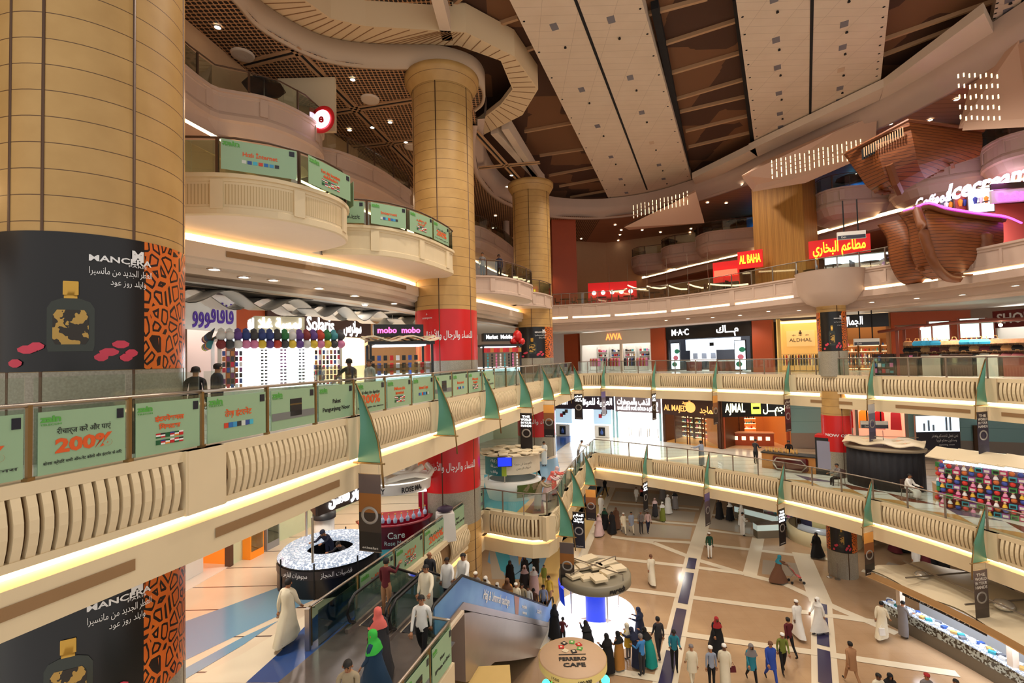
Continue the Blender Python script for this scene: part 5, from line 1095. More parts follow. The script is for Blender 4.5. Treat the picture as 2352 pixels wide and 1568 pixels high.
def shelf(pos, ang, label, w_=1.6, h=2.2, rows=4, kind=0, frame=None, lit=None, group=None, goods='box'):
    r = thing('display_shelf', label, 'shelf', pos, ang, group)
    mb = MB(); mb.box(-w_/2, w_/2, .18, .22, 0, h); mb.box(-w_/2-.03, -w_/2, -.2, .22, 0, h); mb.box(w_/2, w_/2+.03, -.2, .22, 0, h)
    mb.build('cabinet', frame or white, r)
    for i in range(rows): MB().box(-w_/2, w_/2, -.18, .18, .1+i*(h-.2)/rows, .13+i*(h-.2)/rows).build('shelf_board', lit or white, r)
    for i in range(rows):
        mb = MB(); z = .13+i*(h-.2)/rows; n = int(w_/.2); mm = []
        for j in range(n):
            x = -w_/2+.1+j*(w_-.2)/max(1, n-1); hh = .12+random.random()*.2; ww = .05+random.random()*.04; q = random.randrange(9)
            if goods == 'round': k0 = len(mb.f); mb.lathe((x, 0, z), [(ww, 0), (ww, hh*.7), (.02, hh*.8), (.02, hh)], 8, q, True)
            else: mb.box(x-ww, x+ww, -.1, .1, z, z+hh, q)
        o = mb.build('goods_row', goodsm, r); o['kind'] = 'stuff'
    return r
# second floor, left side
T_, ang, L, r = shop((-11.58,16.90,4.00), (-11.17,19.35,4.00), L2, 4.0, 3, True, 1.1, whitee, mat('shop_pink', (236, 214, 206), .6), '', sg_lab='white shop front with purple Arabic lettering beside the huge column', words=(('ڤاڤاڤووو', .05, .55, 1.0, .8, True),), board=white, lm=mat('violet_letters', (84, 50, 160), .5), pierm=brownm)
shelf((*T_(.4, 2.4), .02), ang, 'lit shelves of pink goods inside the shop beside the huge column', 1.3, 2.4, 5, 1)
trim(MB().prism([(-11.22, 19.35), (-10.72, 21.0), (-11.0, 21.1), (-11.5, 19.4)], 0, 4.0), redpanel)
T_, ang, L, r = shop((-10.74,21.00,4.00), (-8.41,28.35,4.00), L2, 4.0, 4, True, 1.05, whitee, warme, '', sg_lab='dark brown shop board with white words Solaris and Arabic, behind the cap kiosk', words=(('Solaris', -.12, .5, .95, .26, False), ('سولاريس', .55, .5, .9, .2, True)), board=mat('umber_board', (72, 42, 36), .5), lm=whites, pierm=mat('umber_board2', (82, 52, 44), .5))
trim(MB().prism([T_(1.2, 3.8), T_(3.4, 3.8), T_(3.4, 3.95), T_(1.2, 3.95)], 1.75, 2.75), mat('yellow_panel', (255, 206, 50), .5, emit=1.2))
MBw = MB(); 
for s in range(4): shelf((*T_(-2.4+1.9*s, 3.2), .02), ang, 'white eyewear display shelves in the bright shop behind the cap kiosk', 1.5, 1.6, 4, 2, group='eyewear displays', lit=white)
trim(MB().prism([(-8.4, 28.3), (-6.7, 33.6), (-6.9, 33.7), (-8.6, 28.4)], 0, 4.0), mat('light_oak', (226, 172, 118), .5, var=.08))
# second floor, far side
T_, ang, L, r = shop((7.55,53.20,4.15), (13.84,47.75,4.15), L2, 4.15, 4, True, 1.35, whitee, white, '', sg_lab='pale shop board with orange-lit word AVVA over the white clothes shop', words=(('AVVA', .0, .55, .9, .22, False),), board=pale, lm=mat('orange_letters', (255, 130, 60), .5, emit=3), pierm=white)
for s in range(6): rack((*T_(-3.2+1.25*s+(.6 if s > 3 else 0), 1.3+.8*(s % 2)), .02), ang, 'rack of dark clothes in the bright white clothes shop', 0 if s % 2 else 1)
for s in range(5): shelf((*T_(-3.4+1.7*s, 3.5), .9), ang, 'wall display of hanging garments in the bright white clothes shop', 1.2, 1.7, 3, 0, group='wall displays of the clothes shop')
trim(MB().prism([T_(.6, -.05), T_(.85, -.05), T_(.85, .2), T_(.6, .2)], 0, 3), pale)
T_, ang, L, r = shop((14.76,46.05,4.15), (19.62,39.44,4.15), L2, 4.15, 4, True, 1.2, whitee, mat('charcoal_wall', (40, 42, 52), .5), '', sg_lab='wide black shop board reading MAC with white Arabic, far side', words=(('M·A·C', -.62, .52, .8, .22, False), ('مـــاك', .5, .55, .85, .24, True)), board=black, lm=whites, pierm=black, floorm=white)
r = thing('illuminated_board', 'wide glowing white panel across the front of the black cosmetics shop', 'light panel', (*T_(.3, .35), 1.9), ang); MB().box(-2.6, 2.6, -.05, .05, 0, 1.0).build('panel', coole, r); MB().box(-.2, .2, -.08, -.05, .35, .65).build('emblem', dblack, r)
r = thing('illuminated_board', 'lower white notice wall inside the black cosmetics shop', 'light panel', (*T_(-1.3, 1.6), .9), ang); MB().box(-1.4, 1.2, -.04, .04, 0, 1.0).build('panel', whites, r)
for j in range(3): MB().box(-1.1+j*.9, -.6+j*.9, -.06, -.04, .2, .75).build('print', mat('grey_print', (150, 156, 170), .6), r)
for s, m in ((-1.9, 'brick-red'), (.4, 'brick-red'), (1.9, 'brick-red')):
    r = thing('makeup_counter', m+' make-up counter in the black cosmetics shop, '+{-1.9: 'left', .4: 'middle', 1.9: 'right'}[s], 'counter', (*T_(s, .9), .02), ang); MB().box(-.6, .6, -.3, .3, 0, .85).build('body', mat('brick_counter', (120, 44, 30), .5), r); MB().box(-.65, .65, -.35, .35, .85, .92).build('top', white, r)
for x, lab in ((-3.05, 'left'), (3.15, 'right, showing green and pink shapes')):
    r = thing('lightbox_poster', 'tall bright light box poster beside the black cosmetics shop, '+lab, 'light box', (*T_(x, -.22), .15), ang); MB().box(-.5, .5, -.04, .05, 0, 2.5).build('frame', black, r); f = MB().box(-.44, .44, -.06, -.03, .06, 2.44).build('face', coole, r)
    for j in range(3): MB().sphere((-.1+.15*j, -.07, .5+.6*j), .28, 10, 0, .8, .05).build('shape_print', mat('poster_green' if j != 1 else 'poster_pink', (40, 140, 110) if j != 1 else (230, 130, 160), .5), f)
for p, q in (((6.11,55.45,4.15), (7.53,54.15,4.15)), ((13.89,47.77,4.15), (14.72,46.04,4.15)), ((19.67,39.45,4.15), (20.76,38.43,4.15))):
    d = Vector(q[:2])-Vector(p[:2]); c = N(p, q, .5); trim(MB().obox((c[0], c[1], 0), d.length, .5, 4.15, math.atan2(d.y, d.x)), redpanel)
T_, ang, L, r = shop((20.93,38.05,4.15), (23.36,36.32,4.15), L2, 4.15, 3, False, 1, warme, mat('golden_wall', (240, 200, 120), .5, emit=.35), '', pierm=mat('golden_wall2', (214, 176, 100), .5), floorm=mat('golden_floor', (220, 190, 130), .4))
r = thing('wall_logo', 'dark word ALDHAL with small crown on the golden wall of the robe shop', 'sign', (*T_(-.2, 2.88), 2.5), ang); MB().box(-1, 1, 0, .02, -.5, .8).build('panel', mat('golden_wall3', (244, 212, 150), .5, emit=.3), r); text('ALDHAL', .42, zk, r, 'lettering', (0, -.02, 0), fit=1.6); text('* * *', .3, zk, r, 'lettering', (0, -.02, .35), fit=1.2); MB().lathe((0, -.03, .5), [(.08, 0), (.12, .1), (.03, .2), (.05, .3)], 8).build('crown', zk, r)
for s in range(4): rack((*T_(-1.2+.8*s, 1.4+(s % 2)*.5), .02), ang, 'dark robes on a stand in the golden robe shop, '+('leftmost stand', 'second stand', 'third stand', 'rightmost stand')[s], 0, 6, 'robe stands')
T_, ang, L, r = shop((23.44,36.35,4.15), (26.52,33.98,4.15), L2, 4.15, 4, True, .95, warme, mat('tan_wall', (170, 120, 70), .5), '', sg_lab='black shop board with tall white Arabic letters right of the slim column', words=(('الجمال', -.05, .5, .8, .3, True),), board=black, lm=whites, pierm=mat('oak_pier', (150, 96, 50), .5))
for s in range(4): shelf((*T_(-2+1.35*s, 3.3), .02), ang, 'warm-lit perfume shelves behind the bag stall', 1.2, 2.4, 5, 0, mat('oak_frame', (150, 96, 50), .5), warme, 'warm perfume shelves', 'round')
for s in range(4): rack((*T_(-1.9+1.1*s, 1.2), .02), ang, 'row of black garments right of the slim leopard-wrapped column', 0, 7, 'black garment racks')
p, q = (26.60,34.00,4.15), (31.60,33.36,4.15); d = Vector(q[:2])-Vector(p[:2]); c = N(p, q, .5); ang = math.atan2(d.y, d.x)
trim(MB().obox((c[0], c[1], 0), d.length, .3, 4.15, ang), redpanel)
T_, ang, L, r = shop((31.79,31.77,3.70), (31.94,28.91,3.70), L2, 3.9, 3, True, 1.1, whitee, white, '', sg_lab='dark red shop board with white letters at the right edge, upper floor', words=(('SHOES', .0, .5, .9, .8, False),), board=mat('wine_board', (100, 24, 24), .5), lm=wh, powr=60)
# lit wall niches behind the bag stall
for i, (px, w_) in enumerate(((2128, .55), (2160, 1.1), (2232, 1.35), (2268, .8))):
    pos = (-1.07,1.00,2.38) if False else None
for pos, w_, lab in (((26.12,30.50,2.40), .5, 'narrow lit white panel, leftmost behind the bag stall'), ((26.96,30.50,2.66), 1.0, 'lit white panel, second from the left behind the bag stall'), ((28.12,29.50,2.73), 1.2, 'wide lit white panel behind the bag stall'), ((28.73,29.20,2.67), .55, 'lit white panel by the wall lamps behind the bag stall')):
    r = thing('illuminated_board', lab, 'light panel', pos, -.35, None); MB().box(-w_/2-.1, w_/2+.1, 0, .1, -.75, .65).build('frame', mat('oxblood_wood', (110, 44, 28), .4), r); MB().box(-w_/2, w_/2, -.03, 0, -.55, .6).build('panel', mat('mint_light', (214, 250, 236), .5, emit=1.6), r)
# first floor, far side
W_ = white; aq = mat('aqua_pier', (150, 196, 206), .3)
T_, ang, L, r = shop((3.84,48.33,-6.10), (9.51,45.91,-6.10), L1, -2.2, 5, True, 1.3, coole, coole, '', sg_lab='purple-black board reading Arabian Oud with an emblem and Arabic, far wall', words=(('Arabian', -.72, .55, .9, .26, False), ('العربية للعود', .5, .55, .9, .45, True)), board=mat('plum_board', (44, 26, 44), .5), lm=whites, pierm=aq)
r = thing('shop_emblem', 'white star-shaped emblem in the middle of the Arabian Oud board', 'emblem', (*T_(.05, -.2), -2.75), ang); mb = MB(); mb.prism([(math.cos(a*PI/8)*(.42 if a % 2 else .24), math.sin(a*PI/8)*(.42 if a % 2 else .24)) for a in range(16)], -.02, .02); o = mb.build('star', whites, r); o.rotation_euler = (PI/2, 0, 0)
for x, lab in ((-1.9, 'left, perfume boxes'), (1.95, 'right, tan bottle')):
    r = thing('lightbox_poster', 'square pale blue poster light box in the Arabian Oud window, '+lab, 'light box', (*T_(x, -.1), L1+1.2), ang); MB().box(-.85, .85, 0, .06, 0, 2.0).build('face', mat('sky_print', (170, 196, 216), .5, emit=.8), r)
    for j in range(3): MB().box(-.35+.25*j, -.05+.25*j, -.03, 0, .6+.2*j, .95+.2*j).build('box_print', goodsm[(1, 0, 5)[j]], r)
    r = thing('display_cabinet', 'white display cabinet with dark bottle niche under the Arabian Oud poster, '+lab.split(',')[0], 'cabinet', (*T_(x, -.3), L1+.02), ang); MB().box(-.7, .7, -.2, .2, 0, 1.1).build('body', white, r); MB().box(-.3, .3, -.23, -.2, .15, .95).build('niche', zk, r); MB().lathe((0, -.26, .3), [(.12, 0), (.16, .2), (.05, .4), (.08, .5)], 10).build('bottle', goodsm[3], r)
T_, ang, L, r = shop((9.67,45.89,-6.10), (13.19,43.47,-6.10), L1, -2.2, 5, True, 1.45, coole, whitee, '', sg_lab='silver board with white Arabic and English jewellery lettering', words=(('وزير للذهب والمجوهرات', 0, .66, .85, .9, True), ('BARLLETE FOR GOLD & JEWEL', 0, .22, .4, .9, False)), board=mat('silver_board', (130, 116, 122), .4), lm=whites, pierm=aq)
for s in (-.9, .9):
    r = thing('display_table', 'white jewellery table in the brightest shop, '+('left' if s < 0 else 'right'), 'table', (*T_(s, 1.5), L1+.02), ang)
    for sx in (-.5, .5):
        for sy in (-.25, .25): MB().box(sx-.03, sx+.03, sy-.03, sy+.03, 0, .8).build('leg', steel2, r)
    MB().box(-.6, .6, -.32, .32, .8, .95).build('top', white, r)
T_, ang, L, r = shop((13.24,43.02,-6.10), (16.63,39.11,-6.10), L1, -2.2, 4, True, 1.45, warme, mat('mahogany', (84, 44, 22), .4, var=.15), '', sg_lab='dark brown board with gold lettering AL MAJED and Arabic', words=(('AL MAJED', -.5, .4, .7, .42, False), ('الماجد', .62, .4, .8, .26, True), ('العود', -.1, .78, .4, .15, True)), board=mat('cocoa_board', (64, 32, 22), .5), lm=mat('gold_letters', (230, 176, 96), .5, emit=1.2), pierm=mat('mahogany2', (70, 38, 22), .4), floorm=mat('amber_floor', (226, 180, 104), .3))
r = thing('shop_emblem', 'round gold emblem on the brown AL MAJED board', 'emblem', (*T_(.12, -.2), -2.9), ang); o = MB().lathe((0, 0, 0), [(.001, 0), (.45, 0), (.45, .03), (.34, .05), (.3, .02), (.001, .03)], 20).build('medallion', MATS['gold_letters'], r); o.rotation_euler = (PI/2, 0, 0)
for s in range(4): shelf((*T_(-2.1+1.4*s, 3.2), L1+.02), ang, 'warm-lit shelves of perfume bottles in the brown AL MAJED shop', 1.2, 2.8, 6, 0, MATS['mahogany'], warme, 'perfume shelves', 'round')
for s in (-1.0, .35, 1.7):
    r = thing('glass_panel_door', 'tall glass panel with dark wood frame at the brown AL MAJED shop', 'door', (*T_(s, .1), L1+.02), ang, 'glass shop doors'); MB().box(-.55, .55, -.02, .02, .1, 2.35).build('pane', glass, r); mb = MB(); mb.box(-.6, -.53, -.04, .04, 0, 2.4); mb.box(.53, .6, -.04, .04, 0, 2.4); mb.box(-.6, .6, -.04, .04, 2.35, 2.45); mb.build('frame', MATS['mahogany'], r)
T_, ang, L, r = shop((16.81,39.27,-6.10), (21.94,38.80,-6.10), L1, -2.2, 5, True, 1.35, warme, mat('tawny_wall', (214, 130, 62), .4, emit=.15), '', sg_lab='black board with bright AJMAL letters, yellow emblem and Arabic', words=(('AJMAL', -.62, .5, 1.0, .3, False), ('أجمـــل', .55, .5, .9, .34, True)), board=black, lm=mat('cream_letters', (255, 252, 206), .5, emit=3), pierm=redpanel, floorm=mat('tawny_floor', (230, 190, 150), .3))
r = thing('shop_emblem', 'yellow-green square emblem in the middle of the AJMAL board', 'emblem', (*T_(.0, -.22), -2.9), ang); MB().box(-.35, .35, -.03, .03, -.42, .42).build('plate', mat('lime_glow', (214, 226, 80), .5, emit=2), r); MB().box(-.25, .25, -.05, -.03, -.05, .15).build('band', zk, r)
for s in range(4): shelf((*T_(-2.3+1.1*s, 4.0), L1+.02), ang, 'shelves of bottles on the back wall of the AJMAL shop', 1.0, 2.8, 6, 0, MATS['tawny_wall'], warme, 'ajmal bottle shelves'.replace('ajmal ', ''), 'round')
r = thing('shop_counter', 'long red-brown counter with square windows inside the AJMAL shop', 'counter', (*T_(-.4, 1.5), L1+.02), ang-.2); MB().box(-2.2, 2.2, -.3, .3, 0, 1.0).build('body', redpanel, r); MB().box(-2.25, 2.25, -.35, .35, 1.0, 1.08).build('top', mat('peach_top', (236, 170, 130), .4), r)
for j in range(7): MB().box(-2.0+j*.6, -1.7+j*.6, -.33, -.3, .45, .75).build('window', warme, r)
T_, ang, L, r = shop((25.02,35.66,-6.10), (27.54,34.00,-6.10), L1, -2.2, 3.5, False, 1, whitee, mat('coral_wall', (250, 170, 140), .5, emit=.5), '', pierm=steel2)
for s in range(5):
    r = thing('wall_hanging', 'bright red garment hanging in the white-lit shop behind the black curtained kiosk', 'garment', (*T_(-1.9+.95*s, 1.4), L1+.9), ang, 'red hanging garments'); mb = MB(); mb.loft([[(-.1, -.05, 2.3), (.1, -.05, 2.3), (.1, .05, 2.3), (-.1, .05, 2.3)], [(-.28, -.07, 2.1), (.28, -.07, 2.1), (.28, .07, 2.1), (-.28, .07, 2.1)], [(-.32, -.08, .9), (.32, -.08, .9), (.32, .08, .9), (-.32, .08, .9)]]); mb.build('fabric', [redc, orangep, redc, goodsm[1], redc][s], r)
    MB().tube([(-.0, 0, 2.3), (0, 0, 2.55), (0, 0, 2.9)], .01, 4).build('hook', steel2, r)
# teal cladding with billboard, door, exit sign
for a, b in (((22.14,38.96,-6.10), (26.62,38.01,-6.10)), ((27.59,34.00,-6.10), (27.98,33.81,-6.10)), ((31.04,34.18,-6.10), (36.59,31.87,-6.10)), ((27.98,33.81,-6.10), (31.18,34.17,-6.10))):
    d = Vector(b[:2])-Vector(a[:2]); c = N(a, b, .5); trim(MB().obox((c[0], c[1], L1), d.length+.1, .3, 4.1, math.atan2(d.y, d.x)).obox((c[0], c[1]-.03, L1), d.length+.1, .3, 1.2, math.atan2(d.y, d.x), 1), [nodes_mat('teal_tiles', lambda nt, v: mixc(nt, mth(nt, 'LESS_THAN', mth(nt, 'FRACT', mth(nt, 'MULTIPLY', sep(nt, v)[2], 1.0)), .025), srgb(146, 194, 200), srgb(100, 150, 160)), .3) if 'teal_tiles' not in MATS else MATS['teal_tiles'], mat('grey_dado', (160, 146, 136), .4)])
r = thing('billboard', 'large lit billboard, pale city picture over a dark band with white Arabic words, on the teal wall', 'billboard', (28.67,33.00,-4.19), -.05)
MB().box(-1.45, 1.45, -.05, .05, -1.15, 1.25).build('frame', steel2, r); MB().box(-1.4, 1.4, -.08, -.05, .12, 1.2).build('picture', mat('city_print', (214, 232, 244), .5, emit=1.5), r); f = MB().box(-1.4, 1.4, -.08, -.05, -1.1, .12).build('dark_band', mat('slate_print', (44, 42, 56), .5), r)
text('نحن نعمل لخدمتكم ونعتذر', .28, wh, f, 'lettering', (.4, -.1, -.15), fit=1.7, arabic=True); text('وسنكون معكم قريبا', .24, wh, f, 'lettering', (.5, -.1, -.45), fit=1.3, arabic=True); text('opening soon', .14, wh, f, 'lettering', (.5, -.1, -.75), fit=1.0)
for x, h in ((-.9, .5), (-.6, .7), (-.3, .4), (.55, .9), (.8, .9)): MB().box(x-.06, x+.06, -.095, -.08, .2, .2+h).build('tower_print', mat('tower_print', (150, 130, 190) if x > .5 else (150, 176, 206), .5), r)
r = thing('service_door', 'dark framed grey double glass door in the teal wall', 'door', (32.32,33.74,-6.10), -.06); 
MB().box(-.65, .65, -.25, -.15, 0, 2.3).build('frame', brownm, r); MB().box(-.3, .5, -.28, -.25, 1.2, 2.1).build('pane', mat('grey_pane', (110, 126, 124), .3), r); MB().box(-.3, .5, -.28, -.25, .15, 1.05).build('pane', MATS['grey_pane'], r)
r = thing('exit_sign', 'small glowing exit sign above the dark door in the teal wall', 'sign', ((32.32,33.74,-6.10)[0], (32.32,33.74,-6.10)[1]-.2, L1+2.6), 0); MB().box(-.25, .25, -.05, .02, 0, .25).build('case', mat('mint_exit', (190, 250, 220), .5, emit=2.5), r); text('EXIT', .18, zg, r, 'lettering', (0, -.06, .12))
# first floor, left side: orange phone shop seen under the gallery, long lit signs
r = None
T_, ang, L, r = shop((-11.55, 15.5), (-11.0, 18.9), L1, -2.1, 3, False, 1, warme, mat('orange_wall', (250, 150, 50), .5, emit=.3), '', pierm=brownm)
r = thing('shop_counter', 'low white counter with a black monitor in the orange shop under the gallery', 'counter', (-12.3, 17.3, L1+.02), 1.4); MB().box(-1.1, 1.1, -.4, .4, 0, .85).build('body', white, r); MB().box(-1.2, 1.2, -.45, .45, .85, .92).build('top', white, r); MB().box(-.3, .1, -.05, .05, 1.0, 1.35).build('monitor', black, r); MB().box(-.14, -.06, -.03, .03, .92, 1.0).build('monitor_stand', black, r)
for x, y, m, lab in ((-10.6, 19.7, orangep, 'orange'), (-10.4, 20.6, mat('grey_cabinet', (150, 150, 150), .4), 'grey')):
    r = thing('display_cabinet', lab+' upright cabinet at the wall under the left gallery', 'cabinet', (x, y, L1), 1.3); MB().box(-.35, .35, -.2, .2, 0, 1.9).build('body', m, r); MB().box(-.3, .3, -.22, -.2, .3, 1.7).build('door', glassg, r)
r = thing('shop_sign', 'orange lit shop board with white letters eXtra, behind the banner under the left gallery', 'sign', (-9.15, 24.6, -4.9), 1.35); MB().box(-3.2, 3.2, -.1, .1, 0, .8).build('board', mat('amber_lightbox', (250, 180, 60), .5, emit=1.2), r); text('eXtra', .7, whites, r, 'lettering', (-1.2, -.13, .4), bold=.01)
# ================================================================ kiosks
def poly_ring(n, r, rot=0, sx=1, sy=1): return [(r*math.cos(2*PI*i/n+rot)*sx, r*math.sin(2*PI*i/n+rot)*sy) for i in range(n)]
roofm = mat('ivory_roof', (232, 216, 184), .5)
def wavy_roof(root, w_, d_, z, m=roofm, amp=.12, lobes=3, n=14, name='canopy_leaf', rows=2, th=.05, over=.0):
    for r_ in range(rows):
        mb = MB(); y0 = -d_/2+d_*r_/rows; y1 = y0+d_/rows*1.05; vs = []
        for i in range(n+1):
            t = i/n; x = -w_/2+w_*t; zz = z+amp*math.sin(t*PI*lobes+r_*1.3)+r_*.03; vs += [(x, y0, zz), (x, y1, zz+.05)]
        mb.add(vs, [(2*i, 2*i+2, 2*i+3, 2*i+1) for i in range(n)]); mb.add([(x, y, q+th) for x, y, q in vs], [(2*i, 2*i+1, 2*i+3, 2*i+2) for i in range(n)])
        mb.add([v for i in range(n+1) for v in ((vs[2*i][0], vs[2*i][1], vs[2*i][2]), (vs[2*i][0], vs[2*i][1], vs[2*i][2]+th))], [(2*i, 2*i+1, 2*i+3, 2*i+2) for i in range(n)])
        mb.build(name, m, root, True)
# cap and phone-case kiosk, second floor left
capk = thing('cap_kiosk', 'square kiosk full of caps, phone cases and sunglasses with bright white inside, behind the mint railing', 'kiosk', (-8.0, 16.4, 0), .62)
for sx in (-1.75, 1.75):
    for sy in (-1.3, 1.3): MB().box(sx-.05, sx+.05, sy-.05, sy+.05, 0, 2.55).build('post', steel, capk)
MB().box(-1.8, 1.8, -1.35, -.95, 0, .85).build('counter', white, capk); MB().box(-1.8, 1.8, .95, 1.35, 0, .85).build('counter', white, capk); MB().box(-1.8, -1.4, -.95, .95, 0, .85).build('counter', white, capk); MB().box(1.4, 1.8, -.95, .95, 0, .85).build('counter', white, capk)
MB().box(-1.8, 1.8, -1.35, 1.35, 2.4, 2.5).build('roof_frame', steel2, capk); MB().box(-1.6, 1.6, -1.1, 1.1, 2.34, 2.4).build('lamp_panel', coole, capk); MB().box(-1.2, 1.2, .0, .06, .85, 2.3).build('display_wall', whites, capk)
r = thing('kiosk_sign', 'square grey lantern sign with glowing Arabic letters on top of the cap kiosk', 'sign', (-8.0, 16.4, 2.52), .62); MB().box(-.75, .75, -.75, .75, 0, .62).build('box', mat('putty_sign', (176, 168, 140), .5, emit=.3), r)
text('لمسة غلا', .42, whites, r, 'lettering', (0, -.77, .38), depth=.02, fit=1.3, bold=.02, arabic=True); text('ركن الجمال', .2, whites, r, 'lettering', (0, -.77, .12), depth=.02, fit=.8, arabic=True)
text('لمسة غلا', .42, whites, r, 'lettering', (-.77, 0, .38), (0, -1, 0), depth=.02, fit=1.2, bold=.02, arabic=True)
KM = Matrix.Translation((-8.0, 16.4, 0)) @ Matrix.Rotation(.62, 4, 'Z')
capc = [(40, 60, 120), (120, 40, 44), (36, 110, 60), (200, 120, 160), (60, 60, 64), (210, 180, 60), (60, 130, 140), (180, 60, 40), (90, 60, 130), (200, 200, 200)]
cap0 = []
for i, c in enumerate(capc):
    o = thing('cap', 'x', 'cap'); o.location = (0, 0, -50)
    nm = ('navy', 'maroon', 'green', 'pink', 'charcoal', 'yellow', 'teal', 'orange-red', 'purple', 'light grey')[i]
    MB().lathe((0, 0, 0), [(.14, 0), (.135, .06), (.1, .12), (.04, .15), (.001, .155)], 10).build('crown', mat('cap_'+nm.replace(' ', '_').replace('-', '_'), c, .7), o, True); mb = MB(); mb.prism([(-.09, .1), (-.08, .2), (0, .25), (.08, .2), (.09, .1)], -.01, .01); mb.build('peak', MATS['cap_'+nm.replace(' ', '_').replace('-', '_')], o); cap0.append((o, nm))
usedc = set()
def put_cap(p, e, i):
    o, nm = cap0[i % 10]; lab = nm+' cap hanging in the rows along the top of the cap kiosk'
    if i % 10 not in usedc: usedc.add(i % 10); q = o; q['label'] = lab; q['group'] = nm+' caps on the kiosk'; q.location = p
    else: q = dup(o, p, 0, lab)
    q.rotation_euler = e
k = 0
for row, z in ((0, 2.46), (1, 2.2)):
    for j in range(17):
        x = -1.72+j*.215; p = KM @ Vector((x, -1.48, z)); put_cap(p, (PI*.42, 0, .62+.1*random.random()), random.randrange(10)); k += 1
for row, z in ((0, 2.46), (1, 2.2)):
    for j in range(11):
        p = KM @ Vector((-1.93, -1.2+j*.23, z)); put_cap(p, (PI*.42, 0, .62-PI/2), random.randrange(10)); k += 1
casem = [mat('case_%d' % i, c, .4) for i, c in enumerate(((30, 30, 34), (200, 40, 70), (50, 80, 160), (230, 230, 236), (190, 120, 60), (120, 60, 120), (60, 60, 70)))]
def hang_group(name, label, cat, n, pos_fn, mesh_fn, group, ms):
    protos = {}
    for i in range(n):
        j = i % len(ms); p, rz = pos_fn(i)
        if j not in protos:
            o = mesh_fn(ms[j]); o.name = name; tag(o, label, cat, group); protos[j] = o
        else: o = protos[j].copy(); C.objects.link(o)
        o.location = p; o.rotation_euler = (0, 0, rz)
hang_group('phone_case', 'phone case hanging in the racks of the cap kiosk', 'phone case', 84, lambda i: (KM @ Vector((-1.65+(i % 12)*.11 if (i % 12) < 5 else .95+(i % 12-5)*.12, -1.40, .95+(i//12)*.165)), .62), lambda m: MB().box(-.04, .04, -.008, .008, -.07, .07).build('phone_case', m), 'phone cases on the cap kiosk', casem)
hang_group('sunglasses', 'pair of sunglasses on the stands in the cap kiosk', 'sunglasses', 36, lambda i: (KM @ Vector((-.55+(i % 3)*.55, -1.2, .98+(i//3)*.105)), .62), lambda m: MB().tube([(-.09, 0, 0), (-.02, 0, 0)], .03, 6).tube([(.02, 0, 0), (.09, 0, 0)], .03, 6).box(-.02, .02, -.005, .005, -.005, .005).build('sunglasses', m), 'sunglasses in the cap kiosk', [zk, casem[5], casem[6]])
area(-8.0, 16.4, 2.3, 2.6, 1.8, 160, (.9, .96, 1), (-8, 16.4, 0), 'kiosk_lamp')
def lit_kiosk(name, label, pos, rz, w_, d_, h, base_m, sign_words, board, lm, lampc, n_sh, roof=True, powr=120):
    r = thing(name, label, 'kiosk', pos, rz)
    for sx in (-w_/2, w_/2):
        for sy in (-d_/2, d_/2): MB().box(sx-.05, sx+.05, sy-.05, sy+.05, 0, h).build('post', black, r)
    for a in ((-w_/2, w_/2, -d_/2, -d_/2+.45), (-w_/2, w_/2, d_/2-.45, d_/2), (-w_/2, -w_/2+.45, -d_/2+.45, d_/2-.45), (w_/2-.45, w_/2, -d_/2+.45, d_/2-.45)):
        MB().box(*a, 0, .8).build('counter', base_m, r); MB().box(*a, .8, 1.05).build('display_glass', coole, r)
    MB().box(-w_/2-.1, w_/2+.1, -d_/2-.1, d_/2+.1, h, h+.12).build('roof_frame', black, r); MB().box(-w_/2+.2, w_/2-.2, -d_/2+.2, d_/2-.2, h-.05, h).build('lamp_panel', lampc, r)
    if roof: wavy_roof(r, w_+.6, d_+.5, h+.2, roofm, .1, 4, 14, 'canopy_leaf', 3)
    if sign_words:
        s = MB().box(-w_*.42, w_*.42, -.3, .3, h+.35, h+.85).build('sign_box', board, r)
        for X_, wd in ((-w_*.2, sign_words[0]), (w_*.2, sign_words[1])): text(wd, .34, lm, s, 'lettering', (X_, -.32, h+.6), depth=.01, bold=.01, fit=w_*.32)
    return r
r = lit_kiosk('phone_kiosk', 'phone accessory kiosk with rumpled white canopy and black sign reading Mobo, in front of the red column', (-4.75, 20.2, 0), .35, 2.4, 2.2, 2.25, white, ('mobo', 'mobo'), black, mat('pink_letters', (255, 90, 160), .5, emit=3), coole, 0)
M2 = Matrix.Translation((-4.75, 20.2, 0)) @ Matrix.Rotation(.35, 4, 'Z')
hang_group('phone', 'phone or tablet on display in the kiosk with the rumpled white canopy', 'phone', 28, lambda i: (M2 @ Vector((-1.1+(i % 10)*.24, -.9+.0*i, 1.12+(i//10)*.3)), .35), lambda m: MB().box(-.07, .07, -.01, .01, -.1, .1).build('phone', m), 'phones in the white canopy kiosk', [zk, casem[2], zk, redc, casem[3]])
r = lit_kiosk('case_kiosk', 'bright kiosk with red bags and turquoise cases between the red and leopard columns', (-.9, 31.0, 0), .3, 2.4, 1.8, 2.35, white, ('ماركت'[:0]+'Market', 'Mobile'), black, whites, coole, 0, False)
M3 = Matrix.Translation((-.9, 31.0, 0)) @ Matrix.Rotation(.3, 4, 'Z')
hang_group('hanging_bag', 'small red bag hung along the top of the kiosk between the red and leopard columns', 'bag', 12, lambda i: (M3 @ Vector((-1.1+i*.2, -1.05, 2.15)), .3), lambda m: MB().box(-.1, .1, -.05, .05, -.18, .1).build('hanging_bag', m), 'red bags on the far kiosk', [redc, goodsm[1], casem[4]])
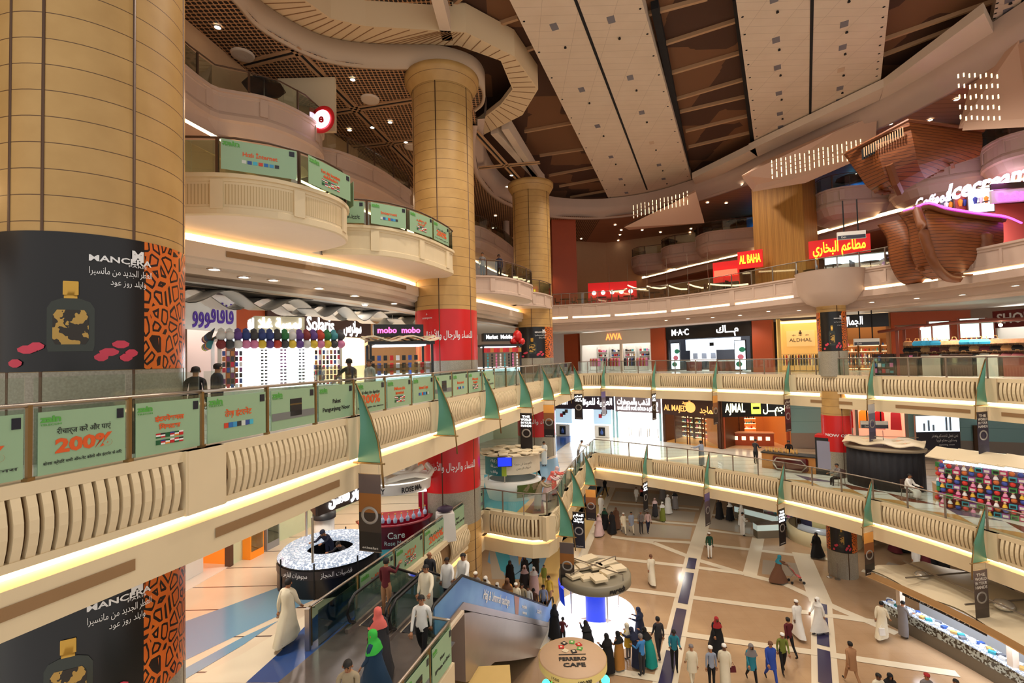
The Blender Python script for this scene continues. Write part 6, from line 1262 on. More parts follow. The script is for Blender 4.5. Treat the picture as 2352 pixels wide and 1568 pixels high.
hang_group('phone_case', 'phone case hanging in the kiosk between the red and leopard columns', 'phone case', 40, lambda i: (M3 @ Vector((-.95+(i % 8)*.27, -1.02, 1.1+(i//8)*.18)), .3), lambda m: MB().box(-.05, .05, -.008, .008, -.07, .07).build('phone_case', m), 'phone cases on the far kiosk', [goodsm[6], zk, goodsm[7], casem[3]])
r = thing('parasol', 'large red bow-shaped ornament standing on top of the kiosk between the columns', 'ornament', (.35, 31.0, 2.5)); MB().sphere((0, 0, .5), .3, 10, 0, 1.3).build('knot', redc, r, True); MB().sphere((-.25, 0, .15), .25, 8).build('loop', redc, r, True); MB().sphere((.25, 0, .15), .25, 8).build('loop', redc, r, True); r.name = 'ribbon_ornament'
# triangular-sign watch counter, first floor left
kx, ky = -6.75, 17.75
kio = thing('jewellery_counter', 'round black jewellery counter with glittering glass top and dark round opening', 'counter', (kx, ky, L1))
mb = MB(); mb.lathe((0, 0, 0), [(1.75, 0), (1.75, .95)], 40); mb.lathe((0, 0, 0), [(.8, .95), (.8, 0)], 32); mb.build('drum', black, kio, True)
glit = nodes_mat('glitter', lambda nt, v: mixc(nt, mth(nt, 'GREATER_THAN', noise(nt, v, 14, 3), .52), srgb(60, 66, 90), srgb(244, 250, 255)), .2)
glit.node_tree.nodes['Principled BSDF'].inputs['Emission Color'].default_value = (.75, .85, 1, 1); glit.node_tree.nodes['Principled BSDF'].inputs['Emission Strength'].default_value = .55
MB().lathe((0, 0, 0), [(.8, .96), (.82, 1.1), (1.6, 1.12), (1.75, .96)], 40).build('glass_top', glit, kio)
MB().lathe((0, 0, 0), [(1.77, .62), (1.77, .9)], 40, 0, False, -2.7, -.3).build('name_band', mat('smoke_band', (40, 34, 38), .4), kio)
for a_, s_ in ((-1.9, 'مجوهرات الفارس'), (-1.1, 'فضيات الحجاز')): cyl_text(kio, s_, .22, wh, 1.79, a_, .76, True, fit=1.0)
for a_ in (-2.3, -1.5, -.7, .4, 1.6): MB().box(1.76*math.cos(a_)-.02, 1.76*math.cos(a_)+.02, 1.76*math.sin(a_)-.02, 1.76*math.sin(a_)+.02, 0, 1.15).build('divider', dblack, kio)
for x, y in ((.0, -1.55), (-1.25, .9), (1.2, .85)): MB().tube([(x, y, .9), (x, y, 2.6)], .045, 8).build('post', steel, kio)
tri = [(.15, -1.55), (1.35, 1.0), (-1.5, .95)]
s = thing('triangle_sign', 'dark triangular lantern sign with glowing Arabic letters above the round jewellery counter', 'sign', (kx, ky, L1+2.62))
mb = MB()
for i in range(3):
    a, b = Vector(tri[i]), Vector(tri[(i+1) % 3]); d = b-a; c = (a+b)/2; mb.obox((c.x, c.y, 0), d.length, .08, .62, math.atan2(d.y, d.x))
mb.build('panels', mat('umber_sign', (56, 42, 40), .5), s)
for (i, j) in ((2, 0), (0, 1)):
    a, b = Vector(tri[i]), Vector(tri[j]); d = (b-a).normalized(); n_ = Vector((d.y, -d.x)); c = (a+b)/2+n_*.06
    text('ايف بونتي' if j == 0 else 'كورنر فاشن', .48, whites, s, 'lettering', (c.x, c.y, .34), (d.x, d.y, 0), depth=.02, fit=1.9, bold=.025, arabic=True)
r = thing('display_drum', 'white round display drum with black top behind the jewellery counter', 'display stand', (-8.0, 20.4, L1)); MB().lathe((0, 0, 0), [(.4, 0), (.4, 1.25), (.001, 1.25)], 20).build('drum', white, r, True); MB().lathe((0, 0, 1.25), [(.46, 0), (.46, .22), (.001, .24)], 20).build('lid', zk, r, True)
# rose kiosk
rk = thing('rose_kiosk', 'crimson perfume kiosk with white swirling roof and board reading ROSE MARY, beside the red column', 'kiosk', (-5.25, 21.2, L1), .25); rk.scale = (.88, .88, .95)
cr = mat('crimson_lacquer', (140, 14, 36), .25)
mb = MB(); mb.lathe((0, 0, 0), [(1.62, 0), (1.75, .95), (1.85, 1.0), (1.6, 1.02)], 28, 0, False, -PI, 0, 1, .8); mb.build('curved_counter', cr, rk, True)
MB().box(-1.6, 1.6, -.1, 1.3, 0, .9).build('back_counter', cr, rk)
for x, y in ((-1.5, 0), (1.5, 0), (-1.3, 1.2), (1.3, 1.2)): MB().box(x-.09, x+.09, y-.09, y+.09, .9, 2.5).build('post', cr, rk)
MB().lathe((0, 0, 2.3), [(1.75, 0), (1.8, .45)], 28, 0, False, -PI, 0, 1, .8).build('fascia', white, rk, True); MB().box(-1.7, 1.7, 0, 1.3, 2.3, 2.75).build('fascia_back', white, rk)
MB().box(-1.5, 1.5, -.9, 1.2, 2.24, 2.3).build('lamp_panel', whitee, rk)
cyl_text(rk, 'ROSE MARY', .3, zk, 1.6, -.95, 2.52, fit=1.4, bold=.012); cyl_text(rk, 'ROSE MARY', .3, zk, 1.6, -2.3, 2.52, fit=1.4, bold=.012)
cyl_text(rk, 'Care', .4, wh, 1.5, -1.55, .62, fit=.8, bold=.005); cyl_text(rk, 'Rose Mary', .26, wh, 1.48, -1.55, .3, fit=1.1)
sw = mat('white_swirl', (244, 240, 230), .5)
for k, (r0, z_, a_) in enumerate(((1.9, .0, .2), (1.6, .15, 1.5), (1.2, .3, 2.9), (1.7, .08, 3.9), (1.3, .26, 5.2))):
    MB().tube([(r0*math.cos(a_+t*.5)*(.6+.1*t), r0*math.sin(a_+t*.5)*(.55+.05*t), 2.85+z_+.14*math.sin(t*1.9+k)) for t in range(7)], [.16, .14, .13, .12, .12, .13, .15], 8).build('roof_swirl', sw, rk, True)
MB().lathe((0, .2, 2.76), [(1.9, 0), (1.2, .12), (.3, .2), (.001, .2)], 24, 0, False, 0, 2*PI, 1, .75).build('roof_disc', sw, rk, True)
RM = Matrix.Translation((-5.25, 21.2, L1)) @ Matrix.Rotation(.25, 4, 'Z') @ Matrix.Diagonal((.88, .88, .95, 1))
for i in range(11):
    x = -1.45+i*.29; y = -1.22*math.cos(x*.9)+.1; p = RM @ Vector((x, y+.12, 1.03)); lab = 'perfume bottle on the crimson counter of the rose kiosk'
    if i == 0:
        bt = thing('perfume_bottle', lab, 'bottle', p, 0, 'bottles on the rose kiosk'); MB().lathe((0, 0, 0), [(.07, 0), (.09, .12), (.05, .2), (.02, .22), (.03, .3), (.001, .34)], 10).build('flask', mat('flask_blue', (170, 190, 220), .2), bt, True); MB().sphere((0, 0, .36), .035, 8).build('stopper', goldm, bt, True)
    else: dup(bt, p, 0, lab)
r = thing('draped_stand', 'white cloth-covered stand with a dark bag on it, between the rose kiosk and the railing', 'stand', (-3.05, 21.0, L1), .3); MB().loft([[(-.42, -.32, 0), (.42, -.32, 0), (.42, .32, 0), (-.42, .32, 0)], [(-.36, -.27, 1.15), (.36, -.27, 1.15), (.36, .27, 1.15), (-.36, .27, 1.15)]]).build('cloth', white, r)
r = thing('dark_bag', 'dark purple bag lying on the white draped stand by the rose kiosk', 'bag', (-3.05, 21.0, L1+1.16), .3); MB().sphere((0, 0, .14), .36, 12, 0, .4, .6).build('bag_body', mat('plum_bag', (60, 44, 66), .6), r, True); MB().tube([(-.2, 0, .2), (0, 0, .36), (.2, 0, .2)], .015, 5).build('handle', zk, r)
# round white charity kiosk
zkk = thing('round_kiosk', 'round white kiosk with ruffled ivory roof, teal and cream sign board, nearest the far bend', 'kiosk', (-.15, 27.3, L1), .1)
mb = MB(); mb.lathe((0, 0, 0), [(1.35, 0), (1.5, .5), (1.62, 1.0), (1.3, 1.05)], 36, 0, False, 0, 2*PI, 1, .8); mb.build('drum', mat('kiosk_white', (224, 224, 216), .3), zkk, True)
MB().lathe((0, 0, 1.45), [(1.55, 0), (1.55, .95)], 30, 0, False, -1.9, .1, 1, .8).build('cream_board', mat('cream_board', (224, 214, 190), .5), zkk, True)
MB().lathe((0, 0, 1.45), [(1.57, -.05), (1.57, .95)], 14, 0, False, -2.9, -2.0, 1, .8).build('teal_board', mat('teal_board', (28, 104, 112), .5), zkk, True); MB().lathe((0, 0, 1.45), [(1.575, -.05), (1.575, .95)], 4, 0, False, -2.02, -1.85, 1, .8).build('lime_band', mat('lime_band', (170, 190, 60), .5), zkk, True)
for j, s_ in enumerate(('زكاة', 'صدقة', 'وقف')): cyl_text(zkk, s_, .22, wh, 1.48, -2.4, 2.2-.28*j, True, fit=.5)
cyl_text(zkk, 'ساهم معنا في خدمة', .16, zk, 1.42, -1.2, 2.05, True, fit=1.1); cyl_text(zkk, 'ضيوف الرحمن', .16, zk, 1.42, -1.2, 1.82, True, fit=.9)
for a_ in (-2.9, -1.95, .1, 1.2, 2.3): MB().tube([(1.4*math.cos(a_), 1.12*math.sin(a_), 1.0), (1.4*math.cos(a_), 1.12*math.sin(a_), 2.5)], .04, 6).build('post', steel, zkk)
for i in range(16):
    a_ = i*2*PI/16; mb = MB(); mb.obox((1.5*math.cos(a_), 1.2*math.sin(a_), 2.48+.06*(i % 2)), .62, .5, .06, a_+.4); mb.build('roof_leaf', roofm, zkk)
for i in range(9):
    a_ = i*2*PI/9; MB().obox((.85*math.cos(a_), .7*math.sin(a_), 2.58+.07*(i % 2)), .66, .55, .06, a_).build('roof_leaf', roofm, zkk)
MB().lathe((0, 0, 2.42), [(1.75, 0), (1.75, .05), (.001, .06)], 30, 0, False, 0, 2*PI, 1, .8).build('roof_plate', roofm, zkk)
r = thing('television', 'small bright blue television hung on the front of the round white kiosk', 'television', (-.55, 25.95, L1+2.2), .1); MB().box(-.4, .4, -.04, .04, -.26, .26).build('case', zk, r); MB().box(-.37, .37, -.05, -.04, -.23, .23).build('screen', mat('blue_screen', (10, 40, 230), .3, emit=1.6), r); MB().tube([(0, .04, .1), (0, .3, .1)], .03, 5).build('bracket', steel2, r)
mural2 = nodes_mat('photo_print', lambda nt, v: mixc(nt, mth(nt, 'GREATER_THAN', noise(nt, v, 3, 3), .5), srgb(90, 110, 50), srgb(150, 140, 110)), .5)
MB().lathe((0, 0, 0), [(1.40, .2), (1.53, .55), (1.62, .92)], 16, 0, False, -1.5, -.4, 1.01, .82).build('photo_print', mural2, zkk, True)
# coffee kiosk
ck = thing('coffee_kiosk', 'brown and gold coffee bar with rounded crimson front, on the right-hand gallery', 'kiosk', (18.2, 31.6, L1), -.75)
MB().box(-1.9, 1.2, -.5, .4, 0, 1.0).build('bar', mat('honey_wood', (180, 120, 60), .35, var=.15), ck); mb = MB(); mb.lathe((-.2, -.52, 0), [(.95, .1), (1.02, .2), (1.02, .8), (.95, .92)], 20, 0, False, -PI, 0, 1, .35); mb.build('rounded_front', mat('garnet_lacquer', (86, 22, 20), .2), ck, True)
MB().tube([(-1.1, -.9, .5), (-.9, -.92, .85), (.5, -.92, .85), (.8, -.9, .5), (.5, -.9, .15), (-.9, -.9, .15), (-1.1, -.9, .5)], .05, 6).build('chrome_loop', steel, ck, True)
MB().box(-1.95, 1.25, -.55, .45, 1.0, 1.06).build('worktop', zk, ck); MB().box(1.2, 2.3, -.4, .6, 0, 2.3).build('cold_cabinet', zk, ck); MB().box(1.3, 2.2, -.43, -.4, .4, 2.1).build('cabinet_glass', mat('cooler_front', (150, 150, 170), .2), ck); MB().box(1.2, 2.3, -.42, .6, 2.3, 2.45).build('cabinet_header', redc, ck); MB().box(2.3, 2.42, -.42, .6, 0, 2.45).build('side_light', warme, ck)
CM = Matrix.Translation((18.2, 31.6, L1)) @ Matrix.Rotation(-.75, 4, 'Z')
for i in range(12):
    p = CM @ Vector((-1.7+i*.16, -.1+.15*(i % 2), 1.07)); lab = 'small jar on the counter of the brown coffee bar'
    if i == 0: jr = thing('jar', lab, 'jar', p, 0, 'jars on the coffee bar'); MB().lathe((0, 0, 0), [(.06, 0), (.06, .2), (.001, .21)], 8).build('glass', goodsm[4], jr, True); MB().lathe((0, 0, .21), [(.05, 0), (.05, .05), (.001, .05)], 8).build('lid', goldm, jr, True)
    else: dup(jr, p, 0, lab)
# black curtained kiosk
bk = thing('curtained_kiosk', 'oval kiosk wrapped in a black pleated curtain under a wavy ivory roof', 'kiosk', (20.9, 27.6, L1), -.75)
mb = MB(); nn_ = 96; rings = []
for z, k in ((0, 1.0), (.8, 1.0), (2.1, .985)): rings.append([((1.75+.035*math.sin(i*2*PI/nn_*30))*k*math.cos(2*PI*i/nn_), (1.35+.035*math.sin(i*2*PI/nn_*30))*k*math.sin(2*PI*i/nn_), z) for i in range(nn_)])
mb.loft(rings); mb.build('curtain', mat('black_curtain', (24, 24, 32), .7, var=.2), bk, True)
MB().lathe((0, 0, 2.1), [(1.85, 0), (1.9, .14), (1.6, .16)], 40, 0, True, 0, 2*PI, 1, .78).build('rim', mat('taupe_rim', (150, 134, 110), .5), bk, True)
wavy_roof(bk, 3.6, 2.1, 2.42, roofm, .08, 5, 18, 'canopy_leaf', 3); MB().tube([(-1.5, -.6, 2.75), (1.5, .6, 2.75)], .025, 5).build('roof_rod', steel2, bk); MB().tube([(0, 0, 2.2), (0, 0, 3.1)], .02, 5).build('roof_post', steel2, bk)
# toy kiosk
tk = thing('toy_kiosk', 'kiosk heaped with colourful toys under white leaf-shaped roof panels, at the right edge', 'kiosk', (22.9, 22.9, L1), -.95)
MB().box(-2.0, 2.0, -1.2, 1.2, 0, .7).build('counter', mat('toy_counter', (150, 60, 60), .5), tk); MB().box(-1.8, 1.8, -.9, .9, .7, 2.1).build('shelving', mat('toy_shelf', (120, 90, 90), .5), tk); MB().box(-1.9, 1.9, -1.15, 1.15, 2.1, 2.16).build('lamp_panel', coole, tk)
for i in range(5): 
    mb = MB(); x = -1.9+i*.85; mb.loft([[(x-.6, -1.5, 2.35), (x+.5, -1.6, 2.3), (x+.55, -.2, 2.6), (x-.5, 0, 2.65)], [(x-.6, -1.5, 2.4), (x+.5, -1.6, 2.35), (x+.55, -.2, 2.65), (x-.5, 0, 2.7)]]); mb.build('roof_leaf', roofm, tk)
    mb = MB(); mb.loft([[(x-.5, .1, 2.6), (x+.5, .1, 2.6), (x+.5, 1.5, 2.35), (x-.5, 1.5, 2.35)], [(x-.5, .1, 2.65), (x+.5, .1, 2.65), (x+.5, 1.5, 2.4), (x-.5, 1.5, 2.4)]]); mb.build('roof_leaf', roofm, tk)
TM = Matrix.Translation((22.9, 22.9, L1)) @ Matrix.Rotation(-.95, 4, 'Z')
tcol = [(206, 50, 110), (226, 60, 50), (240, 190, 60), (70, 150, 80), (70, 90, 180), (240, 240, 240), (150, 80, 160), (220, 120, 60), (240, 150, 190), (60, 160, 180)]; tnm = ('pink', 'red', 'yellow', 'green', 'blue', 'white', 'purple', 'orange', 'pale pink', 'turquoise')
toyp = []
for i, c in enumerate(tcol):
    m = mat('toy_%d' % i, c, .5)
    if i % 3 == 0: o = thing('toy_box', 'x', 'toy'); MB().box(-.13, .13, -.06, .06, 0, .2).build('carton', m, o); MB().box(-.09, .09, -.065, -.06, .04, .15).build('window', [white, zk][i % 2], o)
    elif i % 3 == 1: o = thing('toy_ball', 'x', 'toy'); MB().sphere((0, 0, .11), .11, 10).build('ball', m, o, True)
    else:
        o = thing('toy_doll', 'x', 'toy'); MB().lathe((0, 0, 0), [(.1, 0), (.06, .12), (.03, .15)], 8).build('body', m, o, True); MB().sphere((0, 0, .2), .055, 8).build('head', mat('doll_skin', (236, 196, 160), .6), o, True)
    toyp.append(o)
tu = set(); kk = 0
for face in range(2):
    for row in range(9):
        for j in range(15 if face == 0 else 9):
            i = (kk*7+row*3) % 10; kk += 1; z = .02+row*.235
            if face == 0: lp = Vector((-1.95+j*.27+.05*random.random(), -1.33-(.1 if row < 3 else 0), z))
            else: lp = Vector((-2.12-(.08 if row < 3 else 0), -1.1+j*.27, z))
            p = TM @ lp; rz = -.95+(0 if face == 0 else -PI/2); k_ = ('toy box', 'ball', 'doll')[i % 3]; lab = tnm[i]+' '+k_+' in the heaps on the toy kiosk'
            if i not in tu: tu.add(i); o = toyp[i]; o.location = p; o.rotation_euler = (0, 0, rz); o['label'] = lab; o['group'] = tnm[i]+' '+k_+'s on the toy kiosk'
            else: dup(toyp[i], p, rz, lab)
r = thing('waste_bin', 'beige box bin left of the toy kiosk', 'bin', (21.3, 24.4, L1), -.4); MB().box(-.3, .3, -.3, .3, 0, .9).build('body', mat('beige_bin', (206, 170, 130), .5), r); MB().box(-.32, .32, -.32, .32, .9, .95).build('lid', pale, r)
# watch kiosk on the ground floor
sk = thing('watch_kiosk', 'round watch kiosk with glowing white ring counter and blue back, grey disc roof lettered Swatch', 'kiosk', (3.9, 24.9, L0))
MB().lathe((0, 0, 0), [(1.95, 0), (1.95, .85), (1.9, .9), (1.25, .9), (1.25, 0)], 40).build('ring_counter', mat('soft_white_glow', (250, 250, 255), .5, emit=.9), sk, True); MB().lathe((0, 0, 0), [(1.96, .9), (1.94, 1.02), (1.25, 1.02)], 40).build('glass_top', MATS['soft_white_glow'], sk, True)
MB().lathe((0, 0, 0), [(.5, 0), (.5, 2.2)], 20).build('core', mat('cobalt', (20, 50, 190), .4, emit=.5), sk, True); MB().lathe((0, 0, 1.6), [(1.8, 0), (1.85, .8)], 20, 0, False, 2.2, 3.6).build('blue_banner', MATS['cobalt'], sk, True)
MB().lathe((0, 0, 2.45), [(.001, 0), (1.75, 0), (1.8, .05), (1.8, .42), (1.7, .46), (.001, .46)], 44).build('roof_disc', mat('pewter_disc', (140, 132, 112), .4), sk, True)
cyl_text(sk, 'swatch', .34, zk, 1.82, math.radians(-62), 2.68, fit=.95, bold=.02)
for a_ in (.3, 1.8, 3.4, 5.0): MB().tube([(1.3*math.cos(a_), 1.3*math.sin(a_), .9), (1.3*math.cos(a_), 1.3*math.sin(a_), 2.46)], .035, 6).build('post', steel, sk)
for i, (x, y) in enumerate(((-1.2, .2), (-.5, 1.0), (.1, .1), (.9, .9), (1.2, 0), (.6, -.6), (-.5, -.8), (-1.1, -.7), (.0, -1.3), (0, 1.5), (-.5, .3), (.5, .4), (.2, -.7))): MB().obox((x, y, 2.92+.07*(i % 3)), .68, .6, .12, .3+.2*(i % 2)).build('roof_pad', roofm, sk)
for a, b in (((-1.2, 1.2), (1.2, -1.1)), ((-1.3, -.9), (1.3, 1.1))): MB().tube([(a[0], a[1], 2.9), (a[0], a[1], 3.2), (b[0], b[1], 3.2), (b[0], b[1], 2.9)], .03, 5).build('roof_rod', steel2, sk)
area(3.9, 24.9, L0+2.4, 2.6, 2.6, 60, (.72, .8, 1), (3.9, 24.9, L0), 'watch_kiosk_lamp')
# round sweets kiosk at the bottom
fk = thing('sweets_kiosk', 'round kiosk whose drum roof shows square emblems and Arabic-like strokes, at the bottom edge', 'kiosk', (1.95, 18.2, L0))
MB().lathe((0, 0, 2.45), [(.001, .34), (1.2, .34), (1.24, .3), (1.24, .04), (1.15, 0), (.001, 0)], 44).build('roof_drum', [mat('tan_disc', (206, 172, 138), .5, var=.05)], fk, True)
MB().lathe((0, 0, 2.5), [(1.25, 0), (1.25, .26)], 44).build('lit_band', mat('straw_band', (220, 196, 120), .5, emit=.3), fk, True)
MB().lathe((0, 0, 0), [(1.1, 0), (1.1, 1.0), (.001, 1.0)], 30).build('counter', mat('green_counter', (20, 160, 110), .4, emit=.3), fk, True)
for a_ in (0, 1.2, 2.5, 3.8, 5.1): MB().tube([(1.0*math.cos(a_), 1.0*math.sin(a_), 1.0), (1.0*math.cos(a_), 1.0*math.sin(a_), 2.47)], .05, 6).build('post', goldm, fk)
for i in range(7):
    a_ = 2*PI*i/7+.45; MB().obox((.0+.36*math.cos(a_), .55+.3*math.sin(a_), 2.80), .2, .2, .012, a_).build('emblem_tile', [redc, zg, zk, redc, roofm, zk, zg][i], fk); MB().obox((.36*math.cos(a_), .55+.3*math.sin(a_), 2.813), .09, .09, .006, a_).build('emblem_core', roofm, fk)
MB().box(-.5, .5, .06, .09, 2.80, 2.81).build('rule_line', zk, fk)
text('FERRERO', .27, zk, fk, 'lettering', (-.02, -.2, 2.81), (1, 0, 0), (0, 1, 0), fit=1.0, bold=.008); text('TEST', .3, zk, fk, 'lettering', (0, -.52, 2.81), (1, 0, 0), (0, 1, 0), fit=.8) if False else text('CAFE', .3, zk, fk, 'lettering', (0, -.55, 2.81), (1, 0, 0), (0, 1, 0), fit=.8, bold=.008)
cyl_text(fk, '100.000', .16, zk, 1.262, -1.35, 2.62, fit=.5, bold=.006); cyl_text(fk, '1500', .14, zk, 1.262, -2.2, 2.62, fit=.3)
for a_ in (-2.6, -1.0, -.4): MB().sphere((1.2*math.cos(a_), 1.2*math.sin(a_), 2.2), .16, 10).build('globe_lamp', mat('jade_glow', (60, 230, 170), .5, emit=4), fk, True)
# glass jewellery counters, ground floor
for pos, rz, lab in (((19.47,39.69,-12.20), -.95, 'long glass jewellery counter running back from the walkway, ground floor'), ((18.83,36.67,-12.20), .05, 'short glass jewellery counter facing the viewer, ground floor')):
    r = thing('jewellery_counter', lab, 'counter', pos, rz); L = 3.4 if rz < 0 else 2.0
    MB().box(-L/2, L/2, -.3, .3, 0, .55).build('base', mat('smoked_base', (120, 112, 96), .3), r); MB().box(-L/2, L/2, -.3, .3, .55, .98).build('glass_case', mat('case_glow', (206, 226, 220), .15, emit=.35), r); MB().box(-L/2, L/2, -.32, .32, .98, 1.02).build('top_frame', steel, r)
for x in range(4): shelf((20.2+1.0*x, 38.9-.5*x, L0), -.5, 'tall shelf of small goods behind the glass jewellery counters', .9, 2.0, 5, 0, group='shelves behind the jewellery counters')
ock = thing('round_counter', 'large curved cream counter with grey display wall beside the leopard-wrapped ground column', 'counter', (22.4, 35.8, L0))
MB().lathe((0, 0, 0), [(2.3, 0), (2.35, 1.0), (2.2, 1.05)], 40, 0, False, 1.9, 5.6).build('drum', mat('cream_counter', (214, 200, 160), .3), ock, True); MB().lathe((0, 0, 1.05), [(2.3, 0), (2.25, .3), (1.9, .32)], 40, 0, False, 3.4, 5.5).build('glass_ring', mat('steel_glass', (170, 180, 190), .2, .3), ock, True)
MB().lathe((0, 0, .6), [(1.5, 0), (1.5, 2.2)], 24, 0, False, 3.0, 5.2).build('poster_wall', mat('navy_posters', (50, 50, 80), .5, var=.5, vs=6), ock, True); MB().lathe((0, 0, .9), [(1.53, 0), (1.53, 1.6)], 10, 0, False, 3.7, 4.4).build('price_poster', mat('price_poster', (190, 180, 130), .5), ock, True)
# long market kiosk bottom right
lk = thing('long_kiosk', 'long curved kiosk with rippled ivory roof, black name board and packed glass counters, bottom right', 'kiosk', (20.5, 22.4, L0))
kp = [(18.1, 25.0), (18.6, 23.2), (19.0, 21.2), (19.2, 19.2), (19.1, 17.0), (18.7, 15.0)]; kb = [(21.6, 25.2), (22.2, 23.6), (22.8, 21.6), (23.0, 19.4), (22.9, 17), (22.4, 15)]
loc = Vector((20.5, 22.4)); rp = [(x-loc.x, y-loc.y) for x, y in catmull(kp, 4)]; rb = [(x-loc.x, y-loc.y) for x, y in catmull(kb, 4)]
out = rp+list(reversed(rb))
cen = lambda pts, s: [(sum(p[0] for p in out)/len(out)+(x-sum(p[0] for p in out)/len(out))*s, sum(p[1] for p in out)/len(out)+(y-sum(p[1] for p in out)/len(out))*s) for x, y in pts]
mb = MB(); 
io = [(x+.9, y) for x, y in rp]
mb.prism([(x+.35, y) for x, y in rp]+list(reversed([(x+.95, y) for x, y in rp])), 0, .55); mb.build('counter_base', mat('taupe_counter', (110, 100, 84), .3), lk)
mb = MB(); mb.prism([(x+.35, y) for x, y in rp]+list(reversed([(x+.95, y) for x, y in rp])), .55, 1.0); mb.build('glass_case', nodes_mat('packed_goods', lambda nt, v: mixc(nt, mth(nt, 'GREATER_THAN', noise(nt, v, 9, 3), .5), srgb(70, 62, 50), srgb(190, 200, 196)), .15), lk)
mb = MB(); mb.prism([(x+.3, y) for x, y in rp]+list(reversed([(x+1.0, y) for x, y in rp])), 1.0, 1.05); mb.build('counter_top', glit, lk)
mb = MB(); mb.prism([(x-1.1, y) for x, y in rb]+list(reversed([(x-.5, y) for x, y in rb])), 0, 1.05); mb.build('back_counter', mat('white_counter', (206, 210, 214), .3), lk)
n_ = len(rp); mb = MB(); R_ = 7; grid = []
for i in range(n_):
    row = []
    for j in range(R_+1):
        t = j/R_; x = rp[i][0]*(1-t)+rb[i][0]*t; y = rp[i][1]*(1-t)+rb[i][1]*t; row.append((x-.35+.7*t, y, 2.62+.10*math.sin(i*.9+j*1.6)+.25*math.sin(PI*t)))
    grid.append(row)
vs = [v for r_ in grid for v in r_]; w1 = R_+1; fs = [(i*w1+j, (i+1)*w1+j, (i+1)*w1+j+1, i*w1+j+1) for i in range(n_-1) for j in range(R_)]
mb.add(vs, fs); mb.add([(x, y, z-.08) for x, y, z in vs], [f[::-1] for f in fs]); mb.build('roof', roofm, lk, True)
fr = MB(); sweep(fr, [(x-.4, y) for x, y in rp], [(0, 2.62), (0, 2.32), (-.08, 2.32)], -1, 0); fr.build('roof_edge', mat('oak_edge', (190, 150, 100), .5), lk)
for i in (4, 9, 14, 19): MB().tube([(rp[i][0]-.3, rp[i][1], 3.0), (rb[i][0]+.2, rb[i][1], 3.05)], .04, 5).build('roof_bar', steel2, lk); 
MB().tube([(rp[1][0]+1.2, rp[1][1], 3.15), (rp[-2][0]+1.6, rp[-2][1], 3.2)], .04, 5).build('roof_bar', steel2, lk)
for i in (2, 11, 19): MB().box(rp[i][0]+.35, rp[i][0]+.6, rp[i][1]-.12, rp[i][1]+.12, 1.05, 2.6).build('post', pale, lk)
bd = MB(); seg = [(x+.02, y) for x, y in rp[3:11]]; sweep(bd, seg, [(0, 1.95), (0, 2.38), (-.06, 2.38)], -1, 0); bo = bd.build('name_board', black, lk)
for k, s_ in enumerate(('معرض عبير الحجاز', 'للتجارة والهدايا')):
    i = 5 if k == 0 else 8; a, b = Vector(rp[i]), Vector(rp[i+1]); d = (b-a).normalized(); text(s_, .28, wh, bo, 'lettering', (rp[i][0]-.03, rp[i][1], 2.16), (d.x, d.y, 0), depth=.004, fit=1.3, arabic=True)
for i, m in ((13, 0), (15, 1), (17, 0)): pass
for x, y, z, s_, lab in ((19.4, 23.6, L0+2.92, .3, 'nearest the ground column'), (20.3, 20.6, L0+3.0, .36, 'in the middle')):
    r = thing('roof_dome', 'silver shiny dome on the ivory roof of the long kiosk, '+lab, 'dome', (x, y, z)); MB().sphere((0, 0, 0), s_, 14, 0, .6).build('shell', mat('foil_silver', (230, 230, 226), .2, .8), r, True)
area(19.4, 21, L0+2.3, .8, 6, 180, (.75, .85, 1), (19.4, 21, L0), 'long_kiosk_lamp')
gp = []
for i in range(46):
    q = i/45*(n_-2); k = int(q); t = q-k; x = rp[k][0]*(1-t)+rp[k+1][0]*t+.45+.35*random.random(); y = rp[k][1]*(1-t)+rp[k+1][1]*t; gp.append((x+loc.x, y+loc.y, L0+1.055))
def pack_mesh(m): return MB().box(-.12, .12, -.08, .08, 0, .1).build('gift_box', m)
hang_group('gift_box', 'small goods box on the glass counter of the long kiosk', 'box', 46, lambda i: (gp[i], random.random()*3), pack_mesh, 'goods boxes on the long kiosk counter', [white, goodsm[3], goodsm[2], goodsm[4], goodsm[6], goodsm[8]])
# bag stall, second floor right
bs = thing('bag_stall', 'open dark wooden stall with curved beam roof and lamps, packed with bags, upper floor right', 'stall', (25.6, 27.6, L2), -.85)
for x, y in ((-2.7, -1), (2.7, -1), (-2.7, 1), (2.7, 1)): MB().box(x-.07, x+.07, y-.07, y+.07, 0, 2.9).build('post', MATS['oxblood_wood'], bs)
MB().tube([(-3.6, -1.1, 2.65), (-2, -1.15, 2.85), (0, -1.2, 3.0), (2, -1.15, 3.0), (3.6, -1.1, 2.95)], .1, 6).build('front_beam', MATS['oxblood_wood'], bs, True); MB().box(-2.8, 2.8, -1.1, 1.1, 2.95, 3.0).build('roof_slats', brownm, bs)
BM = Matrix.Translation((25.6, 27.6, L2)) @ Matrix.Rotation(-.85, 4, 'Z')
for j, x in enumerate((-1.5, 1.7)):
    r = thing('spot_lamp', 'small bright ball lamp under the beam of the bag stall, '+('left' if j == 0 else 'right'), 'lamp', BM @ Vector((x, -1.2, 2.72))); MB().sphere((0, 0, 0), .09, 10).build('bulb', dot, r, True); MB().tube([(0, 0, .05), (0, 0, .25)], .02, 5).build('stem', brownm, r)
